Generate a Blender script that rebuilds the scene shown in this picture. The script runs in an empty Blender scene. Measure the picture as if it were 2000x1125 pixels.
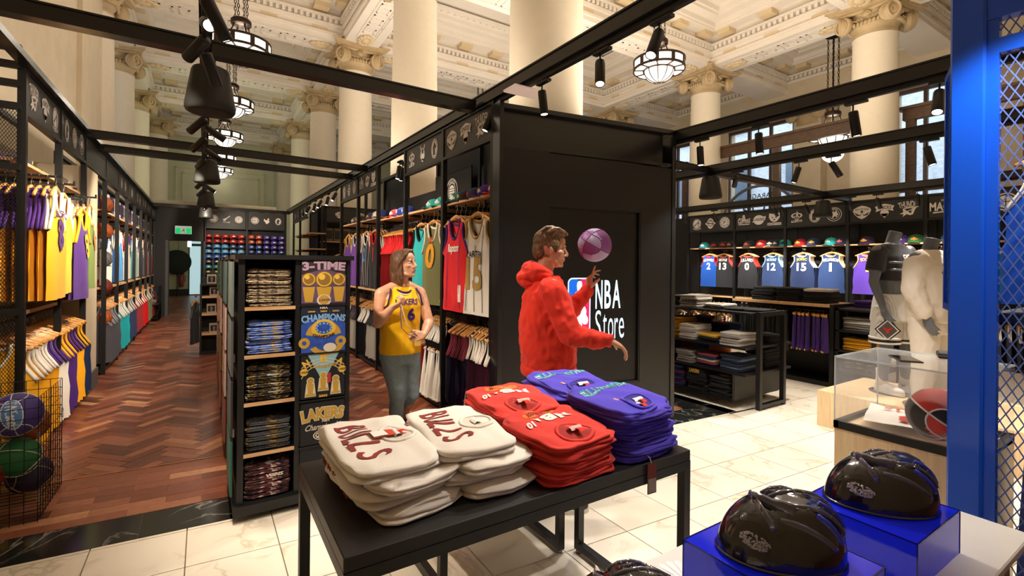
import bpy, bmesh, math, random
from mathutils import Vector, Matrix, Euler, noise
PI = math.pi
R = math.radians
rnd = random.Random(11)
ORD = 'first second third fourth fifth sixth seventh eighth ninth tenth eleventh twelfth thirteenth fourteenth fifteenth sixteenth seventeenth eighteenth nineteenth twentieth'.split()
scene = bpy.context.scene
col = scene.collection

# ---------------------------------------------------------------- camera
cam_data = bpy.data.cameras.new('camera')
cam_data.sensor_width = 36.0
cam_data.lens = 36.0 * 938.0 / 2000.0
cam_data.shift_y = -(562.5 - 516.0) / 2000.0
cam_data.clip_start = 0.05
cam_data.clip_end = 200
cam = bpy.data.objects.new('camera', cam_data)
col.objects.link(cam)
yaw, roll = R(32.7), R(0.55)
fwd = Vector((math.sin(yaw), math.cos(yaw), 0))
rt = Vector((math.cos(yaw), -math.sin(yaw), 0))
up = Vector((0, 0, 1))
r2 = rt * math.cos(roll) + up * math.sin(roll)
u2 = -rt * math.sin(roll) + up * math.cos(roll)
cm = Matrix(((r2.x, u2.x, -fwd.x, 0), (r2.y, u2.y, -fwd.y, 0), (r2.z, u2.z, -fwd.z, 1.6), (0, 0, 0, 1)))
cam.matrix_world = cm
scene.camera = cam

# ---------------------------------------------------------------- view, world, large lights
scene.view_settings.view_transform = 'Standard'
scene.view_settings.look = 'None'
scene.view_settings.gamma = 1.0
scene.view_settings.use_curve_mapping = False
scene.view_settings.exposure = 0.0
world = bpy.data.worlds.new('world')
scene.world = world
world.use_nodes = True
bg = world.node_tree.nodes['Background']
bg.inputs[0].default_value = (0.80, 0.90, 1.0, 1)
bg.inputs[1].default_value = 3.0


def light(kind, name, loc, power, color=(1, 1, 1), target=None, size=0.1, size_y=None, angle=60, blend=0.5):
    d = bpy.data.lights.new(name, kind)
    d.energy = power
    d.color = color
    if kind == 'AREA':
        d.size = size
        if size_y:
            d.shape = 'RECTANGLE'
            d.size_y = size_y
    elif kind == 'SPOT':
        d.spot_size = R(angle)
        d.spot_blend = blend
        d.shadow_soft_size = size
    else:
        d.shadow_soft_size = size
    o = bpy.data.objects.new(name, d)
    col.objects.link(o)
    o.location = loc
    if target is not None:
        o.rotation_euler = (Vector(target) - Vector(loc)).to_track_quat('-Z', 'Y').to_euler()
    return o


WARM = (1.0, 0.84, 0.66)
WHITE = (1.0, 0.93, 0.84)
# unseen uplights without lamp bodies, above the shop fittings (they face the plaster ceiling)
UP = (1.0, 0.87, 0.72)
for (x, y, sx, sy, p) in ((-1.5, 9.0, .5, 8, 38), (2.5, 9.0, .5, 9, 190), (5.2, 3.0, 1.5, 4, 230), (9.9, 5.0, 1.5, 6, 320), (7, 10, 4, 5, 300)):
    l = light('AREA', 'unseen_uplight', (x, y, 3.35), p, UP, (x, y, 9), sx, sy)
light('AREA', 'unseen_uplight', (0.7, 21, 3.4), 95, (0.86, 1.0, 0.66), (0.5, 26, 7), 3, 5)  # unseen greenish uplight towards the end wall

# ---------------------------------------------------------------- mesh builder
ID = Matrix.Identity(4)


_kids = {}


class MB:
    def __init__(self, M=None):
        self.v, self.f, self.s, self.m = [], [], [], []
        self.M = M

    def add(self, vs, fs, smooth=False, mi=0, M=None):
        n = len(self.v)
        T = self.M if M is None else (M if self.M is None else self.M @ M)
        if T is None:
            self.v += [tuple(p) for p in vs]
        else:
            self.v += [tuple(T @ Vector(p)) for p in vs]
        self.f += [tuple(i + n for i in q) for q in fs]
        self.s += [smooth] * len(fs)
        self.m += [mi] * len(fs)
        return self

    def box(self, x0, y0, z0, x1, y1, z1, mi=0, M=None):
        return self.add([(x0, y0, z0), (x1, y0, z0), (x1, y1, z0), (x0, y1, z0), (x0, y0, z1), (x1, y0, z1), (x1, y1, z1), (x0, y1, z1)],
                        [(0, 3, 2, 1), (4, 5, 6, 7), (0, 1, 5, 4), (1, 2, 6, 5), (2, 3, 7, 6), (3, 0, 4, 7)], False, mi, M)

    def rbox(self, x0, y0, z0, x1, y1, z1, b=0.01, mi=0, M=None):
        # box with chamfered edges (all 12), 26 faces
        xs, ys, zs = (x0, x1), (y0, y1), (z0, z1)
        vs, idx = [], {}
        for i in (0, 1):
            for j in (0, 1):
                for k in (0, 1):
                    sx, sy, sz = (b if i == 0 else -b), (b if j == 0 else -b), (b if k == 0 else -b)
                    idx[i, j, k, 0] = len(vs); vs.append((xs[i], ys[j] + sy, zs[k] + sz))
                    idx[i, j, k, 1] = len(vs); vs.append((xs[i] + sx, ys[j], zs[k] + sz))
                    idx[i, j, k, 2] = len(vs); vs.append((xs[i] + sx, ys[j] + sy, zs[k]))
        fs = []
        for i in (0, 1):
            q = [idx[i, 0, 0, 0], idx[i, 1, 0, 0], idx[i, 1, 1, 0], idx[i, 0, 1, 0]]; fs.append(q if i else q[::-1])
            q = [idx[0, i, 0, 1], idx[1, i, 0, 1], idx[1, i, 1, 1], idx[0, i, 1, 1]]; fs.append(q[::-1] if i else q)
            q = [idx[0, 0, i, 2], idx[1, 0, i, 2], idx[1, 1, i, 2], idx[0, 1, i, 2]]; fs.append(q if i else q[::-1])
        for i in (0, 1):
            for j in (0, 1):
                a = [idx[i, j, 0, 0], idx[i, j, 0, 1], idx[i, j, 1, 1], idx[i, j, 1, 0]]; fs.append(a if (i ^ j) else a[::-1])
                a = [idx[i, 0, j, 0], idx[i, 0, j, 2], idx[i, 1, j, 2], idx[i, 1, j, 0]]; fs.append(a[::-1] if (i ^ j) else a)
                a = [idx[0, i, j, 1], idx[0, i, j, 2], idx[1, i, j, 2], idx[1, i, j, 1]]; fs.append(a if (i ^ j) else a[::-1])
                for k in (0, 1):
                    t = [idx[i, j, k, 0], idx[i, j, k, 1], idx[i, j, k, 2]]; fs.append(t if (i ^ j ^ k) else t[::-1])
        return self.add(vs, fs, False, mi, M)

    def bar(self, p0, p1, w, h=None, mi=0):
        # square bar between two points (w across, h in the other direction)
        h = h or w
        p0, p1 = Vector(p0), Vector(p1)
        d = (p1 - p0)
        L = d.length
        d.normalize()
        a = Vector((0, 0, 1)) if abs(d.z) < 0.95 else Vector((0, 1, 0))
        s = d.cross(a).normalized()
        t = s.cross(d)
        vs = []
        for q in (p0, p1):
            for (i, j) in ((-1, -1), (1, -1), (1, 1), (-1, 1)):
                vs.append(q + s * (i * w / 2) + t * (j * h / 2))
        return self.add(vs, [(0, 1, 2, 3), (7, 6, 5, 4), (0, 4, 5, 1), (1, 5, 6, 2), (2, 6, 7, 3), (3, 7, 4, 0)], False, mi)

    def tube(self, pts, r, n=8, cap=True, mi=0, smooth=True, M=None, flat=None):
        pts = [Vector(p) for p in pts]
        m = len(pts)
        rs = r if isinstance(r, list) else [r] * m
        vs, fs = [], []
        prev = None
        for i, p in enumerate(pts):
            d = (pts[min(i + 1, m - 1)] - pts[max(i - 1, 0)]).normalized()
            if prev is None:
                a = Vector((0, 0, 1)) if abs(d.z) < 0.9 else Vector((1, 0, 0))
                s = d.cross(a).normalized()
            else:
                s = (prev - d * prev.dot(d))
                s = s.normalized() if s.length > 1e-6 else d.orthogonal().normalized()
            prev = s
            t = d.cross(s)
            for k in range(n):
                an = 2 * PI * k / n
                ra = rs[i]
                if isinstance(ra, (tuple, list)):
                    vs.append(p + s * (math.cos(an) * ra[0]) + t * (math.sin(an) * ra[1]))
                else:
                    vs.append(p + s * (math.cos(an) * ra) + t * (math.sin(an) * ra))
        for i in range(m - 1):
            for k in range(n):
                k2 = (k + 1) % n
                fs.append((i * n + k, i * n + k2, (i + 1) * n + k2, (i + 1) * n + k))
        if cap:
            fs.append(tuple(range(n))[::-1])
            fs.append(tuple((m - 1) * n + k for k in range(n)))
        return self.add(vs, fs, smooth, mi, M)

    def lathe(self, prof, n=16, org=(0, 0, 0), M=None, mi=0, smooth=True, cap=True, a0=0.0, a1=2 * PI):
        vs, fs = [], []
        full = abs(a1 - a0 - 2 * PI) < 1e-6
        nn = n if full else n + 1
        for (r, z) in prof:
            for k in range(nn):
                a = a0 + (a1 - a0) * k / n
                vs.append((org[0] + r * math.cos(a), org[1] + r * math.sin(a), org[2] + z))
        for i in range(len(prof) - 1):
            for k in range(n):
                k2 = (k + 1) % nn
                fs.append((i * nn + k, i * nn + k2, (i + 1) * nn + k2, (i + 1) * nn + k))
        if cap and full:
            if prof[0][0] > 1e-5:
                fs.append(tuple(range(nn))[::-1])
            if prof[-1][0] > 1e-5:
                fs.append(tuple((len(prof) - 1) * nn + k for k in range(nn)))
        return self.add(vs, fs, smooth, mi, M)

    def prism(self, poly, t, M=None, mi=0, z0=0.0):
        # polygon in local xy extruded in z
        n = len(poly)
        a = sum(poly[i][0] * poly[(i + 1) % n][1] - poly[(i + 1) % n][0] * poly[i][1] for i in range(n))
        if a < 0:
            poly = poly[::-1]
        vs = [(x, y, z0) for x, y in poly] + [(x, y, z0 + t) for x, y in poly]
        fs = [tuple(range(n))[::-1], tuple(range(n, 2 * n))] + [(i, (i + 1) % n, n + (i + 1) % n, n + i) for i in range(n)]
        return self.add(vs, fs, False, mi, M)

    def grid(self, nu, nv, fn, smooth=True, mi=0, M=None, wrap=False):
        vs = [fn(i / nu, j / nv) for j in range(nv + 1) for i in range(nu + (0 if wrap else 1))]
        w = nu if wrap else nu + 1
        fs = []
        for j in range(nv):
            for i in range(nu):
                i2 = (i + 1) % w if wrap else i + 1
                fs.append((j * w + i, j * w + i2, (j + 1) * w + i2, (j + 1) * w + i))
        return self.add(vs, fs, smooth, mi, M)

    def sphere(self, c, r, nu=16, nv=10, mi=0, M=None):
        rx, ry, rz = r if isinstance(r, (tuple, list)) else (r, r, r)
        prof = [(math.sin(PI * j / nv), -math.cos(PI * j / nv)) for j in range(nv + 1)]
        vs, fs = [], []
        for (q, z) in prof:
            for k in range(nu):
                a = 2 * PI * k / nu
                vs.append((c[0] + rx * q * math.cos(a), c[1] + ry * q * math.sin(a), c[2] + rz * z))
        for i in range(nv):
            for k in range(nu):
                k2 = (k + 1) % nu
                fs.append((i * nu + k, i * nu + k2, (i + 1) * nu + k2, (i + 1) * nu + k))
        return self.add(vs, fs, True, mi, M)

    def mesh(self, name):
        me = bpy.data.meshes.new(name)
        me.from_pydata(self.v, [], self.f)
        me.polygons.foreach_set('use_smooth', self.s)
        if any(self.m):
            me.polygons.foreach_set('material_index', self.m)
        me.update()
        return me

    def build(self, name, mats, parent=None, label=None, kind=None, world=False):
        if world and parent is not None:
            inv = parent_inv(parent)
            self.v = [tuple(inv @ Vector(p)) for p in self.v]
        me = self.mesh(name)
        for m in (mats if isinstance(mats, (list, tuple)) else [mats]):
            me.materials.append(m)
        return put(name, me, parent, label, kind)


def parent_inv(p):
    M = p.matrix_basis.copy()
    q = p.parent
    while q is not None:
        M = q.matrix_basis @ M
        q = q.parent
    return M.inverted()


def put(name, me, parent=None, label=None, kind=None, M=None):
    o = bpy.data.objects.new(name, me)
    col.objects.link(o)
    if parent is not None:
        o.parent = parent
        _kids.setdefault(parent.name, []).append(o)
    if M is not None:
        o.matrix_basis = M
    if label:
        o['label'] = label
    if kind:
        o['kind'] = kind
    return o


def tag(o, label, cat, group=None):
    o['label'] = label
    o['category'] = cat
    if group:
        o['group'] = group
    return o


def thing(name, label, cat, loc=(0, 0, 0), rz=0.0, group=None, rot=None):
    o = bpy.data.objects.new(name, None)
    o.empty_display_size = 0.05
    col.objects.link(o)
    o.location = loc
    o.rotation_euler = rot if rot is not None else (0, 0, rz)
    return tag(o, label, cat, group)


def dup(root, loc, rz=0.0, label=None, group=None, rot=None, scale=None, mats=None):
    """copy of a thing with copies of its parts and sub-parts; mats maps old material name -> new material"""
    def cp(o, par):
        c = o.copy()
        col.objects.link(c)
        if par is not None:
            c.parent = par
            _kids.setdefault(par.name, []).append(c)
        if mats and c.type == 'MESH':
            for s in c.material_slots:
                if s.material and s.material.name in mats:
                    s.link = 'OBJECT'
                    s.material = mats[s.material.name]
                elif s.material:
                    pass
        for ch in kids(o):
            cp(ch, c)
        return c
    r = cp(root, None)
    r.location = loc
    r.rotation_euler = rot if rot is not None else (0, 0, rz)
    if scale:
        r.scale = scale
    if label:
        r['label'] = label
    if group:
        r['group'] = group
    return r


def kids(o):
    return list(_kids.get(o.name, ()))


def struct(name, mb, mat, label=None):
    o = mb.build(name, mat)
    o['kind'] = 'structure'
    if label:
        o['label'] = label
    return o


def frame(org, ux, uy, uz):
    return Matrix(((ux[0], uy[0], uz[0], org[0]), (ux[1], uy[1], uz[1], org[1]), (ux[2], uy[2], uz[2], org[2]), (0, 0, 0, 1)))


T = Matrix.Translation


def RX(a): return Matrix.Rotation(a, 4, 'X')
def RY(a): return Matrix.Rotation(a, 4, 'Y')
def RZ(a): return Matrix.Rotation(a, 4, 'Z')


def SC(x, y=None, z=None):
    return Matrix.Diagonal((x, x if y is None else y, x if z is None else z, 1))


# ---------------------------------------------------------------- lettering
_tc = {}


def text_geo(s, bold=0.0, res=3):
    k = (s, bold, res)
    if k in _tc:
        return _tc[k]
    cu = bpy.data.curves.new('t', 'FONT')
    cu.body = s
    cu.size = 1.0
    cu.offset = bold
    cu.resolution_u = res
    cu.align_x = 'CENTER'
    cu.align_y = 'CENTER'
    o = bpy.data.objects.new('t', cu)
    me = o.to_mesh()
    vs = [tuple(v.co) for v in me.vertices]
    fs = [tuple(p.vertices) for p in me.polygons]
    o.to_mesh_clear()
    bpy.data.objects.remove(o)
    bpy.data.curves.remove(cu)
    if vs:
        x0, x1 = min(v[0] for v in vs), max(v[0] for v in vs)
        y0, y1 = min(v[1] for v in vs), max(v[1] for v in vs)
        w, h = max(x1 - x0, 1e-4), max(y1 - y0, 1e-4)
        vs = [((v[0] - (x0 + x1) / 2) / w, (v[1] - (y0 + y1) / 2) / h) for v in vs]
    _tc[k] = (vs, fs)
    return _tc[k]


def text(mb, s, cx, cy, w, h, z=0.0, M=None, mi=0, arc=0.0, bold=0.012, shear=0.0, fn=None, fan=0.0):
    """flat lettering of width w and height h centred at cx, cy in the local xy plane; arc>0 bends it into an arch"""
    vs, fs = text_geo(s, bold)
    out = []
    for (x, y) in vs:
        X, Y = x * w + shear * y * h, y * h
        if fan:
            Y = Y * (1 + fan * (1 - (2 * x) ** 2))
        if arc:
            Rr = w / arc
            a = X / Rr
            X, Y = (Rr + Y) * math.sin(a), (Rr + Y) * math.cos(a) - Rr
        p = (cx + X, cy + Y)
        out.append((p[0], p[1], z + (fn(p[0], p[1]) if fn else 0)))
    mb.add(out, fs, False, mi, M)
    return mb


# ---------------------------------------------------------------- materials
def lin(c):
    def f(x):
        x /= 255.0
        return x / 12.92 if x <= 0.04045 else ((x + 0.055) / 1.055) ** 2.4
    if isinstance(c, str):
        c = [int(c[i:i + 2], 16) for i in (0, 2, 4)]
    return (f(c[0]), f(c[1]), f(c[2]), 1.0)


_mats = {}


def mat(name, c, rough=0.6, metal=0.0, bump=0.0, bscale=60.0, var=0.0, vscale=8.0, emit=0.0, spec=0.5, coat=0.0, sheen=0.0, alpha=1.0, trans=0.0, ior=1.45, island=0.0, coord='Object'):
    if name in _mats:
        return _mats[name]
    m = bpy.data.materials.new(name)
    m.use_nodes = True
    nt = m.node_tree
    b = nt.nodes['Principled BSDF']
    c4 = lin(c)
    b.inputs['Base Color'].default_value = c4
    b.inputs['Roughness'].default_value = rough
    b.inputs['Metallic'].default_value = metal
    b.inputs['Specular IOR Level'].default_value = spec
    b.inputs['Coat Weight'].default_value = coat
    b.inputs['Sheen Weight'].default_value = sheen
    b.inputs['Alpha'].default_value = alpha
    b.inputs['Transmission Weight'].default_value = trans
    b.inputs['IOR'].default_value = ior
    if emit:
        b.inputs['Emission Color'].default_value = c4
        b.inputs['Emission Strength'].default_value = emit
    tc = None
    if bump or var:
        tc = nt.nodes.new('ShaderNodeTexCoord')
    if bump:
        n = nt.nodes.new('ShaderNodeTexNoise')
        n.inputs['Scale'].default_value = bscale
        n.inputs['Detail'].default_value = 3
        bp = nt.nodes.new('ShaderNodeBump')
        bp.inputs['Strength'].default_value = bump
        bp.inputs['Distance'].default_value = 0.01
        nt.links.new(tc.outputs[coord], n.inputs['Vector'])
        nt.links.new(n.outputs['Fac'], bp.inputs['Height'])
        nt.links.new(bp.outputs['Normal'], b.inputs['Normal'])
    if var or island:
        hsv = nt.nodes.new('ShaderNodeHueSaturation')
        hsv.inputs['Color'].default_value = c4
        src = None
        if var:
            n2 = nt.nodes.new('ShaderNodeTexNoise')
            n2.inputs['Scale'].default_value = vscale
            n2.inputs['Detail'].default_value = 5
            nt.links.new(tc.outputs[coord], n2.inputs['Vector'])
            mr = nt.nodes.new('ShaderNodeMapRange')
            mr.inputs[1].default_value = 0.3
            mr.inputs[2].default_value = 0.7
            mr.inputs[3].default_value = 1 - var
            mr.inputs[4].default_value = 1 + var
            nt.links.new(n2.outputs['Fac'], mr.inputs[0])
            src = mr.outputs[0]
        if island:
            g = nt.nodes.new('ShaderNodeNewGeometry')
            oi = nt.nodes.new('ShaderNodeObjectInfo')
            ad = nt.nodes.new('ShaderNodeMath')
            ad.operation = 'ADD'
            fr = nt.nodes.new('ShaderNodeMath')
            fr.operation = 'FRACT'
            nt.links.new(g.outputs['Random Per Island'], ad.inputs[0])
            nt.links.new(oi.outputs['Random'], ad.inputs[1])
            nt.links.new(ad.outputs[0], fr.inputs[0])
            m2 = nt.nodes.new('ShaderNodeMapRange')
            m2.inputs[3].default_value = 1 - island
            m2.inputs[4].default_value = 1 + island
            nt.links.new(fr.outputs[0], m2.inputs[0])
            if src is not None:
                mu = nt.nodes.new('ShaderNodeMath')
                mu.operation = 'MULTIPLY'
                nt.links.new(src, mu.inputs[0])
                nt.links.new(m2.outputs[0], mu.inputs[1])
                src = mu.outputs[0]
            else:
                src = m2.outputs[0]
        nt.links.new(src, hsv.inputs['Value'])
        nt.links.new(hsv.outputs['Color'], b.inputs['Base Color'])
    _mats[name] = m
    return m


def cloth(name, c, **k):
    k.setdefault('rough', 0.85); k.setdefault('bump', 0.12); k.setdefault('bscale', 220); k.setdefault('spec', 0.2); k.setdefault('sheen', 0.1)
    return mat(name, c, **k)


def ramp_mat(name, kind, stops, scale=(1, 1, 1), detail=6, distortion=0.0, rough=0.4, bump=0.0, nscale=4.0, spec=0.5, coat=0.0, coord='Object'):
    """noise or wave texture through a colour ramp"""
    if name in _mats:
        return _mats[name]
    m = bpy.data.materials.new(name)
    m.use_nodes = True
    nt = m.node_tree
    b = nt.nodes['Principled BSDF']
    b.inputs['Roughness'].default_value = rough
    b.inputs['Specular IOR Level'].default_value = spec
    b.inputs['Coat Weight'].default_value = coat
    tc = nt.nodes.new('ShaderNodeTexCoord')
    mp = nt.nodes.new('ShaderNodeMapping')
    mp.inputs['Scale'].default_value = scale
    nt.links.new(tc.outputs[coord], mp.inputs['Vector'])
    if kind == 'noise':
        n = nt.nodes.new('ShaderNodeTexNoise')
        n.inputs['Scale'].default_value = nscale
        n.inputs['Detail'].default_value = detail
        n.inputs['Distortion'].default_value = distortion
        out = n.outputs['Fac']
    elif kind == 'wave':
        n = nt.nodes.new('ShaderNodeTexWave')
        n.inputs['Scale'].default_value = nscale
        n.inputs['Distortion'].default_value = distortion
        n.inputs['Detail'].default_value = detail
        out = n.outputs['Fac']
    elif kind == 'voronoi':
        n = nt.nodes.new('ShaderNodeTexVoronoi')
        n.inputs['Scale'].default_value = nscale
        out = n.outputs['Color']
    nt.links.new(mp.outputs['Vector'], n.inputs['Vector'])
    cr = nt.nodes.new('ShaderNodeValToRGB')
    el = cr.color_ramp.elements
    while len(el) < len(stops):
        el.new(0.5)
    for e, (p, c) in zip(el, stops):
        e.position = p
        e.color = lin(c)
    nt.links.new(out, cr.inputs['Fac'])
    nt.links.new(cr.outputs['Color'], b.inputs['Base Color'])
    if bump:
        bp = nt.nodes.new('ShaderNodeBump')
        bp.inputs['Strength'].default_value = bump
        bp.inputs['Distance'].default_value = 0.01
        nt.links.new(out, bp.inputs['Height'])
        nt.links.new(bp.outputs['Normal'], b.inputs['Normal'])
    _mats[name] = m
    return m


BLACK = mat('black_powder_coat', '151516', 0.42, 0.0, spec=0.5, bump=0.03, bscale=400)
BLACKM = mat('black_matt_panel', '121214', 0.5, var=0.06)
GREYM = mat('dark_grey_sign_panel', '2e2f2e', 0.45, var=0.06)
PRINT = mat('pale_grey_print', 'e2dcd8', 0.6, bump=0.03)
WOODL = ramp_mat('pale_oak_shelf', 'noise', ((0.3, 'b98d5f'), (0.7, 'd9b285')), (1.2, 14, 14), 5, 0.4, 0.5)
HWOOD = ramp_mat('hanger_beech', 'noise', ((0.3, 'b87a3c'), (0.7, 'dba35e')), (3, 20, 20), 4, 0.3, 0.4)
STEEL = mat('steel', '9a9a98', 0.3, 1.0, bump=0.02)
PLASTER = mat('warm_white_plaster', 'e6ddd0', 0.8, bump=0.05, bscale=30, var=0.03, vscale=1.5)
PLASTERB = mat('beige_plaster', 'd2c3a8', 0.8, bump=0.06, bscale=40, var=0.05, vscale=3)
GOLD = mat('cream_gold_plaster', 'bda680', 0.7, bump=0.08, bscale=30, var=0.08, vscale=6)
SHAFT = mat('cream_column_paint', 'dcd0ba', 0.7, bump=0.04, bscale=50, var=0.02)
LAMP = mat('lit_opal_glass', 'fff6e6', 0.4, emit=1.7)
BRONZE = mat('bronze_lamp_metal', '3a2f28', 0.45, 0.7, bump=0.03)
# ================================================================ floor
def marble_mat(name, base, vein, dark, rough, width=0.035, amount=0.35):
    m = bpy.data.materials.new(name)
    m.use_nodes = True
    nt = m.node_tree
    b = nt.nodes['Principled BSDF']
    b.inputs['Roughness'].default_value = rough
    N = nt.nodes.new
    tc = N('ShaderNodeTexCoord')
    oi = N('ShaderNodeObjectInfo')
    ad = N('ShaderNodeVectorMath'); ad.operation = 'MULTIPLY_ADD'
    ad.inputs[1].default_value = (1, 1, 1)
    cx = N('ShaderNodeCombineXYZ')
    ml = N('ShaderNodeMath'); ml.operation = 'MULTIPLY'; ml.inputs[1].default_value = 40
    nt.links.new(oi.outputs['Random'], ml.inputs[0])
    nt.links.new(ml.outputs[0], cx.inputs[0]); nt.links.new(ml.outputs[0], cx.inputs[2])
    nt.links.new(tc.outputs['Object'], ad.inputs[0]); nt.links.new(cx.outputs[0], ad.inputs[2])
    n1 = N('ShaderNodeTexNoise'); n1.inputs['Scale'].default_value = 1.9; n1.inputs['Detail'].default_value = 7; n1.inputs['Distortion'].default_value = 1.2
    nt.links.new(ad.outputs[0], n1.inputs['Vector'])
    sb = N('ShaderNodeMath'); sb.operation = 'SUBTRACT'; sb.inputs[1].default_value = 0.5
    ab = N('ShaderNodeMath'); ab.operation = 'ABSOLUTE'
    mr = N('ShaderNodeMapRange'); mr.inputs[1].default_value = 0.0; mr.inputs[2].default_value = width; mr.inputs[3].default_value = 1.0; mr.inputs[4].default_value = 0.0
    nt.links.new(n1.outputs['Fac'], sb.inputs[0]); nt.links.new(sb.outputs[0], ab.inputs[0]); nt.links.new(ab.outputs[0], mr.inputs[0])
    n2 = N('ShaderNodeTexNoise'); n2.inputs['Scale'].default_value = 2.5; n2.inputs['Detail'].default_value = 2
    nt.links.new(ad.outputs[0], n2.inputs['Vector'])
    m2 = N('ShaderNodeMapRange'); m2.inputs[1].default_value = 0.45; m2.inputs[2].default_value = 0.7; m2.inputs[3].default_value = 0; m2.inputs[4].default_value = amount
    nt.links.new(n2.outputs['Fac'], m2.inputs[0])
    mu = N('ShaderNodeMath'); mu.operation = 'MULTIPLY'
    nt.links.new(mr.outputs[0], mu.inputs[0]); nt.links.new(m2.outputs[0], mu.inputs[1])
    mx = N('ShaderNodeMix'); mx.data_type = 'RGBA'
    mx.inputs['A'].default_value = lin(base); mx.inputs['B'].default_value = lin(vein)
    nt.links.new(mu.outputs[0], mx.inputs['Factor'])
    # broad cloudy tone between base and its darker sister
    m3 = N('ShaderNodeMix'); m3.data_type = 'RGBA'; m3.inputs['B'].default_value = lin(dark)
    m4 = N('ShaderNodeMapRange'); m4.inputs[1].default_value = 0.4; m4.inputs[2].default_value = 0.8; m4.inputs[4].default_value = 0.6
    nt.links.new(n2.outputs['Fac'], m4.inputs[0]); nt.links.new(m4.outputs[0], m3.inputs['Factor']); nt.links.new(mx.outputs['Result'], m3.inputs['A'])
    nt.links.new(m3.outputs['Result'], b.inputs['Base Color'])
    return m


CREAM = marble_mat('cream_marble', 'efe6d6', '9b8660', 'dfd2bb', 0.22, 0.03, 0.8)
NERO = marble_mat('black_veined_marble', '1d1e1e', 'b9b4a8', '262a28', 0.14, 0.02, 0.9)
GROUT = mat('floor_grout', '8a7a62', 0.8, var=0.1)


def wood_plank_mat():
    m = bpy.data.materials.new('jarrah_parquet')
    m.use_nodes = True
    nt = m.node_tree
    b = nt.nodes['Principled BSDF']
    N = nt.nodes.new
    b.inputs['Roughness'].default_value = 0.34
    g = N('ShaderNodeNewGeometry'); oi = N('ShaderNodeObjectInfo')
    ad = N('ShaderNodeMath'); ad.operation = 'ADD'
    fr = N('ShaderNodeMath'); fr.operation = 'FRACT'
    nt.links.new(g.outputs['Random Per Island'], ad.inputs[0]); nt.links.new(oi.outputs['Random'], ad.inputs[1]); nt.links.new(ad.outputs[0], fr.inputs[0])
    cr = N('ShaderNodeValToRGB')
    st = ((0.0, '5a3426'), (0.35, '7a4431'), (0.7, '8c523c'), (0.93, '9c644a'), (1.0, 'c08a64'))
    el = cr.color_ramp.elements
    while len(el) < len(st):
        el.new(0.5)
    for e, (p, c) in zip(el, st):
        e.position = p; e.color = lin(c)
    nt.links.new(fr.outputs[0], cr.inputs[0])
    tc = N('ShaderNodeTexCoord'); n = N('ShaderNodeTexNoise'); n.inputs['Scale'].default_value = 22; n.inputs['Detail'].default_value = 6
    nt.links.new(tc.outputs['Object'], n.inputs['Vector'])
    hs = N('ShaderNodeHueSaturation')
    mr = N('ShaderNodeMapRange'); mr.inputs[1].default_value = 0.3; mr.inputs[2].default_value = 0.7; mr.inputs[3].default_value = 0.82; mr.inputs[4].default_value = 1.15
    nt.links.new(n.outputs['Fac'], mr.inputs[0]); nt.links.new(mr.outputs[0], hs.inputs['Value']); nt.links.new(cr.outputs['Color'], hs.inputs['Color'])
    nt.links.new(hs.outputs['Color'], b.inputs['Base Color'])
    return m


JARRAH = wood_plank_mat()
SK = -0.07          # the stone border is laid a little out of square with the aisle


def tile(mb, x0, x1, y0, y1, g=0.003, t=0.012, z=0.0, sk=SK):
    c = [(x0 + g, y0 + g + sk * x0), (x1 - g, y0 + g + sk * x1), (x1 - g, y1 - g + sk * x1), (x0 + g, y1 - g + sk * x0)]
    return mb.prism(c, t, None, 0, z - t)


fl = struct('floor', MB().box(-3.6, -1.5, -0.2, 18.4, 31.2, -0.012), GROUT, 'grouted floor bed under the stone and timber')
# cream marble tiles
n_t = 0
PX, PY = 0.445, 0.41
rest = MB()
for i in range(-5, 36):
    for j in range(0, 12):
        x0 = -0.07 + i * PX
        y1 = 3.43 - j * PY
        y0 = y1 - PY
        cx, cy = x0 + PX / 2, y1 - PY / 2
        if cy < -1.2 or cx > 13:
            continue
        seen = (cx * .54 + cy * .84) > 1.4 and cx < 9 and abs(cx * .84 - cy * .54) < 1.15 * (cx * .54 + cy * .84)
        if seen and n_t < 290:
            n_t += 1
            tile(MB(), x0, x1 := x0 + PX, y0, y1).build('marble_tile', CREAM, fl)
        else:
            tile(rest, x0, x0 + PX, y0, y1)
for i in range(11, 30):       # the stone floor carries on behind the mid gondola
    for j in range(0, 12):
        tile(rest, -0.07 + i * PX, -0.07 + (i + 1) * PX, 3.43 + j * PY, 3.43 + (j + 1) * PY)
for i in range(-5, 12):
    tile(MB(), -0.07 + i * PX, -0.07 + (i + 1) * PX, 3.43 - 0.0, 3.46).build('marble_tile', CREAM, fl)
rest.build('marble_tile_field', CREAM, fl, kind='stuff')
for i in range(-4, 8):        # black border slabs
    tile(MB(), -0.31 + i * 0.66, -0.31 + (i + 1) * 0.66, 3.46, 3.79, 0.0015).build('black_border_slab', NERO, fl)
for j in range(12):
    tile(MB(), 4.55, 4.97, 3.79 + j * 0.8, 3.79 + (j + 1) * 0.8, 0.0015).build('black_border_slab', NERO, fl)
# timber: brass strip, brick-bond edge and herringbone field
wood_n = 0
bulk = MB()


plank_dz = 0


def plank(c):
    global wood_n
    x = sum(p[0] for p in c) / 4
    y = sum(p[1] for p in c) / 4
    near = y < 6.9 and -1.1 < x < 2.2
    if near and wood_n < 298:
        wood_n += 1
        MB().prism(c, 0.011, None, 0, -0.012 + plank_dz + rnd.uniform(0, 0.0008)).build('parquet_block', JARRAH, fl)
    else:
        bulk.prism(c, 0.011, None, 0, -0.012 + plank_dz + rnd.uniform(0, 0.0006))


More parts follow.
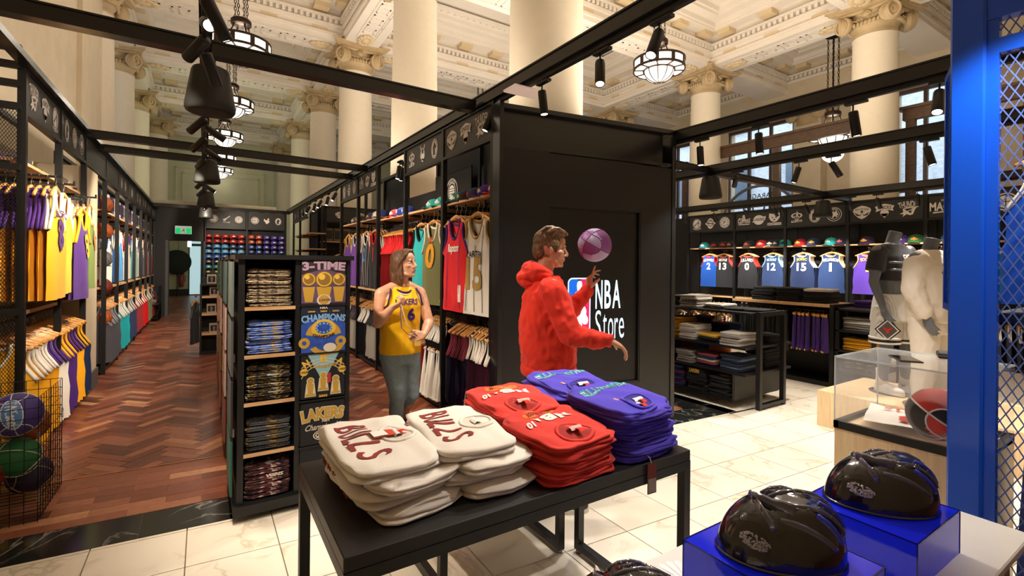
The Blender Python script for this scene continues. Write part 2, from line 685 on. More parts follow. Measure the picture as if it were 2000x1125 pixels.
PW, PL, gp = 0.085, 0.34, 0.0008
for k in range(8):
    y0 = 3.80 + k * 0.1
    x = -2.0 - (k % 2) * 0.2
    while x < 4.5:
        L = 0.40
        plank([(x + gp, y0 + SK * x * .9 + gp), (x + L - gp, y0 + SK * (x + L) * .9 + gp), (x + L - gp, y0 + 0.1 + SK * (x + L) * .9 - gp), (x + gp, y0 + 0.1 + SK * x * .9 - gp)])
        x += L
yb = 4.62
MB().bar((-2, yb - 2 * SK * .9 + .004, 0.0), (4.5, yb + 4.5 * SK * .9, 0.0), 0.012, 0.006).build('brass_strip', mat('brass', 'd8a870', 0.3, 0.9, bump=0.02), fl)
s2 = math.sqrt(0.5)
for r_ in range(-170, 330):
    for q_ in range(-14, 46):
        u0 = r_ * PW + q_ * 2 * PL
        v0 = r_ * PW
        for hz in (0, 1):
            if hz == 0:
                cu = [(u0, v0), (u0 + PL, v0), (u0 + PL, v0 + PW), (u0, v0 + PW)]
            else:
                cu = [(u0 + PL, v0 + PW - PL), (u0 + PL + PW, v0 + PW - PL), (u0 + PL + PW, v0 + PW), (u0 + PL, v0 + PW)]
            cxx = sum(p[0] for p in cu) / 4; cyy = sum(p[1] for p in cu) / 4
            x = (cxx - cyy) * s2; y = (cxx + cyy) * s2 + 4.0
            if x < -2.2 or x > 4.35 or y > 29.5 or y < 4.42 + SK * x * .9:
                continue
            if x > 2.6 and y > 12:
                continue
            k = 1 - 2 * gp / PW
            plank_dz = -.0016 if y < 4.95 + SK * x * .9 else 0
            plank([(((cxx + (p[0] - cxx) * k) - (cyy + (p[1] - cyy) * k)) * s2, ((cxx + (p[0] - cxx) * k) + (cyy + (p[1] - cyy) * k)) * s2 + 4.0) for p in cu])
bulk.build('parquet_field', JARRAH, fl, kind='stuff')

# ================================================================ walls and ceiling
WZ = 9.5
wl = MB()
wl.box(-2.9, -1.5, 0, -2.06, 12.15, WZ)
wl.box(-2.9, 12.15, 0, -1.98, 14.3, WZ)
wl.box(-4.2, 14.3, 0, -3.6, 31.3, WZ)
struct('wall_left', wl, PLASTERB, 'beige plaster wall with a pier behind the left racks')
GREENW = mat('pale_sage_plaster', 'd4d2b4', 0.8, bump=0.05, bscale=30, var=0.04, vscale=2)
wb = struct('wall_back', MB().box(-4.2, 31, 0, 18.6, 31.6, WZ), GREENW, 'pale sage plaster end wall with raised moulding')
mo = MB()
for (x0, z0, x1, z1) in ((-1.3, 4.2, 2.9, 6.6), (-1.0, 4.5, 2.6, 6.3), (-1.9, 3.6, 3.4, 7.4)):
    for (a, b, c, d) in ((x0, z0, x1, z0 + .05), (x0, z1 - .05, x1, z1), (x0, z0, x0 + .05, z1), (x1 - .05, z0, x1, z1)):
        mo.box(a, 30.955, b, c, 31, d)
mo.build('wall_moulding', GREENW, wb)
for x0 in (-1.3, 1.4):
    MB().box(x0, 30.96, 7.62, x0 + 1.6, 31.0, 7.76).build('vent_slot', BLACK, wb, 'black slot vent')
struct('wall_front', MB().box(-4.2, -2.1, 0, 18.6, -1.5, WZ), PLASTERB, 'plaster wall behind the viewer')
# right wall with real window openings
YW = [(1.5, 2.6), (4.0, 6.2), (9.3, 11.9), (13.6, 16.2), (18.5, 21.1), (23.3, 26)]
wr = MB()
y = -1.5
for (a, b) in YW:
    wr.box(18.2, y, 0, 18.7, a, WZ)
    wr.box(18.2, a, 0, 18.7, b, 2.2)
    wr.box(18.2, a, 7.1, 18.7, b, WZ)
    y = b
wr.box(18.2, y, 0, 18.7, 31.3, WZ)
struct('wall_right', wr, PLASTERB, 'beige plaster wall with tall windows')
TIMBER = ramp_mat('dark_brown_timber', 'noise', ((0.3, '3a2719'), (0.7, '5c4129')), (2, 2, 12), 4, 0.3, 0.45)
GLASS = mat('clear_window_glass', 'ffffff', 0.02, trans=1.0, ior=1.0, alpha=0.25, spec=0.5)
for i, (a, b) in enumerate(YW):
    w = MB()
    n = 3
    for k in range(n + 1):
        yy = a + (b - a) * k / n
        w.box(18.25, yy - .05, 2.2, 18.36, yy + .05, 7.1)
    for z in (2.25, 4.0, 5.62, 7.05):
        w.box(18.24, a, z - .06, 18.37, b, z + .06)
    o = struct('window_%d' % (i + 1), w, TIMBER, 'tall brown timber window in the right wall')
    for k in range(n):
        for (z0, z1) in ((2.3, 3.94), (4.06, 5.56), (5.68, 7.0)):
            MB().box(18.29, a + (b - a) * k / n + .05, z0, 18.297, a + (b - a) * (k + 1) / n - .05, z1).build('pane', GLASS, o)
# street seen through the windows
STONE = ramp_mat('pale_sandstone', 'noise', ((0.3, 'aebccc'), (0.7, 'd5dde6')), (1, 1, 3), 5, 0.2, 0.8)
st = struct('wall_street', MB().box(30, -12, -1, 31, 46, 16), STONE, 'pale stone building across the street')
bb = MB()
for y in range(-10, 44, 4):
    for z in (1.5, 6, 10.5):
        bb.box(29.7, y, z, 30.0, y + 1.6, z + 2.6)
bb.build('street_window', mat('blue_grey_glass', '5a6a7c', 0.15, var=0.1), st)
struct('ground_street', MB().box(18.7, -12, -0.3, 30, 46, -0.1), mat('asphalt', '6a6c70', 0.9, bump=0.2), 'street outside')

# ---- ceiling of plaster beams and coffers
XG = (-2.3, 3.85, 14.1, 18.2)
YG = (-1.4, 0.5, 5.2, 10.0, 14.9, 19.6, 24.4, 29.3)
SOF = 8.0
ceil = struct('ceiling', MB().box(-4.3, -2.1, 9.45, 18.7, 31.6, 9.7), PLASTER, 'white plaster ceiling slab above the coffers')
for x in XG[:3]:
    b = MB().box(x - .48, -2, SOF, x + .48, 31.3, 9.5)
    b.box(x - .53, -2, SOF + .12, x - .48, 31.3, SOF + .2); b.box(x + .48, -2, SOF + .12, x + .53, 31.3, SOF + .2)
    b.build('ceiling_beam', PLASTER, ceil)
for y in YG:
    b = MB()
    for (xa, xb) in ((-4.2, XG[0] - .48), (XG[0] + .48, XG[1] - .48), (XG[1] + .48, XG[2] - .48), (XG[2] + .48, 18.2)):
        b.box(xa, y - .46, SOF, xb, y + .46, 9.5)
        b.box(xa, y - .51, SOF + .12, xb, y - .46, SOF + .2); b.box(xa, y + .46, SOF + .12, xb, y + .51, SOF + .2)
    b.build('ceiling_beam', PLASTER, ceil)


def coffer(w, d):
    """cornice of one coffer of inner size w x d centred at the origin, z measured from the soffit"""
    c, den, mod, fr = MB(), MB(), MB(), MB()
    hw, hd = w / 2, d / 2

    def ring(mb, o, t, z0, z1):
        mb.box(-hw + o, -hd + o, z0, hw - o, -hd + o + t, z1); mb.box(-hw + o, hd - o - t, z0, hw - o, hd - o, z1)
        mb.box(-hw + o, -hd + o + t, z0, -hw + o + t, hd - o - t, z1); mb.box(hw - o - t, -hd + o + t, z0, hw - o, hd - o - t, z1)
    ring(c, 0, .07, .34, .44)
    ring(c, 0, .12, .58, .64)
    ring(c, 0, .42, .86, .92)
    ring(c, .38, .10, .92, 1.06)
    ring(c, .48, .30, 1.06, 1.14)
    ring(c, .78, .08, 1.14, 1.28)
    ring(c, .86, .3, 1.28, 1.36)
    for (n, ax) in ((int(w / .15), 0), (int(d / .15), 1)):
        for k in range(n):
            t = -(w, d)[ax] / 2 + (k + .5) * (w, d)[ax] / n
            for s in (-1, 1):
                e = (hd, hw)[ax]
                if ax == 0:
                    den.box(t - .04, s * e - (.1 if s > 0 else 0), .46, t + .04, s * e + (.1 if s < 0 else 0), .575)
                else:
                    den.box(s * e - (.1 if s > 0 else 0), t - .04, .46, s * e + (.1 if s < 0 else 0), t + .04, .575)
    for (n, ax) in ((max(2, int(w / 1.05)), 0), (max(2, int(d / 1.05)), 1)):
        for k in range(n):
            t = -(w, d)[ax] / 2 + (k + .5) * (w, d)[ax] / n
            for s in (-1, 1):
                e = (hd, hw)[ax]
                a0, a1 = sorted((s * (e - .34), s * (e - .02)))
                f0, f1 = sorted((s * (e - .02), s * e))
                if ax == 0:
                    mod.box(t - .2, a0, .72, t + .2, a1, .86)
                    fr.box(t - .2, f0, .21, t + .2, f1, .30)
                else:
                    mod.box(a0, t - .2, .72, a1, t + .2, .86)
                    fr.box(f0, t - .2, .21, f1, t + .2, .30)
    for (n, ax) in ((int((w - 2.3) / .22), 0), (int((d - 2.3) / .22), 1)):
        for k in range(n):
            t = -((w, d)[ax] - 2.3) / 2 + (k + .5) * ((w, d)[ax] - 2.3) / n
            for s in (-1, 1):
                e = (hd, hw)[ax] - 1.0
                if ax == 0:
                    den.box(t - .045, s * e - .05, 1.25, t + .045, s * e + .05, 1.28)
                else:
                    den.box(s * e - .05, t - .045, 1.25, s * e + .05, t + .045, 1.28)
    return [x.mesh('coffer') for x in (c, den, mod, fr)]


_cof = {}
MODM = mat('ochre_tinted_plaster', 'd6c19c', 0.8, bump=0.05, bscale=30, var=0.04, vscale=4)
for i in range(3):
    for j in range(len(YG) - 1):
        w = XG[i + 1] - XG[i] - (.96 if i < 2 else .48)
        d = YG[j + 1] - YG[j] - .92
        if d < 2:
            continue
        k = (round(w, 1), round(d, 1))
        if k not in _cof:
            _cof[k] = coffer(w, d)
            for me, mm in zip(_cof[k], (PLASTER, PLASTER, MODM, MODM)):
                me.materials.append(mm)
        cx = (XG[i] + XG[i + 1]) / 2 - (0 if i < 2 else -.24)
        cy = (YG[j] + YG[j + 1]) / 2
        for me, nm in zip(_cof[k], ('coffer_cornice', 'dentil_course', 'modillion_course', 'frieze_boss')):
            o = put(nm, me, ceil, kind='stuff' if nm == 'dentil_course' else None, M=T((cx, cy, SOF)))
# greek key and rosettes under the beams
key = MB()


def keyrun(p0, p1, wdt):
    p0, p1 = Vector(p0), Vector(p1)
    d = (p1 - p0); L = d.length; d.normalize(); s = Vector((-d.y, d.x, 0))
    n = int(L / .62)
    for q in range(n):
        o = p0 + d * (q * .62)
        for (a0, b0, a1, b1) in ((0, -1, .04, 1), (0, .84, .5, 1), (.46, -.5, .5, 1), (.2, -.5, .5, -.34), (.2, -.5, .24, .4), (0, -1, .62, -.86)):
            c = [o + d * a0 + s * (b0 * wdt), o + d * a1 + s * (b0 * wdt), o + d * a1 + s * (b1 * wdt), o + d * a0 + s * (b1 * wdt)]
            key.prism([(p.x, p.y) for p in c], .018, None, 0, SOF - .018)
    for e in (-1.28, 1.28):
        c = [p0 + s * (e * wdt - .02), p1 + s * (e * wdt - .02), p1 + s * (e * wdt + .02), p0 + s * (e * wdt + .02)]
        key.prism([(p.x, p.y) for p in c], .02, None, 0, SOF - .02)


for y in YG[2:6]:
    keyrun((4.9, y, 0), (13.0, y, 0), .2)
    if y > 9:
        keyrun((-1.2, y, 0), (2.8, y, 0), .2)
for k in range(2, 6):
    keyrun((3.85, YG[k] + 1.1, 0), (3.85, YG[k + 1] - 1.1, 0), .2)
keyrun((14.1, 1.6, 0), (14.1, 4.1, 0), .2); keyrun((14.1, 6.3, 0), (14.1, 8.9, 0), .2); keyrun((14.1, 11.1, 0), (14.1, 13.8, 0), .2)
key.build('greek_key_relief', PLASTER, ceil, kind='stuff')
ro = MB()
for k in range(12):
    ro.sphere((.26 * math.cos(k * PI / 6), .15 * math.sin(k * PI / 6), -.03), (.1, .07, .05), 8, 5)
ro.sphere((0, 0, -.04), (.2, .12, .06), 10, 6)
rme = ro.mesh('rosette'); rme.materials.append(MODM)
ros = []
for x in XG[:3]:
    for y in YG[2:]:
        for s in (-1, 1):
            ros.append((x + s * .98, y, 0)); ros.append((x, y + s * 1.0, PI / 2))
for (x, y, a) in ros:
    put('ceiling_rosette', rme, ceil, M=T((x, y, SOF)) @ RZ(a))

# ---- ionic columns
CB = 7.3        # underside of the capital


def volute_pts(cx, cz, r0, turns, hand, y):
    pts, rr = [], []
    n = 30
    for k in range(n + 1):
        t = k / n
        a = PI / 2 + hand * t * turns * 2 * PI
        r = r0 * (1 - .8 * t)
        pts.append((cx + r * math.cos(a), y - .01, cz + r * math.sin(a)))
        rr.append(.034 * (1 - .5 * t))
    return pts, rr


def capital_parts():
    neck = MB().lathe([(.455, 0), (.47, .03), (.455, .06), (.455, .17), (.49, .2), (.53, .27), (.5, .33), (.44, .36)], 28)
    neck.lathe([(.44, .3), (.5, .5), (.54, .62)], 28)
    ab = MB()
    pts = []
    for q in range(4):
        for t in range(9):
            u = -.8 + 1.6 * t / 8
            e = .80 - .16 * (1 - (u / .8) ** 2)
            a = q * PI / 2
            x, y = u, -e
            pts.append((x * math.cos(a) - y * math.sin(a), x * math.sin(a) + y * math.cos(a)))
    cl = []
    for p in pts:
        if not cl or (abs(p[0] - cl[-1][0]) + abs(p[1] - cl[-1][1])) > 1e-3:
            cl.append(p)
    if abs(cl[0][0] - cl[-1][0]) + abs(cl[0][1] - cl[-1][1]) < 1e-3:
        cl.pop()
    ab.prism([(x * .93, y * .93) for x, y in cl], .05, None, 0, .60)
    ab.prism(cl, .06, None, 0, .65)
    vo, an = MB(), MB()
    for q in range(4):
        M = RZ(q * PI / 2)
        for s in (-1, 1):
            cx, cz, y = s * .5, .33, -.56
            Mv = M @ T((cx, y, cz)) @ RZ(s * R(24)) @ T((-cx, -y, -cz))
            p, rr = volute_pts(cx, cz, .215, 1.7, -s, y)
            vo.tube(p, rr, 6, M=Mv)
            vo.lathe([(.0, .0), (.2, .0), (.218, .02), (.2, .12), (.1, .16)], 18, M=Mv @ T((cx, y, cz)) @ RX(PI / 2) @ SC(1, 1, -1))
            vo.sphere((cx, y - .02, cz), (.042, .035, .042), 10, 6, M=Mv)
        # cushion band between the scrolls
        vo.tube([(-.55, -.56, .56), (-.3, -.5, .575), (0, -.47, .58), (.3, -.5, .575), (.55, -.56, .56)], .045, 8, M=M)
        for k in range(7):
            a = R(-66 + 22 * k)
            an.sphere((math.sin(a) * .1, -.53, .42 + math.cos(a) * .1), (.03, .03, .03), 6, 5, M=M)
            an.tube([(0, -.53, .40), (math.sin(a) * .06, -.55, .40 + math.cos(a) * .07), (math.sin(a) * .11, -.535, .41 + math.cos(a) * .13)], [.012, .022, .014], 5, M=M)
        for k in range(-3, 4):
            an.sphere((k * .085, -.52 + abs(k) * .004, .27), (.034, .04, .06), 8, 6, M=M)
            if abs(k) > 0:
                an.tube([(k * .06, -.53, .33), (k * .08, -.55, .37), (k * .1, -.53, .34)], .014, 5, M=M)
    return [('capital_necking', neck), ('abacus', ab), ('volute', vo), ('anthemion', an)]


shaft = MB().lathe([(.62, 0), (.62, .2), (.56, .22), (.6, .3), (.54, .4), (.505, .5), (.502, 2.5), (.49, 5), (.462, CB - .05), (.475, CB - .03), (.475, CB)], 40)
cps = [(n, m.mesh(n)) for n, m in capital_parts()]
for n, me in cps:
    me.materials.append(GOLD)
sme = shaft.mesh('shaft'); sme.materials.append(SHAFT)
COLS = [(3.85, 5.2, 'nearest column, broad plain shaft rising behind the black box'), (3.85, 10.0, 'second column of the middle row, over the racks'), (3.85, 14.9, 'third column of the middle row with its scroll capital in view'),
        (3.85, 19.6, 'fourth column of the middle row'), (3.85, 24.4, 'fifth column of the middle row'), (3.85, 29.3, 'last column of the middle row at the sage wall'),
        (14.0, 5.2, 'column beside the blue locker with a large capital at the frame top'), (14.15, 10.1, 'column behind the lit chandelier on the right'), (14.6, 14.9, 'far right column seen over the black box'),
        (-2.28, 14.6, 'nearest left column half hidden by the beige pier'), (-2.32, 18.95, 'second left column with a large capital'), (-2.28, 23.3, 'third left column'), (-1.9, 27.2, 'last left column by the sage wall')]
for k, (x, y, lb) in enumerate(COLS):
    t = thing('column', 'cream column, ' + lb, 'column', (x, y, 0), group='ionic columns')
    t['kind'] = 'structure'
    put('shaft', sme, t)
    for n, me in cps:
        put(n, me, t, M=T((0, 0, CB)))
# pilaster capital on the window wall
t = thing('pilaster', 'flat pilaster with a scroll capital on the window wall', 'pilaster', (18.0, 8.6, 0)); t['kind'] = 'structure'
MB().box(-.25, -.45, 0, .2, .45, CB).build('shaft', PLASTERB, t)
for n, me in cps:
    put(n, me, t, M=T((-.1, 0, CB - .7)) @ SC(.6, .95, 1))

# ---- glazed brown screen between the right columns
SX = 14.45
gs = thing('glazed_screen', 'brown timber glazed screen between the right hand columns', 'screen', (SX, 8, 0)); gs['kind'] = 'structure'
ys = (5.75, 7.84, 9.95, 11.1)
for y in ys:
    MB().box(SX - .07, y - .09, 0, SX + .07, y + .09, 5.3).build('post', TIMBER, gs, world=True)
h = MB().box(SX - .09, 5.6, 5.25, SX + .09, 10.1, 5.48).box(SX - .14, 5.5, 5.48, SX + .14, 10.2, 5.55).box(SX - .1, 5.6, 5.18, SX + .02, 10.1, 5.25)
h.build('head_rail', TIMBER, gs, world=True)
for a, b in zip(ys[:2], ys[1:3]):
    MB().box(SX - .004, a + .09, .2, SX + .004, b - .09, 5.2).build('glass_pane', GLASS, gs, world=True)
gs2 = thing('glazed_screen', 'brown timber glazed screen right of the column by the blue locker', 'screen', (SX, 3, 0)); gs2['kind'] = 'structure'
for y in (4.6, 2.6):
    MB().box(SX - .07, y - .09, 0, SX + .07, y + .09, 5.3).build('post', TIMBER, gs2, world=True)
MB().box(SX - .09, 2.5, 5.2, SX + .09, 4.75, 5.46).box(SX - .14, 2.4, 5.46, SX + .14, 4.85, 5.53).build('head_rail', TIMBER, gs2, world=True)
MB().box(SX - .004, 2.69, .2, SX + .004, 4.51, 5.2).build('glass_pane', GLASS, gs2, world=True)
# round arched shop sign on the glass across the way, read from behind
ar = thing('arched_sign', 'grey arch with mirrored letters seen through the window', 'sign', (18.225, 10.6, 3.4))
MA = frame((18.225, 10.6, 3.4), (0, -1, 0), (0, 0, 1), (-1, 0, 0))
a_ = MB(MA)
pts = [(1.5 * math.cos(R(180 - k * 9)), 1.5 * math.sin(R(180 - k * 9)) * .9, 0) for k in range(21)]
for p, q in zip(pts, pts[1:]):
    a_.bar(p, q, .1, .06)
for k in (-.8, -.3, .3, .8):
    a_.bar((k * .5, 0, 0), (k * .9, .75, 0), .05, .04)
a_.box(-1.5, .74, -.02, 1.5, .80, .02)
a_.build('arch_frame', mat('grey_iron', '6f7a82', 0.6, bump=0.02), ar, world=True)
tx = MB(MA @ SC(-1, 1, 1))
text(tx, 'FARAGE', -.1, .95, 1.0, .2, .03)
tx.build('lettering', mat('charcoal_letter', '3b4248', 0.5, bump=.02), ar, world=True)

# ---- bulkhead and passage at the end of the aisle
BK = 17.0
bh = MB().box(-1.9, BK, 2.2, 0.02, BK + .5, 3.2).box(-1.9, BK, 0, -.93, BK + .5, 2.2)
struct('wall_bulkhead', bh, BLACKM, 'black bulkhead over the passage at the end of the aisle')
struct('trim_1', MB().box(-.93, BK - .01, 0, -.86, BK + .5, 2.2), mat('grey_trim', '54565a', .5, var=.05))
PB = 27.0
pw = struct('wall_passage', MB().box(-3.6, PB, 0, -.60, PB + .2, 3.4).box(-.60, PB, 2.75, 1.5, PB + .2, 3.4).box(.1, PB, 0, 1.5, PB + .2, 2.75).box(-3.6, BK + .5, 3.2, 2, PB + .2, 3.4), mat('passage_paint', 'b3aa90', .7, var=.05), 'beige passage wall with grooves')
for x in (-2.0, -1.5, -1.0):
    MB().box(x, PB - .012, .3, x + .02, PB, 3).build('wall_groove', mat('groove', '6f6858', .8, var=.05), pw)
struct('baseboard_passage', MB().box(-3.6, PB - .03, 0, -.6, PB, .3), BLACKM)
dr = struct('door_1', MB().box(-.60, PB, 0, -.55, PB + .1, 2.75).box(-.12, PB, 0, .0, PB + .1, 2.75).box(-.55, PB, 2.3, -.12, PB + .1, 2.42).box(-.6, PB, 2.68, .1, PB + .1, 2.75), BLACK, 'black framed glass door at the passage end')
MB().box(-.55, PB + .03, 0.05, -.12, PB + .045, 2.3).build('glass_panel', mat('daylit_frosted_glass', 'b9d8e2', .4, emit=.75), dr)
MB().box(-.55, PB + .03, 2.42, -.12, PB + .045, 2.68).build('glass_panel', mat('daylit_frosted_glass', 'b9d8e2', .4), dr)
e = thing('exit_sign', 'green lit exit sign hanging under the black bulkhead', 'sign', (-.5, 16.8, 2.38))
MB().rbox(-.2, -.03, 0, .2, .03, .23, .008).build('housing', mat('white_sign_case', 'dfe9e2', .5, emit=.3), e)
for q in (-.185, .065):
    MB().box(q, -.036, .015, q + .12, -.03, .17).build('green_panel', mat('exit_green', '0f9a50', .5, emit=1.6), e)
MB().box(-.15, -.02, .23, .15, .02, .25).box(-.02, -.02, .23, .02, .3, .26).build('bracket', BLACK, e)
rm = MB(frame((0, -.038, .09), (1, 0, 0), (0, 0, 1), (0, -1, 0)))
rm.lathe([(0, 0), (.014, .002)], 10, (.012, .05, 0)); rm.prism([(-.012, .035), (.016, .035), (.01, -.005), (-.018, -.002)], .003)
for p, q in (((-.01, 0), (-.03, -.03)), ((-.03, -.03), (-.055, -.03)), ((.006, 0), (.03, -.025)), ((.03, -.025), (.022, -.06)), ((.012, .03), (.042, .012)), ((-.01, .03), (-.036, .015))):
    rm.bar((p[0], p[1], 0), (q[0], q[1], 0), .012, .004)
rm.build('running_figure', mat('exit_green_dark', '0c7a3e', .5, emit=.6), e)
e2 = thing('exit_lamp', 'small blue-white lamp below the exit sign', 'lamp', (-.36, 17.2, 2.02))
MB().rbox(-.05, -.03, 0, .05, .03, .17, .008).build('lamp_body', mat('blue_white_lamp', 'cfe6ff', .4, emit=3), e2)
MB().tube([(0, 0, .17), (0, 0, .25)], .012).build('stem', BLACK, e2)
g = thing('round_disc', 'large dark round disc on a stand at the passage end', 'disc', (-1.02, PB - .35, 0))  # dark gong-like disc with a fabric face
MB().lathe([(0, -.05), (.5, -.045), (.55, 0), (.5, .05), (0, .06)], 30, M=T((0, 0, 1.55)) @ RX(PI / 2)).build('disc', mat('charcoal_fabric_disc', '242423', .8, bump=.2), g)
MB().tube([(0, 0, 1.02), (0, 0, 0)], .015).tube([(.0, 0, 1), (.1, -.02, .7), (.15, -.02, .45), (.02, 0, .3), (-.25, 0, .28)], .012).build('stand', BLACK, g)
x = thing('fire_extinguisher', 'red fire extinguisher on the passage wall', 'extinguisher', (-.86, PB - .12, .42))
MB().lathe([(.0, 0), (.1, .01), (.11, .05), (.11, .45), (.08, .53), (.03, .56), (.03, .6)], 16).build('cylinder', mat('fire_red', '8e2a22', .4, var=.05), x)
MB().box(-.08, -.02, .6, .1, .02, .66).build('handle', BLACK, x)
MB().tube([(.05, 0, .6), (.15, -.02, .5), (.13, -.02, .2)], .012).build('hose', BLACK, x)
s = thing('fire_sign', 'small red fire sign above the extinguisher', 'sign', (-.87, PB - .01, 1.72))
MB().box(-.11, -.01, 0, .11, 0, .3).build('panel', mat('fire_red', '8e2a22'), s)
MB().box(-.03, -.014, .08, .03, -.01, .24).box(-.05, -.014, .06, .05, -.01, .1).build('symbol', mat('sign_white', 'dcd6cc', .5, bump=.02), s)
# ================================================================ marks printed on signs and goods
def ringp(mb, cx, cy, r0, r1, n=20, z=0, t=.0015, mi=0, M=None, sx=1.0, a0=0, a1=2 * PI):
    vs, fs = [], []
    full = abs(a1 - a0 - 2 * PI) < 1e-6
    m = n if full else n + 1
    for k in range(m):
        a = a0 + (a1 - a0) * k / n
        c, s_ = math.cos(a), math.sin(a)
        vs += [(cx + r0 * c * sx, cy + r0 * s_, z + t), (cx + r1 * c * sx, cy + r1 * s_, z + t)]
    for k in range(n):
        k2 = (k + 1) % m
        fs.append((2 * k, 2 * k + 1, 2 * k2 + 1, 2 * k2))
    return mb.add(vs, fs, False, mi, M)


def flat(mb, pts, z=.0015, mi=0, M=None):
    n = len(pts)
    a = sum(pts[i][0] * pts[(i + 1) % n][1] - pts[(i + 1) % n][0] * pts[i][1] for i in range(n))
    if a < 0:
        pts = pts[::-1]
    return mb.add([(x, y, z) for x, y in pts], [tuple(range(n))], False, mi, M)


def disc(mb, cx, cy, r, n=20, z=.0015, mi=0, sx=1.0, M=None):
    return flat(mb, [(cx + r * sx * math.cos(2 * PI * k / n), cy + r * math.sin(2 * PI * k / n)) for k in range(n)], z, mi, M)


def logo(mb, kind, M):
    """draws one emblem inside a 1 x 1 square; material 0 pale, 1 dark"""
    z1, z2 = .0015, .003

    def F(p, z=z1, mi=0): flat(mb, p, z, mi, M)
    def D(cx, cy, r, z=z1, mi=0, sx=1.0): disc(mb, cx, cy, r, 22, z, mi, sx, M)
    def G(cx, cy, r0, r1, z=z1, mi=0, sx=1.0, a0=0, a1=2 * PI): ringp(mb, cx, cy, r0, r1, 22, z, 0, mi, M, sx, a0, a1)
    def X(s, cx, cy, w, h, z=z2, mi=0, **k): text(mb, s, cx, cy, w, h, z, M, mi, **k)
    if kind == 'bridge':
        G(0, .05, .36, .40); D(0, .05, .33)
        F([(-.3, -.12), (.1, .2), (.12, .16), (-.2, -.16)], z2, 1); F([(.1, .3), (.16, .3), (.16, -.2), (.1, -.2)], z2, 1); F([(.16, .2), (.3, 0), (.3, -.05), (.16, .1)], z2, 1)
        X('WARRIORS', 0, -.42, .8, .12, z1, 0, arc=-.9)
    elif kind == 'planet':
        F([(-.5, 0), (-.3, .12), (-.2, .34), (0, .44), (.2, .34), (.3, .12), (.5, 0), (.3, -.14), (.18, -.36), (0, -.44), (-.18, -.36), (-.3, -.14)])
        G(0, 0, .2, .25, z2, 1); F([(-.34, .08), (.34, -.02), (.34, -.08), (-.34, 0)], z2, 1); X('SUNSET', 0, .28, .36, .1, z2 + .001, 1)
    elif kind == 'ringp':
        D(0, 0, .44); G(0, 0, .37, .40, z2, 1); G(0, 0, .24, .27, z2, 1); X('P', 0, 0, .2, .28, z2, 1)
        for k in range(10):
            a = k * PI / 5
            D(.32 * math.cos(a), .32 * math.sin(a), .03, z2, 1)
    elif kind == 'clippers':
        D(0, .34, .12); X('LA', 0, .34, .12, .1, z2, 1); X('CLIPPERS', 0, 0, 1.0, .36, z1, 0, bold=.03); F([(-.5, -.24), (.5, -.24), (.4, -.3), (-.4, -.3)]); F([(-.4, .2), (.4, .2), (.44, .23), (-.44, .23)])
    elif kind == 'lakers':
        D(0, 0, .36, z1, 0, 1.15); F([(-.42, .12), (.55, .26), (.52, .17), (.56, .12), (.47, .02), (.5, -.06), (-.5, -.16), (-.38, .0)], z2)
        X('LAKERS', .04, .03, .8, .2, z2 + .0012, 1, shear=.25, bold=.02)
    elif kind == 'bear':
        F([(-.38, .42), (-.1, .36), (.1, .36), (.38, .44), (.4, .1), (.24, -.14), (0, -.24), (-.24, -.14), (-.4, .1)])
        F([(-.2, .16), (-.04, .1), (-.16, .04)], z2, 1); F([(.2, .16), (.04, .1), (.16, .04)], z2, 1); F([(-.1, -.1), (.1, -.1), (0, .02)], z2, 1)
        F([(-.5, -.28), (.5, -.28), (.5, -.46), (-.5, -.46)]); X('MEMPHIS', 0, -.37, .9, .1, z2, 1)
    elif kind == 'heat':
        G(0, .1, .14, .2, sx=1.9); F([(-.08, -.12), (-.2, .1), (-.05, .05), (.0, .46), (.12, .2), (.06, .14), (.2, .0), (.1, -.12)])
        G(0, -.08, .1, .15); F([(-.36, -.24), (.36, -.2), (.36, -.34), (-.36, -.38)]); X('MIAMI', 0, -.29, .6, .09, z2, 1)
    elif kind == 'wolf':
        G(0, 0, .42, .46); G(0, 0, .30, .33); F([(-.3, -.1), (-.05, .22), (.02, .12), (.12, .26), (.26, -.05), (.16, -.1), (.2, -.22), (.02, -.12), (-.1, -.28), (-.12, -.05)])
        X('MINNESOTA', 0, .37, .5, .06, z2, 0, arc=1.3)
    elif kind == 'pelican':
        F([(-.5, .08), (-.46, .22), (-.2, .36), (0, .42), (.2, .36), (.46, .22), (.5, .08), (.4, -.14), (.2, -.34), (0, -.44), (-.2, -.34), (-.4, -.14)])
        F([(-.42, 0), (-.12, -.18), (-.02, -.08), (-.1, -.24), (-.3, -.2)], z2, 1); F([(.42, 0), (.12, -.18), (.02, -.08), (.1, -.24), (.3, -.2)], z2, 1)
        X('NEW ORLEANS', 0, .2, .76, .1, z2, 1, arc=.5); F([(-.05, .1), (.05, .1), (.07, 0), (0, -.06), (-.07, 0)], z2, 1)
    elif kind == 'knicks':
        D(0, -.14, .22); F([(-.22, -.18), (.22, -.18), (0, -.46)]); F([(-.5, .26), (-.3, .34), (0, .42), (.3, .34), (.5, .26), (.42, .1), (.46, -.06), (.3, .0), (0, .08), (-.3, 0), (-.46, -.06), (-.42, .1)], z2)
        X('KNICKS', 0, .2, .7, .2, z2 + .001, 1, arc=.4, bold=.02)
    elif kind == 'thunder':
        X('THUNDER', 0, .27, 1.0, .34, z1, 0, arc=.5, bold=.02, fan=.15)
        F([(-.3, .02), (0, .12), (.34, .1), (.46, .16), (.3, -.06), (.2, -.34), (.06, -.38), (-.1, -.3), (-.3, -.46), (-.24, -.3), (-.44, -.28), (-.26, -.18)])
        F([(-.2, .0), (.2, .04), (.1, -.06), (-.1, -.12)], z2, 1); F([(-.05, -.14), (.16, -.1), (.1, -.28)], z2, 1)
    elif kind == 'magic':
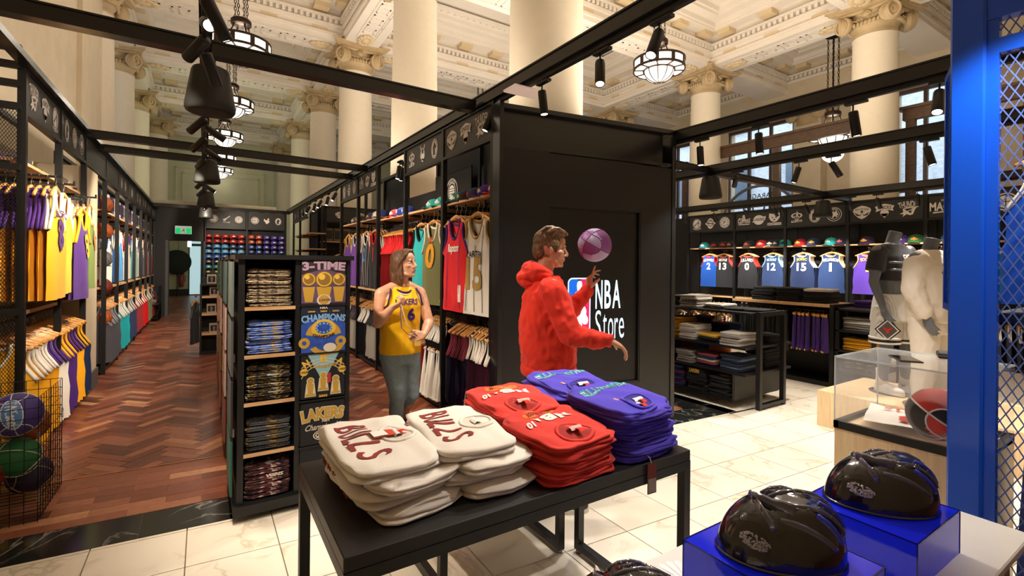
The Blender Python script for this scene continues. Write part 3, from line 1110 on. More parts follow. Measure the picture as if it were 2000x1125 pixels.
        X('MAGIC', 0, 0, 1.3, .5, z1, 0, bold=.03); X('ORLANDO', .15, .34, .6, .12, z1, 0); F([(-.5, -.3), (.6, -.24), (.6, -.29), (-.5, -.38)])
    elif kind == 'deer':
        G(0, 0, .26, .31, sx=.9); F([(-.22, -.1), (-.16, .1), (0, .02), (.16, .1), (.22, -.1), (.08, -.36), (-.08, -.36)]); F([(-.18, .1), (-.3, .44), (-.22, .44), (-.08, .1)]); F([(.18, .1), (.3, .44), (.22, .44), (.08, .1)])
        F([(-.06, -.26), (.06, -.26), (0, -.14)], z2, 1)
    elif kind == 'horse':
        D(0, 0, .46, sx=.8); G(0, 0, .38, .41, z2, 1, sx=.8); F([(-.16, -.3), (-.18, .1), (0, .32), (.1, .2), (.22, .06), (.14, -.02), (.06, .02), (.1, -.3)], z2, 1)
    elif kind == 'ballring':
        D(0, 0, .46); D(0, 0, .40, z2, 1); D(0, 0, .33, z2 + .001); F([(-.33, .02), (.33, .02), (.33, -.02), (-.33, -.02)], z2 + .002, 1); F([(-.02, .33), (.02, .33), (.02, -.33), (-.02, -.33)], z2 + .002, 1)
        G(-.36, 0, .22, .25, z2 + .002, 1, a0=-.9, a1=.9)
    elif kind == 'guitar':
        D(-.2, -.1, .16); D(-.02, .06, .1); F([(-.04, .1), (.36, .44), (.42, .38), (.02, .02)]); X('CAVALIERS', 0, -.4, .8, .14, z1, 0)
    elif kind == 'rooster':
        F([(-.3, .3), (-.1, .1), (.05, .12), (.15, .4), (.3, .3), (.24, .1), (.34, -.1), (.1, -.36), (-.1, -.36), (-.16, -.16), (-.34, .0)])
    return mb


def logo_part(parent, kind, M, size, mats=None, name='emblem'):
    mb = MB()
    logo(mb, kind, M @ SC(size, size, 1))
    return mb.build(name, list(mats or (PRINT, GREYM)), parent)


# ================================================================ shared part meshes with per-object material
_pm = {}


def pmesh(name, key, make, parent, material, label=None, M=None, kind=None):
    if key not in _pm:
        mb = make()
        me = mb.mesh(name)
        for q in range(max(mb.m + [0]) + 1):
            me.materials.append(None)
        _pm[key] = me
    o = put(name, _pm[key], parent, label, kind, M)
    ms = material if isinstance(material, (list, tuple)) else [material]
    for sl, m in zip(o.material_slots, ms):
        sl.link = 'OBJECT'
        sl.material = m
    return o


def drape(m, H, off):
    """cut lettering into small pieces so that it follows the cloth"""
    bm = bmesh.new()
    vs = [bm.verts.new((v[0], v[1], 0)) for v in m.v]
    for f in m.f:
        try:
            bm.faces.new([vs[i] for i in f])
        except ValueError:
            pass
    bmesh.ops.triangulate(bm, faces=bm.faces[:])
    for _ in range(3):
        lg = [e for e in bm.edges if e.calc_length() > .014]
        if not lg:
            break
        bmesh.ops.subdivide_edges(bm, edges=lg, cuts=1)
        bmesh.ops.triangulate(bm, faces=[f for f in bm.faces if len(f.verts) > 3])
    bm.verts.ensure_lookup_table()
    for i, v in enumerate(bm.verts):
        v.index = i
    m.v = [(v.co.x, v.co.y, H(v.co.x, v.co.y) + off) for v in bm.verts]
    m.f = [tuple(v.index for v in f.verts) for f in bm.faces]
    m.s = [False] * len(m.f)
    m.m = [0] * len(m.f)
    bm.free()
    return m


# ---------------------------------------------------------------- hangers and garments
def hanger_mb():
    mb = MB()
    pts, rr = [], []
    for k in range(-5, 6):
        x = k / 5 * .205
        pts.append((x, .012 * (abs(k) / 5) ** 2 * -1, -.085 - .075 * (abs(k) / 5) ** 1.35))
        rr.append((.011, .018 - .006 * abs(k) / 5))
    mb.tube(pts, rr, 6)
    return mb


def hook_mb():
    return MB().tube([(0, 0, -.08), (0, 0, -.045), (.012, 0, -.035), (.022, 0, -.02), (.02, 0, -.002), (.004, 0, .008), (-.012, 0, .003), (-.016, 0, -.008)], .0026, 5)


Z0 = -.105        # shoulder height below the rail


def front_y(x, z, seed=0):
    d = min(1, max(0, -(z - Z0) / .4))
    return -(.012 + .02 * d * (1 - (x / .3) ** 2)) - .010 * d * math.sin(15 * x + seed * 1.7 + 2 * z) - .006 * d * math.sin(7 * z + 34 * x + seed)


def tank_mb(L=.78, seed=0, flare=.015, w=.235, nf=.175):
    """sleeveless jersey: front and back sheets with neck and arm openings"""
    mb = MB()
    zs = [0, -.03, -.07, -.11, -.15, -.19, -.24, -.29, -.31, -.40, -.52, -.66, -L + .03, -L]

    def outer(z):
        if z < -.29:
            return w + flare * (-(z + .29) / (L - .29)) + .006 * math.sin(z * 22 + seed)
        t = -z / .29
        return .168 - .02 * math.sin(PI * min(1, t * 1.25)) * 1.0 + (w - .168) * t ** 3
    for side, nd in ((-1, nf), (1, .05)):
        def inner(z):
            if -z >= nd:
                return 0.0
            return .095 * math.sqrt(max(0, 1 - (-z / nd) ** 2))
        for s in (-1, 1):
            rows = []
            zz = sorted(set(zs + [-nd]), reverse=True)
            for z in zz:
                a, b = inner(z), outer(z)
                row = []
                for k in range(6):
                    x = s * (a + (b - a) * k / 5)
                    y = front_y(x, z + Z0, seed + (5 if side > 0 else 0))
                    e = max(0, 1 - (k / 5) ** 4) if z < -.29 else 1 - .4 * (k / 5) ** 2
                    y = y * e * (1 if side < 0 else -1)
                    if z > -.02:
                        y *= .5
                    row.append((x, y, z + Z0 - .055 * (abs(x) - .095) / .1 * (1 if z > -.05 else .3 if z > -.12 else 0)))
                rows.append(row)
            vs = [p for r in rows for p in r]
            n = len(rows)
            fs = []
            for j in range(n - 1):
                for k in range(5):
                    q = (j * 6 + k, j * 6 + k + 1, (j + 1) * 6 + k + 1, (j + 1) * 6 + k)
                    fs.append(q if s * side > 0 else q[::-1])
            mb.add(vs, fs, True)
    return mb


def tank_trim_mb(L=.78, w=.235, nf=.175):
    mb = MB()
    for side, nd in ((-1, nf), (1, .05)):
        pts = []
        for k in range(-8, 9):
            a = k / 8 * PI / 2
            x = .098 * math.sin(a)
            z = -nd * math.cos(a)
            pts.append((x, side * (.018 - .006 * abs(k) / 8), Z0 + z))
        mb.tube(pts, (.011), 5)
    for s in (-1, 1):
        for side in (-1, 1):
            pts = []
            for k in range(9):
                t = k / 8
                z = -.29 * t
                x = .168 - .02 * math.sin(PI * min(1, t * 1.25)) + (w - .168) * t ** 3
                pts.append((s * x, side * (.014 * (1 - t * .7) + .004), Z0 + z - .04 * (1 - t) ** 2))
            mb.tube(pts, .011, 5)
    return mb


def tee_mb(L=.70, sl=.2, seed=0):
    mb = tank_mb(L, seed, .01, .25)
    for s in (-1, 1):
        pts = [(s * .15, 0, Z0 - .06), (s * .22, 0, Z0 - .11), (s * (.24 + sl * .3), 0, Z0 - .14 - sl * .75)]
        mb.tube(pts, [(.06, .022), (.085, .025), (.075, .022)], 10)
    return mb


def shorts_mb(L=.48, seed=0):
    mb = MB()
    def leg(s):
        rows = []
        for j in range(9):
            t = j / 8
            z = -.06 - L * t
            a = .0 if t < .28 else .012
            b = .17 + .075 * t
            row = []
            for k in range(12):
                an = 2 * PI * k / 12
                cx = s * (a + b) / 2
                row.append((cx + math.cos(an) * (b - a) / 2, math.sin(an) * (.022 + .012 * t) + .008 * t * math.sin(4 * an + seed + j), z))
            rows.append(row)
        vs = [p for r in rows for p in r]
        fs = []
        for j in range(8):
            for k in range(12):
                k2 = (k + 1) % 12
                fs.append((j * 12 + k, (j + 1) * 12 + k, (j + 1) * 12 + k2, j * 12 + k2))
        mb.add(vs, fs, True)
    leg(-1); leg(1)
    return mb


def clip_hanger_mb():
    return MB().tube([(-.17, 0, -.045), (.17, 0, -.045)], .009, 6).box(-.16, -.012, -.075, -.13, .012, -.04).box(.13, -.012, -.075, .16, .012, -.04)


CL = {}


def C(c):
    if c not in CL:
        CL[c] = cloth('cloth_' + c, c)
    return CL[c]


_jn = {}


def jersey(label, body, trim, num=None, name=None, ncol='ffffff', ncol2=None, group=None, kind='tank', seed=0, numsize=(.15, .2), namew=.26, arc=.5, parts=None, hanger=True, cat='jersey', nz=-.42, oname='hanging_jersey'):
    if kind == 'shorts':
        oname, cat = 'hanging_shorts', 'shorts'
    t = thing(oname, label, cat, group=group)
    if kind == 'tank':
        pmesh('body', ('tank', seed % 4), lambda: tank_mb(seed=seed % 4), t, C(body))
        pmesh('trim', ('ttrim',), tank_trim_mb, t, C(trim), 'contrast binding')
    elif kind == 'back':
        pmesh('body', ('tankb', seed % 4), lambda: tank_mb(seed=seed % 4, nf=.07), t, C(body))
        pmesh('trim', ('ttrimb',), lambda: tank_trim_mb(nf=.07), t, C(trim), 'contrast binding')
    elif kind == 'tee':
        pmesh('body', ('tee', seed % 3), lambda: tee_mb(seed=seed % 3), t, C(body))
    elif kind == 'hood':
        pmesh('body', ('hood', 0), lambda: tee_mb(.68, .55, 1), t, C(body))
    elif kind == 'shorts':
        pmesh('body', ('shorts', seed % 3), lambda: shorts_mb(seed=seed % 3), t, C(body))
        pmesh('waistband', ('wband',), lambda: MB().tube([(-.17, 0, -.06), (-.08, -.02, -.06), (0, -.024, -.06), (.08, -.02, -.06), (.17, 0, -.06)], (.02, .016), 6), t, C(trim))
        pmesh('hem', ('hem',), lambda: MB().tube([(-.245, -.02, -.53), (-.02, -.034, -.53)], .012, 5).tube([(.02, -.034, -.53), (.245, -.02, -.53)], .012, 5), t, C(trim), kind='stuff')
    if hanger:
        if kind == 'shorts':
            pmesh('hanger', ('chang',), clip_hanger_mb, t, HWOOD)
        else:
            pmesh('hanger', ('hang',), hanger_mb, t, HWOOD)
        pmesh('hook', ('hook',), hook_mb, t, STEEL)
    Mf = frame((0, 0, 0), (1, 0, 0), (0, 0, 1), (0, -1, 0))

    def fy(x, y): return -front_y(x, y, seed % 4) + .004
    if num:
        mb = MB()
        text(mb, num, 0, nz, numsize[0] * (1 if len(num) > 1 else .55 if num != '1' else .24), numsize[1], 0, bold=.035)
        drape(mb, fy, .005)
        mb.v = [tuple(Mf @ Vector(p)) for p in mb.v]
        mb.build('number', C(ncol), t)
    if name:
        mb = MB()
        text(mb, name, 0, nz + .155, namew, .05 if kind == 'tank' else .065, 0, bold=.025, arc=arc)
        drape(mb, fy, .005)
        mb.v = [tuple(Mf @ Vector(p)) for p in mb.v]
        mb.build('lettering', C(ncol2 or ncol), t)
    if parts:
        parts(t, Mf, fy)
    return t


class Rack:
    def __init__(s, org, rz):
        s.org, s.rz = org, rz
        c, q = math.cos(rz), math.sin(rz)
        s.M = frame((org[0], org[1], 0), (c, q, 0), (-q, c, 0), (0, 0, 1))

    def p(s, u, d, z):
        return tuple(s.M @ Vector((u, d, z)))


# ---------------------------------------------------------------- caps, balls, folded goods
def cap_dome_mb():
    mb = MB()
    prof = [(.093, 0), (.097, .03), (.092, .065), (.075, .095), (.045, .115), (.0, .122)]
    mb.lathe(prof, 18)
    mb.sphere((0, 0, .123), (.009, .009, .006), 8, 5)
    return mb


def cap_brim_mb():
    mb = MB()
    n = 10
    vs, fs = [], []
    for z in (0, .006):
        for k in range(n + 1):
            a = R(-160 + 140 * k / n)
            sag = -.018 * (abs(k - n / 2) / (n / 2)) ** 2
            vs.append((.092 * math.cos(a), .092 * math.sin(a), .006 + z + sag))
            vs.append((.098 * math.cos(a), .092 * math.sin(a) - .072 * math.sin(PI * k / n) ** .6, .004 + z + sag * 1.6))
    m = 2 * (n + 1)
    for k in range(n):
        fs += [(2 * k, 2 * k + 2, 2 * k + 3, 2 * k + 1), (m + 2 * k, m + 2 * k + 1, m + 2 * k + 3, m + 2 * k + 2), (2 * k + 1, 2 * k + 3, m + 2 * k + 3, m + 2 * k + 1)]
    mb.add(vs, fs, True)
    return mb


def cap(label, c, brim, patch, loc, rz, group=None, s=1.0, lk='lakers'):
    t = thing('cap', label, 'cap', loc, rz, group)
    pmesh('crown', ('capd',), cap_dome_mb, t, C(c))
    pmesh('brim', ('capb',), cap_brim_mb, t, C(brim))
    def mk():
        mb = MB()
        Mf = frame((0, 0, 0), (1, 0, 0), (0, 0, 1), (0, -1, 0))
        for (x, z, r) in ((0, .055, .026), (-.03, .05, .014), (.03, .05, .014)):
            mb.lathe([(r, 0), (r * .9, .004), (0, .005)], 10, M=Mf @ T((x, z, math.sqrt(max(0, .094 ** 2 - x * x)) - .002 - (z - .05) * .2)))
        return mb
    pmesh('front_emblem', ('cape',), mk, t, C(patch))
    t.scale = (s, s, s)
    return t


def ball_panel_mb(nu=32, nv=20, r=.1215, two=False):
    mb = MB().sphere((0, 0, 0), r, nu, nv)
    if two:
        for i, f in enumerate(mb.f):
            c = [sum(mb.v[k][q] for k in f) / len(f) / r for q in range(3)]
            inner = 1 if abs(c[0]) > .52 + .35 * c[2] * c[2] else 0
            mb.m[i] = (int(c[1] > 0) + int(c[2] > 0) + inner) % 2
    return mb


def ball_seam_mb(r=.1215, w=.0022):
    mb = MB()
    n = 36
    def loop(f):
        pts = [f(2 * PI * k / n) for k in range(n + 1)]
        mb.tube(pts, w, 5, cap=False)
    loop(lambda a: (0 * a, r * math.cos(a), r * math.sin(a)) if False else (r * math.cos(a), r * math.sin(a), 0))
    loop(lambda a: (r * math.cos(a), 0, r * math.sin(a)))
    for s in (-1, 1):
        def f(a, s=s):
            z = math.sin(a); y = math.cos(a)
            x = s * (.52 + .35 * z * z)
            k = math.sqrt(max(0, 1 - min(.95, x * x)))
            return (r * x, r * k * y, r * k * z)
        loop(f)
    return mb


def ball(name, label, loc, rot, c, seam, group=None, word=None, wc='1c1c1c', two=None, wb=.45, patch=None, r=.1215, cat='ball', w=.0022, rough=.45):
    t = thing(name, label, cat, loc, group=group, rot=rot)
    s = r / .1215
    t.scale = (s, s, s)
    m1 = mat('ball_' + c, c, rough, bump=.35, bscale=900)
    if two:
        pmesh('shell', ('ballp2',), lambda: ball_panel_mb(56, 36, two=True), t, [m1, mat('ball_' + two, two, rough, bump=.35, bscale=900)])
    else:
        pmesh('shell', ('ballp',), ball_panel_mb, t, m1)
    pmesh('seam', ('balls', w), lambda: ball_seam_mb(w=w), t, mat('seam_' + seam, seam, .5, bump=.02))
    if word:
        mb = MB()
        vs, fs = text_geo(word, .03)
        out = []
        for (x, y) in vs:
            a, b = x * 1.05, y * .42 + wb
            q = .1232
            out.append((q * math.sin(a) * math.cos(b), -q * math.cos(a) * math.cos(b), q * math.sin(b)))
        mb.add(out, fs)
        if patch:
            for pc_, k_, q in (('e0e4ea', 1.0, .1220), (patch, .9, .1226)):
                pm = MB()
                pm.grid(20, 3, lambda u, v: (lambda a, b: (q * math.sin(a) * math.cos(b), -q * math.cos(a) * math.cos(b), q * math.sin(b)))(.78 * k_ * v * math.cos(2 * PI * u), wb + .40 * k_ * v * math.sin(2 * PI * u)), wrap=True)
                pm.build('panel_patch', mat('ink_' + pc_, pc_, .5, bump=.02), t)
        mb.build('lettering', mat('ink_' + wc, wc, .5, bump=.02), t)
    return t


def slab_mb(w, d, h, seed=0, nu=14, nv=5, wav=.006):
    """a folded garment: pillow slab, rounded front roll, wavy layer edges"""
    mb = MB()
    rr = random.Random(seed)
    ph = [rr.uniform(0, 6) for _ in range(6)]

    def hz(x, y):
        return wav * (math.sin(9 * x / w * 2 + ph[0]) * .4 + math.sin(7 * y / d * 2 + ph[1]) * .4 + .6 * math.sin(5 * (x + y) / w + ph[2]))
    prof = [(0, 0), (.92, 0), (1.0, .18), (1.0, .40), (.955, .5), (1.0, .60), (1.0, .82), (.9, 1.0), (.6, 1.02), (.3, 1.03), (0, 1.03)]
    n = 4 * nu
    vs, fs = [], []
    def bx(t):
        # superellipse outline
        a = 2 * PI * t
        c, s = math.cos(a), math.sin(a)
        e = .22
        return (math.copysign(abs(c) ** e, c), math.copysign(abs(s) ** e, s))
    for i, (q, z) in enumerate(prof):
        for k in range(n):
            bxk = bx((k + .5) / n)
            e = 1 - (1 - q) if q > .5 else q
            x, y = bxk[0] * w / 2 * e, bxk[1] * d / 2 * e
            jit = 1 + .012 * math.sin(k * .9 + ph[3] + i * 1.3) * (1 if .1 < z < .95 else .3)
            vs.append((x * jit, y * jit, h * z + (hz(x, y) if z > .5 else hz(x, y) * .5)))
    for i in range(len(prof) - 1):
        for k in range(n):
            k2 = (k + 1) % n
            fs.append((i * n + k, i * n + k2, (i + 1) * n + k2, (i + 1) * n + k))
    mb.add(vs, fs, True)
    return mb


def folded(label, c, loc, rz, w=.3, d=.26, h=.028, seed=0, group=None, print_=None, pc='d8d4cc', oname='folded_shirt', cat='shirt', material=None, tilt=None):
    t = thing(oname, label, cat, loc, rz, group, rot=tilt)
    pmesh('body', ('slab', round(w, 2), round(d, 2), round(h, 3), seed % 4), lambda: slab_mb(w, d, h, seed % 4, 6), t, material or C(c))
    if print_:
        mb = MB()
        if print_ == 'patch':
            mb.box(-w * .2, -d * .3, h * 1.06 + .002, w * .2, d * .1, h * 1.06 + .004)
        elif print_ == 'edge':
            mb.box(-w * .3, -d * .515, h * .25, w * .22, -d * .50, h * .8)
        elif isinstance(print_, tuple) and print_[0] == 'front':
            text(mb, print_[1], 0, h * .3, w * .5, .045, 0, frame((0, -d * .5 - .008, 0), (1, 0, 0), (0, 0, 1), (0, -1, 0)), bold=.04)
        elif isinstance(print_, tuple):
            logo(mb, print_[1], T((0, -.02, h * 1.06 + .003)) @ SC(.2, .2, 1))
        else:
            text(mb, print_, 0, -.03, w * .62, .05, h * 1.06 + .004, bold=.02)
        mb.build('print', [C(pc), C(c)], t)
    return t
# ================================================================ clothing racks
SIGN = GREYM
WIRE = mat('black_wire', '181819', .5, .3, bump=.02)


def lattice(mb, x0, z0, x1, z1, px, pz, t, y=0.0, M=None):
    """expanded metal: crossing diagonal strands clipped to a rectangle (local x z plane)"""
    W, H = x1 - x0, z1 - z0
    k = pz / px
    n = int((W * k + H) / pz) + 1
    for s in (0, 1):
        for i in range(n + 1):
            c = i * pz          # line z = c - k*x (s=0) in box coords
            pts = []
            xa = max(0.0, (c - H) / k)
            xb = min(W, c / k)
            if xb - xa < 1e-4:
                continue
            za, zb = c - k * xa, c - k * xb
            if s:
                xa, xb = W - xa, W - xb
            yy = y + (.0006 if s else -.0006)
            p, q = Vector((x0 + xa, yy, z0 + za)), Vector((x0 + xb, yy, z0 + zb))
            d = (q - p).normalized()
            o = Vector((-d.z, 0, d.x)) * (t / 2)
            vs = [p - o, p + o, q + o, q - o]
            vs2 = [v + Vector((0, t * .7, 0)) for v in vs]
            mb.add([tuple(v) for v in vs + vs2], [(0, 1, 2, 3), (7, 6, 5, 4), (0, 4, 5, 1), (2, 6, 7, 3)], False, 0, M)
    return mb


def bay(rk, u0, u1, label, logos=None, shelf=None, mid=1.2, rails=(), dep=.55, back='panel', last=False, top=3.06, hz=(2.74, 3.04), header=True, plinth=True, arms=(), group='clothing rack bays', first_end=False, cat='rack', blank=False):
    o = rk.p((u0 + u1) / 2, dep / 2, 0)
    t = thing('clothing_rack', label, cat, o, rk.rz, group)
    W, D = u1 - u0, dep
    hw, hd = W / 2, D / 2
    P = .05

    def part(name, mb, m, **k): return mb.build(name, m, t, **k)
    xs = [-hw] + ([hw] if last else [])
    for x in xs:
        for y in (-hd, hd):
            part('post', MB().box(x - P / 2, y - P / 2 + (P / 2 if y < 0 else -P / 2), 0, x + P / 2, y + P / 2 + (P / 2 if y < 0 else -P / 2), top), BLACK)
        part('foot_bar', MB().box(x - P / 2, -hd + P, .03, x + P / 2, hd - P, .07), BLACK)
    e = hw - P / 2
    part('top_frame', MB().box(-e, -hd, hz[1], e, -hd + P, top).box(-e, hd - P, top - .05, e, hd, top), BLACK)
    if header:
        part('header_rail', MB().box(-e, -hd, hz[0] - .03, e, -hd + P, hz[0]), BLACK)
        h = part('header_panel', MB().rbox(-e + .01, -hd + .012, hz[0], e - .01, -hd + .03, hz[1], .004), SIGN)
        if logos:
            n = len(logos)
            for k, lg in enumerate(logos):
                x = (k - (n - 1) / 2) * (W * .30 if n > 2 else W * .4)
                logo_part(h, lg, frame((x, -hd + .0105, (hz[0] + hz[1]) / 2), (1, 0, 0), (0, 0, 1), (0, -1, 0)), (.24 if hz[1] > 2.9 else .3) if n > 2 else .2)
    if shelf:
        for z in (shelf if isinstance(shelf, (list, tuple)) else [shelf]):
            part('shelf', MB().box(-e, -hd + .05, z - .025, e, hd - .03, z), WOODL, label='pale wood shelf')
            part('shelf_bracket', MB().box(-e, -hd + .1, z - .05, -e + .02, hd, z - .025).box(e - .02, -hd + .1, z - .05, e, hd, z - .025), BLACK, kind='stuff')
    if mid:
        part('shelf', MB().box(-e, -hd + .02, mid - .03, e, hd - .03, mid), WOODL, label='pale wood shelf')
    for z in rails:
        part('hanging_rail', MB().tube([(-e, 0, z), (e, 0, z)], .013, 8), BLACK)
    for (u, z) in arms:
        x = u - (u0 + u1) / 2
        af = -hd + (.1 if hz[0] < 2.74 or u > 7.5 or u < 0 else -.13)
        part('display_arm', MB().box(x - .012, af, z - .012, x + .012, hd - .02, z + .006).box(x - .012, af - .01, z - .012, x + .012, af + .005, z + .03), BLACK)
    if back == 'mesh':
        lb = MB()
        lattice(lb, -e, mid or .2, e, hz[0], .032, .05, .004, hd - .02)
        part('mesh_back', lb, WIRE, kind='stuff')
        part('back_bar', MB().box(-e, hd - .03, 2.28, e, hd, 2.33).box(-e, hd - .03, 1.9, e, hd, 1.93), BLACK, kind='stuff')
    elif back == 'panel':
        part('back_panel', MB().box(-e, hd - .03, .1, e, hd - .012, hz[1] if header else hz[0] - .15), BLACKM)
    if plinth:
        part('base_tray', MB().box(-e, -hd + .02, .03, e, hd - .03, .07), BLACK)
    return t


def hang_arm(rk, u, z, protos, n, d0=.09, dd=.05, lab=None, group=None, s=1.12, jit=3):
    """first the front garment (moved in place), then copies of the filler behind it"""
    for k in range(n):
        pr = protos[min(k, len(protos) - 1)]
        fresh = k < len(protos)
        loc = rk.p(u, d0 + dd * k, z)
        rz = rk.rz + R(rnd.uniform(-jit, jit))
        if fresh and not pr.get('used'):
            pr['used'] = 1
            o = pr
            o.location = loc
            o.rotation_euler = (0, 0, rz)
        else:
            o = dup(pr, loc, rz)
        o.scale = (s, s, s)
        if k >= len(protos) - 1 and lab:
            o['label'] = lab + (', %s back' % ORD[k] if k else '')
            o['group'] = group


def hang_row(rk, u0, u1, n, z, protos, lab, group, d=.27, s=1.1, turn=90, jit=6, first=None):
    for k in range(n):
        pr = protos[(k * len(protos)) // n]
        loc = rk.p(u0 + (u1 - u0) * (k + .5) / n, d + rnd.uniform(-.012, .012), z)
        rz = rk.rz + R(turn + rnd.uniform(-jit, jit))
        if not pr.get('used'):
            pr['used'] = 1
            o = pr
            o.location = loc
            o.rotation_euler = (0, 0, rz)
        else:
            o = dup(pr, loc, rz)
        o.scale = (s, s, s)
        i = (k * len(protos)) // n
        near = k if u1 > 0 else n - 1 - k
        o['label'] = (lab[i] if isinstance(lab, (list, tuple)) else lab) + ', %s from the near end' % ORD[near]
        o['group'] = (group[i] if isinstance(group, (list, tuple)) else group)


YEL, PUR, WHT, TEAL, NAVY, RED, BLK, GRN = 'f2b01e', '4d2a78', 'e9e5dc', '1f9fa8', '1d2c52', 'c4161c', '1b1b1d', '7f9a4a'
# ---------------------------------------------------------------- left wall
LF = Rack((-1.15, 0), PI / 2)
bay(LF, 5.12, 6.22, 'black steel rack nearest on the left, holding yellow jerseys', ['thunder', 'knicks', 'bridge'], 2.38, 1.2, (1.06,), arms=((5.47, 2.30), (5.95, 2.30)), back='mesh')
bay(LF, 6.22, 7.36, 'second black rack on the left, with the green jersey', ['horse', 'ringp', 'wolf'], 2.38, 1.2, (1.06,), arms=((6.5, 2.22), (7.02, 2.30)), back='mesh', last=True)
# mesh end frame of the nearest rack
ef = thing('end_frame', 'black mesh end frame with ladder bars closing the nearest left rack', 'frame', LF.p(5.09, .4, 0), 0)
m = MB()
for z in (3.2, 3.07, 2.93, 2.76, 2.3, 1.2, .06):
    m.box(-.40, -.022, z - .025, .375, .022, z + .025)
m.build('ladder_bar', BLACK, ef, kind='stuff')
m = MB()
lattice(m, -.4, .08, .375, 2.74, .019, .032, .003)
m.build('mesh_panel', WIRE, ef, kind='stuff')
MB().box(-.43, -.025, 0, -.40, .025, 3.2).build('post', BLACK, ef)
# sloping top tube seen running to the viewer
tt = thing('top_rail', 'black steel rail with a bright edge along the top of the left racks', 'rail', (-1.15, 10, 3.06))
MB().box(-.03, -9.5, 0, .05, 7.0, .05).build('rail', mat('polished_black_steel', '2c2d2e', .22, .6, bump=.02), tt)

jA = jersey('yellow jersey with a white edged purple 8, front of the nearest left rack', YEL, WHT, '8', 'LAKERS', PUR, None, numsize=(.26, .24))
fA = jersey('yellow jersey hanging behind the front one on the nearest left rack', YEL, PUR, seed=1)
hang_arm(LF, 5.47, 2.30, [jA, fA], 12, d0=-.1, s=1.16, lab='yellow jersey hanging behind the front one on the nearest left rack', group='yellow jerseys on the nearest left rack')
jB = jersey('purple jersey with a yellow 8 at the second left post', PUR, YEL, '8', None, YEL, seed=2, numsize=(.28, .22))
jB2 = jersey('yellow jersey with purple binding behind the purple one', YEL, WHT, seed=3)
hang_arm(LF, 5.95, 2.30, [jB2, jB2], 8, d0=-.06, s=1.14, lab='yellow jersey hanging second along the nearest left rack', group='second arm of yellow jerseys')
# contrast side panel for the purple jersey
jC = jersey('purple jersey hanging just left of the green one', PUR, WHT, '3', None, YEL, seed=0)
jC2 = jersey('black jersey', BLK, WHT, seed=1)
hang_arm(LF, 6.5, 2.22, [jB, jC], 5, d0=-.1, s=1.14, lab='purple jersey behind the one with a yellow 8', group='purple jerseys beside the green one')
jD = jersey('light green jersey with orange 4 on the second left rack', GRN, 'e8e2b0', '4', 'AL', 'f08a3c', seed=2, numsize=(.3, .2), namew=.12)
hang_arm(LF, 7.02, 2.30, [jD, jC2], 5, d0=-.08, s=1.14, lab='black jersey hidden behind the light green jersey', group='black jerseys behind the green one')
y1 = jersey('y', YEL, WHT, seed=0); y2 = jersey('y', YEL, WHT, seed=2); w1 = jersey('w', WHT, PUR, seed=1); p1 = jersey('p', PUR, YEL, seed=3)
hang_row(LF, 5.15, 6.2, 17, 1.06, [y1, y2, w1], ['yellow jersey with white binding on the low left rail', 'yellow jersey low beside the white ones', 'white jersey with purple binding on the low left rail'],
         ['low yellow jerseys', 'low yellow jerseys beside white', 'low white jerseys'], d=.2, turn=-68)
y3 = jersey('y', YEL, PUR, seed=1); n1 = jersey('n', NAVY, YEL, seed=2)
hang_row(LF, 6.25, 7.3, 13, 1.06, [p1, y3, n1], ['purple jersey low under the green jersey', 'yellow jersey low next to navy', 'navy jersey with yellow binding on the low rail'],
         ['low purple jerseys', 'low yellow jerseys next to navy', 'low navy jerseys'], d=.2, turn=-68)
# goods on the top shelves of the near racks
cap('dark cap on the shelf of the nearest left rack', '3a3440', '3a3440', 'b09a70', LF.p(5.75, .2, 2.38), PI / 2 + .3)
cap('patterned cap on the shelf above the green jersey', '5a4a48', '3a2a30', 'b09a70', LF.p(7.0, .18, 2.38), PI / 2)
cap('black cap with red brim beside the patterned cap', '2a2224', '7a2024', 'b09a70', LF.p(7.22, .2, 2.38), PI / 2 - .4)
folded('purple folded shirt on the shelf at the left frame edge', PUR, LF.p(5.3, .28, 2.38), PI / 2, seed=1)

# far left racks
lbls = ['first', 'second', 'third', 'fourth', 'fifth', 'sixth', 'seventh']
edges = [8.75, 9.92, 11.05, 12.2, 13.35, 14.5, 15.65, 16.8]
lg = [None, ['planet', 'ringp'], ['ringp'], ['horse', 'wolf'], ['deer', 'wolf'], ['ringp', 'horse'], ['wolf', 'ringp']]
for k in range(7):
    bay(LF, edges[k], edges[k + 1], lbls[k] + ' black rack past the column of balls on the left', lg[k], [2.32], 1.22, (1.06,), arms=((edges[k] + .35, 2.2), (edges[k] + .82, 2.2)), last=(k == 6))
hp = thing('header_sign', 'blank grey sign panel bridging the beige pier', 'sign', LF.p(8.06, .03, 2.74), PI / 2)
MB().box(-.68, -.02, 0, .68, .02, .3).box(-.7, -.03, .3, .7, .03, .34).box(-.7, -.03, -.03, .7, .03, 0).build('panel', SIGN, hp)
pi = struct('trim_2', MB().box(-1.9, 7.45, 0, -1.16, 8.12, 2.7), PLASTERB, 'beige pier between the left racks')
struct('baseboard_left', MB().box(-1.92, 7.43, 0, -1.14, 8.14, .22), mat('grey_skirting', '5a5650', .6, var=.05))
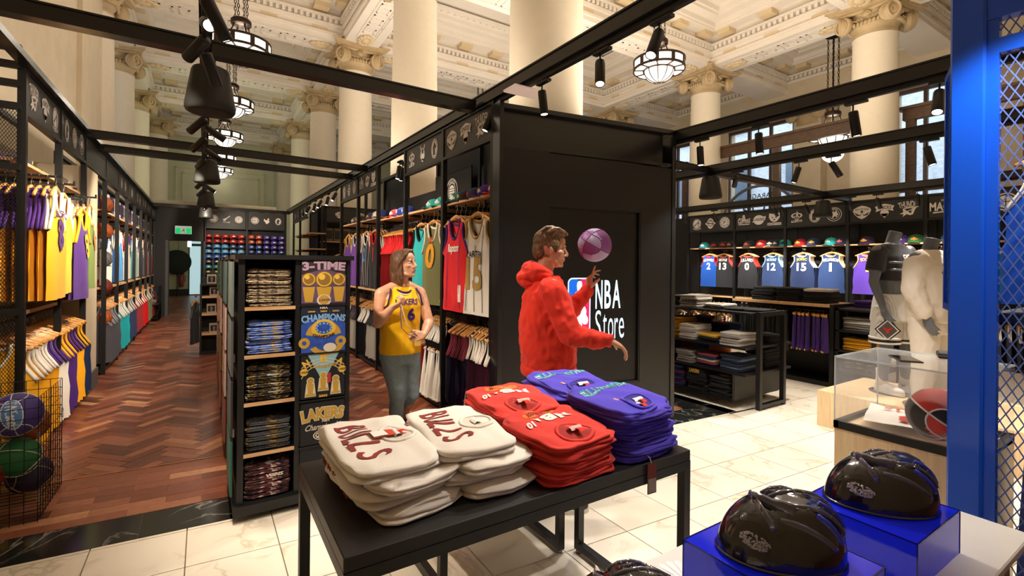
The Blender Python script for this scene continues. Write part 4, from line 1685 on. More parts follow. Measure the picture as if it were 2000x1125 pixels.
front = [('white jersey with blue 7 on the far left racks', WHT, 'b8c4dc', '7', '2a5cb0'), ('white jersey with a navy side beside the pale blue one', WHT, NAVY, '2', NAVY), ('royal blue jersey, left racks', '2766b8', WHT, '0', WHT),
         ('pale blue jersey, left racks', '3f8ed0', WHT, '3', WHT), ('white jersey with red binding, left racks', WHT, RED, '1', RED), ('cream jersey with purple 8, left racks', 'e4dccc', PUR, '8', PUR),
         ('teal jersey, left racks', TEAL, WHT, '2', WHT), ('grey green jersey, left racks', '7a9a98', WHT, '5', WHT), ('white jersey near the end of the left racks', WHT, '33405c', '4', '33405c'),
         ('dark jersey near the end of the left racks', '33405c', WHT, '9', WHT), ('white jersey beside the red one at the end', WHT, RED, '6', RED), ('red jersey hanging at the end of the left racks', 'c8242a', WHT, '3', WHT), ('pale jersey in the last left rack', 'd8d4c8', NAVY, '1', NAVY), ('scarlet jersey in the last left rack', 'b81c24', WHT, '7', WHT)]
low = [('4a4a52', '8a8a90'), (TEAL, WHT), ('2f3a5c', 'c8c4bc'), ('8a3034', WHT), (RED, WHT), ('6a7a5a', WHT), ('8c2a2e', 'd8d4c8')]
lown = ['dark grey', 'teal', 'navy', 'maroon', 'red', 'olive', 'dark red']
for k in range(7):
    for q in range(2):
        f = front[k * 2 + q]
        pj = jersey(f[0], f[1], f[2], f[3], None, f[4], seed=q)
        fl_ = jersey('f', f[1], f[2], seed=q + 2)
        hang_arm(LF, edges[k] + .35 + .47 * q, 2.2, [pj, fl_], 2, lab='jersey behind the ' + f[0], group='jerseys behind the ' + f[0], s=1.08)
    c = low[k]
    a = jersey('l', c[0], c[1], seed=k)
    hang_row(LF, edges[k] + .05, edges[k + 1] - .05, 8 if k < 3 else 4, 1.06, [a], lown[k] + ' jersey low in the ' + lbls[k] + ' far left rack', lown[k] + ' jerseys on the low left rail', d=.2, turn=-65, s=1.05)
    for q in range(4):
        cl = ('5a4a78', 'c4b4a8', '8a8fae', 'b8b0b8')[q]
        bx = thing('boxed_figure', ORD[q] + ' boxed figure on the top shelf of the ' + lbls[k] + ' far left rack', 'box', LF.p(edges[k] + .2 + q * .24, .2, 2.32), PI / 2, 'boxed figures on the left top shelf')
        MB().rbox(-.1, -.1, 0, .1, .1, .3, .004).build('carton', mat('carton_' + cl, cl, .5, var=.08), bx)
        MB().box(-.075, -.104, .08, .075, -.1, .25).build('window', mat('dark_film', '2c2a34', .2, var=.05), bx)
for k, (z, c, nm) in enumerate(((2.40, 'a85428', 'topmost orange'), (2.02, 'b25a2a', 'second orange'), (1.62, '77777a', 'silver grey'), (1.22, '7c2c26', 'dark red'), (.78, 'b0562a', 'lowest orange'))):
    ball('basketball', nm + ' basketball in the column by the pier', (-1.23, 9.0, z), (.4 * k, .5, .7 * k + .3), c, '1a1412', 'balls in the column by the pier')
    h = thing('ball_holder', 'black ring bracket under the ' + nm + ' basketball', 'bracket', (-1.23, 9.0, z - .1), group='ball brackets')
    mbk = MB()
    mbk.tube([(.1 * math.cos(a * PI / 8), .1 * math.sin(a * PI / 8), 0) for a in range(17)], .006, 5, cap=False)
    mbk.build('ring', WIRE, h)
    MB().tube([(-.1, 0, 0), (-.42, 0, 0)], .008, 5).build('arm', WIRE, h)
# folded and bagged goods on the floor at the far end
for k in range(5):
    cap(ORD[k] + ' cap from the near end of the low wire bin', ('8a8480', '6a2a30', 'b0a8a0', '4a4650', '8a3034')[k], ('4a4650')[0:6], 'c8c4bc', LF.p(15.9 + k * .2, .05, .45 + (k % 2) * .16), PI / 2 + k, 'caps in the low bin by the passage', s=1.3)
bg_ = thing('wire_bin', 'low wire bin of caps at the end of the left racks', 'bin', LF.p(16.3, .05, 0), PI / 2)
mbk = MB()
for z in (.1, .3, .5, .7, .9):
    for a, b in (((-.5, -.2), (.5, -.2)), ((.5, -.2), (.5, .2)), ((.5, .2), (-.5, .2)), ((-.5, .2), (-.5, -.2))):
        mbk.tube([(a[0], a[1], z), (b[0], b[1], z)], .005, 4)
for k in range(9):
    for y in (-.2, .2):
        mbk.tube([(-.5 + k * .125, y, 0), (-.5 + k * .125, y, .9)], .004, 4)
mbk.build('wire_cage', WIRE, bg_, kind='stuff')
MB().box(-.5, -.2, .43, .5, .2, .44).box(-.5, -.2, .05, .5, .2, .06).build('tray', BLACK, bg_, kind='stuff')

# ---------------------------------------------------------------- wire basket of balls in the left foreground
wb_ = thing('wire_basket', 'tall black wire basket of balls in the left foreground', 'basket', (-1.15, 4.31, 0))
WX0, WX1, WY0, WY1, WH = -.55, .31, -.29, .29, .757
mb = MB()
for z in [0.01 + .0625 * k for k in range(13)]:
    for a, b in (((WX0, WY0), (WX1, WY0)), ((WX1, WY0), (WX1, WY1)), ((WX1, WY1), (WX0, WY1)), ((WX0, WY1), (WX0, WY0))):
        mb.tube([(a[0], a[1], z), (b[0], b[1], z)], .0022, 4)
for k in range(15):
    x = WX0 + (WX1 - WX0) * k / 14
    for y in (WY0, WY1):
        mb.tube([(x, y, 0), (x, y, WH)], .0022, 4)
for k in range(11):
    y = WY0 + (WY1 - WY0) * k / 10
    for x in (WX0, WX1):
        mb.tube([(x, y, 0), (x, y, WH)], .0022, 4)
    mb.tube([(WX0, y, .012), (WX1, y, .012)], .0022, 4)
mb.build('wire_grid', WIRE, wb_, kind='stuff')
mb = MB()
for x, y in ((WX1, WY0), (WX1, WY1)):
    for z0 in (.12, .48):
        mb.tube([(x + .008 * math.cos(a), y + .008 * math.sin(a), z0 + .012 * a / (2 * PI)) for a in [q * PI / 4 for q in range(48)]], .0022, 4, cap=False)
mb.build('spiral_clip', STEEL, wb_, kind='stuff')
ball('basketball', 'purple and pale blue basketball on top in the wire basket', (-.98, 4.2, .63), (RZ(R(4)) @ RX(R(-14)) @ RY(R(82))).to_euler(), '4b3a86', 'cfd6e4', word='Wilson', wc='e8ecf2', r=.13, w=.003, wb=0, patch='5a86c0')
ball('basketball', 'dark red ball low in the wire basket', (-1.12, 4.2, .31), (.2, .6, .1), '7a1c1e', '1a1412')
ball('basketball', 'green basketball with white seams in the wire basket', (-.985, 4.24, .35), (1.0, .4, .3), '1f6a36', 'd8d4cc', r=.12, w=.003)
ball('basketball', 'dark purple ball at the bottom of the wire basket', (-1.2, 4.28, .14), (.6, .2, .4), '3e2668', 'c9a24a', w=.003)
ball('basketball', 'black and purple ball at the basket corner near the floor', (-.97, 4.45, .16), (.9, .5, .4), '2c2038', 'b8a060', w=.003)
ball('basketball', 'orange brown ball at the back of the wire basket', (-.99, 4.45, .50), (.2, .5, 1.4), 'a0501e', '1a1412')
ball('basketball', 'yellow ball at the frame edge in the wire basket', (-1.28, 4.2, .62), (.2, .5, 1.4), 'd9a83a', '1a1412')

# ---------------------------------------------------------------- middle racks facing the aisle
MF = Rack((2.16, 0), -PI / 2)
bay(MF, -4.78, -3.72, 'black rack beside the big black box, with the red jersey', ['pelican', 'knicks', 'thunder'], 2.25, 1.2, (1.04,), dep=.5, last=True, arms=((-4.0, 2.18), (-4.42, 2.18)))
bay(MF, -5.945, -4.78, 'black rack with teal and olive jerseys', ['heat', 'deer', 'horse'], 2.25, 1.2, (1.04,), dep=.5, arms=((-5.06, 2.18), (-5.55, 2.18)))
bay(MF, -7.1, -5.945, 'open topped black rack with spotlights in its head frame', None, 2.25, 1.2, (2.16, 1.04), dep=.5, header=False)
bay(MF, -8.2, -7.1, 'black rack with the pinstripe jersey', ['clippers', 'lakers', 'bear'], 2.3, 1.2, (1.04,), dep=.5, arms=((-7.4, 2.2), (-7.85, 2.2)))
bay(MF, -9.36, -8.2, 'black rack with purple jerseys at the end of the middle row', ['bridge', 'planet', 'ringp'], 2.3, 1.2, (1.04,), dep=.5, arms=((-8.5, 2.2), (-9.0, 2.2)), back='none')
bay(MF, -14.0, -12.9, 'small black rack at the far end of the middle row', ['horse', 'wolf'], [2.35, 1.95], 1.2, (1.04,), dep=.5)
bay(MF, -15.1, -14.0, 'last black rack of the middle row beside the cap wall', ['ringp', 'deer'], [2.35, 1.95], 1.2, (1.04,), dep=.5)
hd_ = thing('hanging_sign', 'round black club sign hanging in the rack with teal jerseys', 'sign', MF.p(-5.35, .4, 2.43), -PI / 2)
k_ = MB().rbox(-.5, -.01, -.2, .5, .01, .3, .004).build('panel', BLACKM, hd_)
lm = MB(); Mq = frame((0, -.012, .05), (1, 0, 0), (0, 0, 1), (0, -1, 0))
ringp(lm, 0, 0, .15, .16, 30, 0, .001, 0, Mq); ringp(lm, 0, 0, .10, .108, 30, 0, .001, 0, Mq); text(lm, 'TORONTO', 0, .125, .2, .034, .001, Mq, 0, arc=1.6); disc(lm, 0, 0, .08, 20, .001, 0, 1, Mq)
for z in (-.03, 0, .03):
    flat(lm, [(-.08, z), (.08, z), (.08, z + .008), (-.08, z + .008)], .002, 1, Mq)
lm.build('emblem', [PRINT, BLACKM], k_)


def pin(t, Mf, fy, c=BLK, xs=(-.12, 0, .12)):
    mb = MB()
    for x in xs:
        for k in range(9):
            z0, z1 = -.86 + k * .075, -.86 + (k + 1) * .075
            if z1 > -.3 and abs(x) < .05:
                continue
            w = .0035
            mb.add([(x - w, z0, fy(x, z0) + .001), (x + w, z0, fy(x, z0) + .001), (x + w, z1, fy(x, z1) + .001), (x - w, z1, fy(x, z1) + .001)], [(0, 1, 2, 3)], False, 0, Mf)
    mb.build('pinstripe', C(c), t, kind='stuff')


def tagp(t, Mf, fy):
    pin(t, Mf, fy, '4a2a78', (-.12, .12))
    MB(Mf).box(.10, -.80, .03, .15, -.66, .032).build('swing_tag', C('e8e4dc'), t)
    lm = MB(); text(lm, 'Raptors', 0, -.36, .22, .09, 0, Mf, fn=fy, bold=.03, shear=.15); lm.build('lettering', C('efe8e0'), t)


jw = jersey('cream pinstripe jersey lettered in gold, right of the red one', 'dcd8d0', 'a88648', '15', 'CARTER', 'a88648', '1b1b1d', numsize=(.26, .26), parts=lambda t, Mf, fy: pin(t, Mf, fy), nz=-.56)
jr = jersey('bright red jersey with purple binding facing the aisle', 'd6222a', '4a2a78', parts=tagp)
fr_ = jersey('f', 'd6222a', WHT, seed=1)
hang_arm(MF, -4.0, 2.18, [jw, jersey('f', 'c9c4ba', BLK, seed=1)], 5, lab='jersey hanging behind the cream pinstripe jersey', group='jerseys behind the cream one', d0=.02, s=1.2)
hang_arm(MF, -4.42, 2.18, [jr, fr_], 6, lab='red jersey hanging behind the bright red one', group='red jerseys behind the front one', d0=.0, s=1.2)
jo = jersey('olive jersey with orange letters and 0 near the red one', '71714a', WHT, '0', 'BE', 'd89a2c', 'c2582a', seed=2, numsize=(.3, .24), namew=.1)
hang_arm(MF, -5.06, 2.18, [jo, jersey('f', '8d8d60', WHT, seed=0)], 4, lab='olive jersey hanging behind the front olive one', group='olive jerseys', d0=.03, s=1.18)
jt = jersey('teal jersey with black binding left of the olive one', '28a8ae', BLK, seed=1)
hang_arm(MF, -5.55, 2.18, [jt, jersey('f', '2cb4ba', WHT, seed=3)], 6, lab='teal jersey packed behind the front teal one', group='teal jerseys, middle rack', d0=.08)
rr_ = jersey('r', 'a2242c', 'c8242a', seed=1)
hang_row(MF, -7.05, -6.0, 20, 2.16, [rr_], 'dark red jersey in the close packed row', 'close packed dark red jerseys', d=.26, turn=-70, s=1.1, jit=4)
jp = jersey('black pinstripe jersey with blue number, middle rack', '26262c', WHT, '2', None, '2f7ad0', seed=1, parts=lambda t, Mf, fy: pin(t, Mf, fy, 'd8d4cc', (-.16, -.08, .08, .16)))
hang_arm(MF, -7.85, 2.2, [jp, jersey('f', BLK, RED, seed=2)], 5, lab='black jersey hanging behind the pinstripe one', group='black jerseys behind the pinstripe', d0=.07)
jp2 = jersey('black jersey with a red emblem beside the pinstripe one', '1f1f22', RED, '1', None, 'c8242a', seed=3)
hang_arm(MF, -7.4, 2.2, [jp2, jersey('f', '202024', WHT, seed=2)], 4, lab='black jersey behind the red emblem one', group='black jerseys behind the red emblem', d0=.07)
jv = jersey('violet jersey with white side at the end of the middle rack', '6a3a9a', WHT, seed=1)
hang_arm(MF, -8.5, 2.2, [jv, jersey('f', '33264a', WHT, seed=2)], 4, lab='dark violet jersey behind the violet one', group='violet jerseys', d0=.07)
hang_arm(MF, -9.0, 2.2, [jersey('purple jersey nearest the far end of the middle rack', '58308a', 'c8a040', seed=0)], 3, lab='purple jersey at the far end of the middle rack', group='end purple jerseys', d0=.07)
# low rails
w2 = jersey('w', 'd6d0c6', '5a2038', kind='shorts', seed=1); d1 = jersey('d', '2a2240', '6a2434', seed=2); s3 = jersey('s', '54203c', 'd6d0c6', kind='tank', seed=0)
hang_row(MF, -4.72, -4.25, 8, 1.04, [d1], 'dark violet jersey on the low rail beside burgundy ones', 'low violet jerseys', d=.2, turn=-70, s=1.0)
hang_row(MF, -4.24, -3.76, 8, 1.04, [s3], 'burgundy jersey low beside the black box', 'low burgundy jerseys', d=.16, turn=-65, s=.9)
hang_row(MF, -4.3, -3.78, 7, .62, [w2], 'white shorts hanging below the burgundy jerseys', 'white shorts by the black box', d=.2, turn=-70, s=1.0)
k1 = jersey('k', '23232a', 'd8d4cc', seed=1); rd = jersey('r', 'b01c22', WHT, kind='shorts', seed=0)
hang_row(MF, -5.35, -4.85, 9, 1.04, [k1], 'black jersey on the low rail behind the man in yellow', 'low black jerseys', d=.2, turn=-70, s=.8)
ws = jersey('w', 'e0dcd4', 'd0ccc4', kind='shorts', seed=2)
hang_row(MF, -5.3, -4.85, 8, .68, [ws], 'white shorts hanging low behind the man in yellow', 'white shorts behind the man', d=.18, turn=-70, s=1.05)
hang_row(MF, -5.85, -5.45, 5, .68, [rd], 'red shorts hanging low behind the man in yellow', 'red shorts behind the man', d=.18, turn=-70, s=1.05)
hang_row(MF, -8.15, -7.15, 12, 1.04, [k1, jersey('k', 'c9c5bc', '2a2a30', seed=0)], ['black jersey low left of the man in yellow', 'pale grey jersey low left of the man in yellow'], ['low black jerseys left of the man', 'low grey jerseys left of the man'], d=.2, turn=-70, s=1.0)
hang_row(MF, -9.3, -8.25, 12, 1.04, [jersey('k', '3a2a58', WHT, seed=0), jersey('k', 'dcd8d0', '4a4450', seed=1)], ['dark purple jersey low at the far middle rack', 'white jersey low at the far middle rack'], ['low purple end jerseys', 'low white end jerseys'], d=.2, turn=-70, s=1.0)
# caps on the middle shelf
for (u, c, b, p, lb) in ((-3.86, 'c4202a', 'c4202a', 'e8e4dc', 'red cap nearest the black box'), (-4.07, '5a3a9a', '5a3a9a', 'e8e4dc', 'purple cap beside the red one'), (-4.3, '3a3a5c', '26263c', 'c8343c', 'navy cap on the shelf over the red jersey'),
                         (-4.52, '2a2a2c', '2a2a2c', 'c8b070', 'black cap with a gold edge on the middle shelf'), (-4.7, '2c7a78', '26262a', 'e8e4dc', 'dark teal cap at the post'), (-5.1, '2fa8a8', '2fa8a8', 'e8e4dc', 'bright teal cap over the olive jersey'), (-5.35, '3ab0ae', '1f8a8a', 'e8e4dc', 'pale teal cap further along the shelf'),
                         (-6.2, '2c44a0', '2c44a0', 'e8e4dc', 'royal blue cap in the open topped rack'), (-6.42, '2a3a90', '2a3a90', 'e8e4dc', 'second blue cap in the open topped rack'), (-6.7, 'b42a30', 'b42a30', 'e8e4dc', 'red cap in the open topped rack'), (-7.3, '2a3a70', '2a3a70', 'e8e4dc', 'navy cap over the pinstripe jersey'), (-7.55, 'd8d4cc', '2a2a2c', 'b01c22', 'white fronted cap over the pinstripe jersey'), (-7.85, '3a3a60', '3a3a60', 'c8b070', 'dull blue cap on the middle shelf'), (-8.5, '4a4640', '4a4640', 'c8b070', 'dark cap at the far end shelf'), (-8.8, '5a5650', '3a3a3c', 'c8c4bc', 'grey cap at the far end shelf')):
    cap(lb, c, b, p, MF.p(u, .16, 2.3 if u < -7.1 else 2.25), -PI / 2 + rnd.uniform(-.3, .3))
# cross wall of boxed goods beyond the middle racks
cw = Rack((2.2, 13.0), 0)
bay(cw, .35, 1.75, 'black rack facing the viewer beyond the middle racks', ['pelican', 'knicks'], [2.15], 1.1, (1.9,), dep=.5, last=True, hz=(2.66, 3.02))
hang_arm(cw, .85, 1.92, [jersey('green jersey seen above the folded shirt unit', '2a7a4a', WHT, seed=0)], 1)
hang_arm(cw, 1.4, 1.92, [jersey('royal blue jersey with orange binding seen above the T-shirt unit', '2a5cb0', 'e09030', seed=1)], 1)
for k in range(6):
    bx = thing('boxed_figure', ORD[k] + ' brown boxed figure from the left beyond the middle racks', 'box', cw.p(.55 + k * .2, .2, 2.15), 0, 'brown boxed figures')
    MB().rbox(-.09, -.1, 0, .09, .1, .34, .004).build('carton', mat('carton_bronze', '6a5638', .35, var=.3, vscale=14), bx)
    MB().box(-.07, -.104, .06, .07, -.1, .28).build('window', mat('dark_film', '2c2a34', .2), bx)

# ---------------------------------------------------------------- cap wall at the aisle end
CW = Rack((0.02, 17.0), 0)
bay(CW, 0.0, 1.1, 'black cap display at the end of the aisle, left half', ['ballring', 'guitar', 'ringp'], None, None, (), dep=.4, hz=(2.62, 3.16), top=3.2)
bay(CW, 1.1, 2.2, 'black cap display at the end of the aisle, right half', ['ballring', 'rooster', 'horse'], None, None, (), dep=.4, hz=(2.62, 3.16), top=3.2, last=True)
rowsC = ['b01c22', 'a8202a', '28407a', '5a9ac8', '2c5cb4', '2a2a44', '24707a', '2a3a30']
for i in range(10):
    u = .1 + i * .215 + (.06 if i > 4 else 0)
    for j in range(8):
        z = 2.32 - j * .155
        c = rowsC[j] if i < 5 else ('b8402a', 'a8482a', '2c4a9a', '2a3a80', '3a6aa8', '28285a', '2a7a8a', '24304a')[j]
        if i > 6 and j < 3:
            c = '4a3a9a'
        if i in (1, 2) and j in (2, 3):
            c = '4aa0d8'
        cap('cap in the %s row down, %s column of the cap wall' % (ORD[j], ORD[i]), c, c, 'd8c48a' if (i + j) % 3 else 'e4e0d8', CW.p(u, .12, z), rnd.uniform(-.12, .12), 'caps on the cap wall', s=.98)
# ================================================================ black box with the screen
UX = Vector((1.92, -.27, 0)).normalized()
NX = Vector((UX.y, -UX.x, 0))          # points to the viewer
BM = frame((2.16, 3.55, 0), UX, -NX, (0, 0, 1))   # local: x along the face, y into the box, z up
bx = thing('black_box', 'big black panelled box with a lit screen beside the man in the red hoodie', 'box', (2.16, 3.55, 0), math.atan2(UX.y, UX.x))
BL = 1.965


def bxp(name, mb, m, label=None, kind=None, par=None):
    return mb.build(name, m, par or bx, label, kind)


SATIN = mat('satin_black_laminate', '161618', 0.36, spec=.5, var=.05, vscale=3)
SATIN2 = mat('satin_black_metal', '1a1b1e', 0.25, spec=.6, bump=.02)
S0, S1, SZ0, SZ1 = .472, 1.521, .44, 2.14
# body (sides, back, top) and front skins around the screen recess
bxp('body', MB().box(.56, .22, 0, BL, .95, 2.9).box(0, .03, 0, BL, .22, 2.55), SATIN)
bxp('front_panel', MB().box(0, 0, 0, S0, .03, 2.62), SATIN)
bxp('front_panel', MB().box(S1, 0, 0, BL - .05, .03, 2.6), SATIN)
bxp('front_panel', MB().box(S0, 0, SZ1, S1, .03, 2.61), SATIN)
bxp('front_panel', MB().box(S0, 0, 0, S1, .03, SZ0), SATIN)
bxp('fascia_panel', MB().box(.02, .06, 2.64, BL - .12, .09, 2.98), SATIN2)
bxp('fascia_frame', MB().box(0, 0, 2.62, BL - .03, .06, 2.65).box(0, .0, 2.96, BL - .03, .05, 3.0).box(-.02, -.005, 0, .02, .16, 3.02), SATIN2)
bxp('end_post', MB().box(BL - .05, -.01, 0, BL, .03, 2.93).box(BL - .03, -.01, 2.6, BL, .2, 2.93), SATIN2)
bxp('screen_reveal', MB().box(S0, 0.004, SZ0, S0 + .015, .045, SZ1).box(S1 - .015, .004, SZ0, S1, .045, SZ1).box(S0, .004, SZ1 - .015, S1, .045, SZ1).box(S0, .004, SZ0, S1, .045, SZ0 + .015), BLACK)
sc = bxp('screen', MB().box(S0 + .015, .03, SZ0 + .015, S1 - .015, .04, SZ1 - .015), mat('screen_black', '0c0e12', .22, spec=.5, var=.05))
LW = mat('screen_white', 'd4ecff', .4, emit=.85)
LB = mat('screen_blue', '0f5fd0', .4, emit=1.0)
LR = mat('screen_crimson', 'd01c5c', .4, emit=.85)
MS = frame((0, .0285, 0), (1, 0, 0), (0, 0, 1), (0, -1, 0))


def rrect(x0, z0, x1, z1, r, n=6):
    p = []
    for (cx, cz, a) in ((x1 - r, z1 - r, 0), (x0 + r, z1 - r, 90), (x0 + r, z0 + r, 180), (x1 - r, z0 + r, 270)):
        for k in range(n + 1):
            an = R(a + 90 * k / n)
            p.append((cx + r * math.cos(an), cz + r * math.sin(an)))
    return p


lx0, lx1, lz0, lz1 = .697, .95, .905, 1.478
fr = MB()
o_, i_ = rrect(lx0, lz0, lx1, lz1, .05), rrect(lx0 + .013, lz0 + .013, lx1 - .013, lz1 - .013, .04)
n = len(o_)
fr.add([(x, y, .001) for x, y in o_] + [(x, y, .001) for x, y in i_], [(k, (k + 1) % n, n + (k + 1) % n, n + k) for k in range(n)], False, 0, MS)
sil = [(.86, .918), (.80, .918), (.79, .98), (.765, 1.06), (.755, 1.12), (.74, 1.17), (.725, 1.24), (.72, 1.27), (.735, 1.30), (.76, 1.32), (.785, 1.345), (.80, 1.35), (.798, 1.375), (.795, 1.40), (.80, 1.435), (.82, 1.45), (.845, 1.445), (.855, 1.42), (.852, 1.39), (.845, 1.365), (.855, 1.345), (.875, 1.32), (.89, 1.26), (.875, 1.22),
       (.895, 1.19), (.905, 1.16), (.90, 1.13), (.92, 1.10), (.925, 1.07), (.915, 1.045), (.895, 1.035), (.87, 1.04), (.858, 1.06), (.855, 1.0), (.875, .95)]
flat(fr, sil, .002, 0, MS)
bxp('logo_frame_and_figure', fr, LW, par=sc, kind='stuff')
bf = MB(); flat(bf, rrect(lx0 + .013, lz0 + .013, .823, lz1 - .013, .035), .0005, 0, MS); bxp('logo_field', bf, LB, par=sc, label='blue logo field')
rf = MB(); flat(rf, rrect(.823, lz0 + .013, lx1 - .013, lz1 - .013, .035), .0006, 0, MS); bxp('logo_field', rf, LR, par=sc, label='crimson logo field')
tx = MB()
for s, x, w in (('N', 1.047, .082), ('B', 1.148, .076), ('A', 1.252, .098)):
    text(tx, s, x, 1.317, w, .275, .001, MS, bold=.018)
tx.build('lettering', LW, sc)
tx = MB()
for s, x, w, z0, h in (('S', 1.04, .068, .885, .28), ('t', 1.118, .046, .885, .24), ('o', 1.187, .062, .885, .2), ('r', 1.252, .042, .885, .2), ('e', 1.315, .062, .885, .2)):
    text(tx, s, x, z0 + h / 2, w, h, .001, MS, bold=-.004)
tx.build('lettering', LW, sc)

# ================================================================ overhead beams and tracks
def beam(p0, p1, w, h, label, track=False, name='overhead_beam'):
    c = ((p0[0] + p1[0]) / 2, (p0[1] + p1[1]) / 2, p0[2])
    t = thing(name, label, 'beam', c, group='overhead beams')
    d = Vector(p1) - Vector(p0)
    m = MB()
    a, b = Vector(p0) - Vector(c), Vector(p1) - Vector(c)
    m.bar(a, b, w, h)
    m.build('beam', SATIN2, t)
    MB().bar(a + Vector((0, 0, h / 2 - .006)), b + Vector((0, 0, h / 2 - .006)), w + .02, .012).build('flange', SATIN2, t)
    if track:
        MB().bar(a - Vector((0, 0, h / 2 + .02)), b - Vector((0, 0, h / 2 + .02)), .036, .036).build('light_track', BLACK, t)
    return t


ZB = 3.07
beam((-1.6, 3.92, ZB), (2.12, 4.0, ZB), .1, .10, 'nearest black beam crossing the aisle overhead')
beam((-1.2, 7.36, ZB), (2.14, 7.58, ZB), .1, .09, 'second black beam crossing the aisle, paired with the third')
beam((-1.2, 8.2, ZB), (2.14, 8.46, ZB), .1, .09, 'third black beam crossing the aisle, just past the second')
beam((-1.2, 15.64, ZB), (2.14, 15.7, ZB), .1, .09, 'farthest black beam crossing the aisle before the cap wall')
beam((2.2, -.4, 3.11), (2.2, 16.3, 3.16), .1, .1, 'long black lighting beam over the front of the middle racks', True, 'lighting_beam')
beam((.0, .9, 2.99), (.0, 16.3, 2.99), .05, .06, 'lighting beam down the middle of the aisle', True, 'lighting_beam')
beam((4.15, -.6, 2.95), (4.15, 3.5, 2.95), .1, .1, 'black lighting beam from the black box to the blue locker', True, 'lighting_beam')
beam((5.95, -.6, 2.95), (5.95, 6.4, 2.95), .1, .1, 'second black lighting beam on the right', True, 'lighting_beam')
beam((9.6, -.6, 2.94), (9.6, 9.0, 2.94), .1, .1, 'black lighting beam in front of the right wall racks', True, 'lighting_beam')
beam((4.1, 4.12, 2.93), (10.7, 4.38, 2.93), .09, .09, 'blue-lit cross beam joining the lighting beams on the right')


# ---------------------------------------------------------------- track spots
SPOTLENS = mat('lit_spot_lens', 'fff0d8', .3, emit=9)


def spot_proto():
    t = thing('track_spot', 's', 'spotlight', group='track spotlights')
    MB().rbox(-.022, -.075, -.022, .022, .075, 0, .004).build('adapter', BLACK, t)
    MB().tube([(0, .02, -.02), (0, .02, -.075)], .006, 6).build('stem', BLACK, t)
    h = MB().lathe([(.0, .005), (.031, 0), (.033, -.01), (.033, -.185), (.029, -.19), (.027, -.183)], 16).build('head', BLACK, t)
    MB().lathe([(.027, -.184), (0, -.182)], 16).build('lens', SPOTLENS, h)
    return t


SP = spot_proto()
used_spot = [0]


def spot(x, y, z, label, tilt=0, turn=0, power=0, target=None, ang=60, colr=WHITE, side=None):
    o = SP if not used_spot[0] else dup(SP, (0, 0, 0))
    used_spot[0] = 1
    o.location = (x, y, z)
    if side:
        o.rotation_euler = (0, 0, side)
    o['label'] = label
    hd = [c for c in kids(o) if c.name.startswith('head')][0]
    hp = Vector((x, y, z - .075))
    if target is not None:
        d = (Vector(target) - hp).normalized()
        q = (-d).to_track_quat('Z', 'Y')
    else:
        q = Euler((R(tilt), 0, R(turn))).to_quaternion()
        d = q @ Vector((0, 0, -1))
    hd.matrix_basis = Matrix.Translation((0, .02, -.075)) @ q.to_matrix().to_4x4()
    if power:
        lp = hp + d * .22
        light('SPOT', 'spot_beam', lp, power, colr, lp + d, .03, angle=ang, blend=.7)
    return o


SW = 1.0
zt = 3.02
spot(2.2, 3.0, zt, 'spotlight hanging over the left end of the black box', 0, power=60 * SW, target=(2.3, 2.6, 0), ang=95)
spot(2.2, 2.35, zt, 'second spotlight over the red hoodie man', 0, power=90 * SW, target=(1.6, 1.7, .8), ang=80)
spot(2.2, 1.86, zt, 'third spotlight in front of the right chandelier', 0, power=90 * SW, target=(1.0, 1.6, .8), ang=80)
spot(2.2, 1.0, zt, 'spotlight on the near beam above the frame', 0, power=80 * SW, target=(.6, 1.6, .8), ang=80)
spot(2.2, .2, zt, 'spotlight on the near beam behind the viewer', 0, power=90 * SW, target=(2.7, .66, 1.5), ang=80)
em = thing('emergency_light', 'pale flat emergency light under the beam at the black box', 'light', (2.2, 3.25, 3.03))
MB().rbox(-.16, -.09, -.03, .16, .09, -.01, .006).build('diffuser', mat('pale_pink_diffuser', 'f0d8cc', .5, emit=.25), em)
MB().box(-.03, -.03, -.012, .03, .03, .02).build('mount', BLACK, em)
for y, nm in ((3.0, 'first'), (2.4, 'second'), (1.66, 'third'), (.6, 'fourth')):
    spot(4.15, y, 2.86, nm + ' spotlight on the beam from the black box', 6, 10, 110 * SW, (4.0 if y > 2 else 4.4, y - .3, 0), 95)
for y, nm, tg in ((3.75, 'leftmost tilted', (8.0, 5.5, 1.2)), (2.95, 'tilted', (5.6, 3.4, .9)), (2.6, 'steep', (6.4, 2.0, 1.4)), (1.75, 'nearest', (5.9, 1.4, 1.5))):
    spot(5.95, y, 2.86, nm + ' spotlight on the second right beam', power=230 * SW, target=tg, ang=78)
k = 0
for y, nm in ((7.4, 'first'), (6.6, 'second'), (5.85, 'third'), (5.25, 'fourth'), (5.1, 'fifth'), (4.65, 'sixth'), (3.9, 'seventh'), (3.5, 'eighth'), (2.95, 'ninth')):
    spot(9.6, y, 2.85, nm + ' spotlight from the left on the beam before the right wall racks', power=190 * SW, target=(10.5, y + .15 * (-1) ** k, 1.4), ang=62)
    k += 1
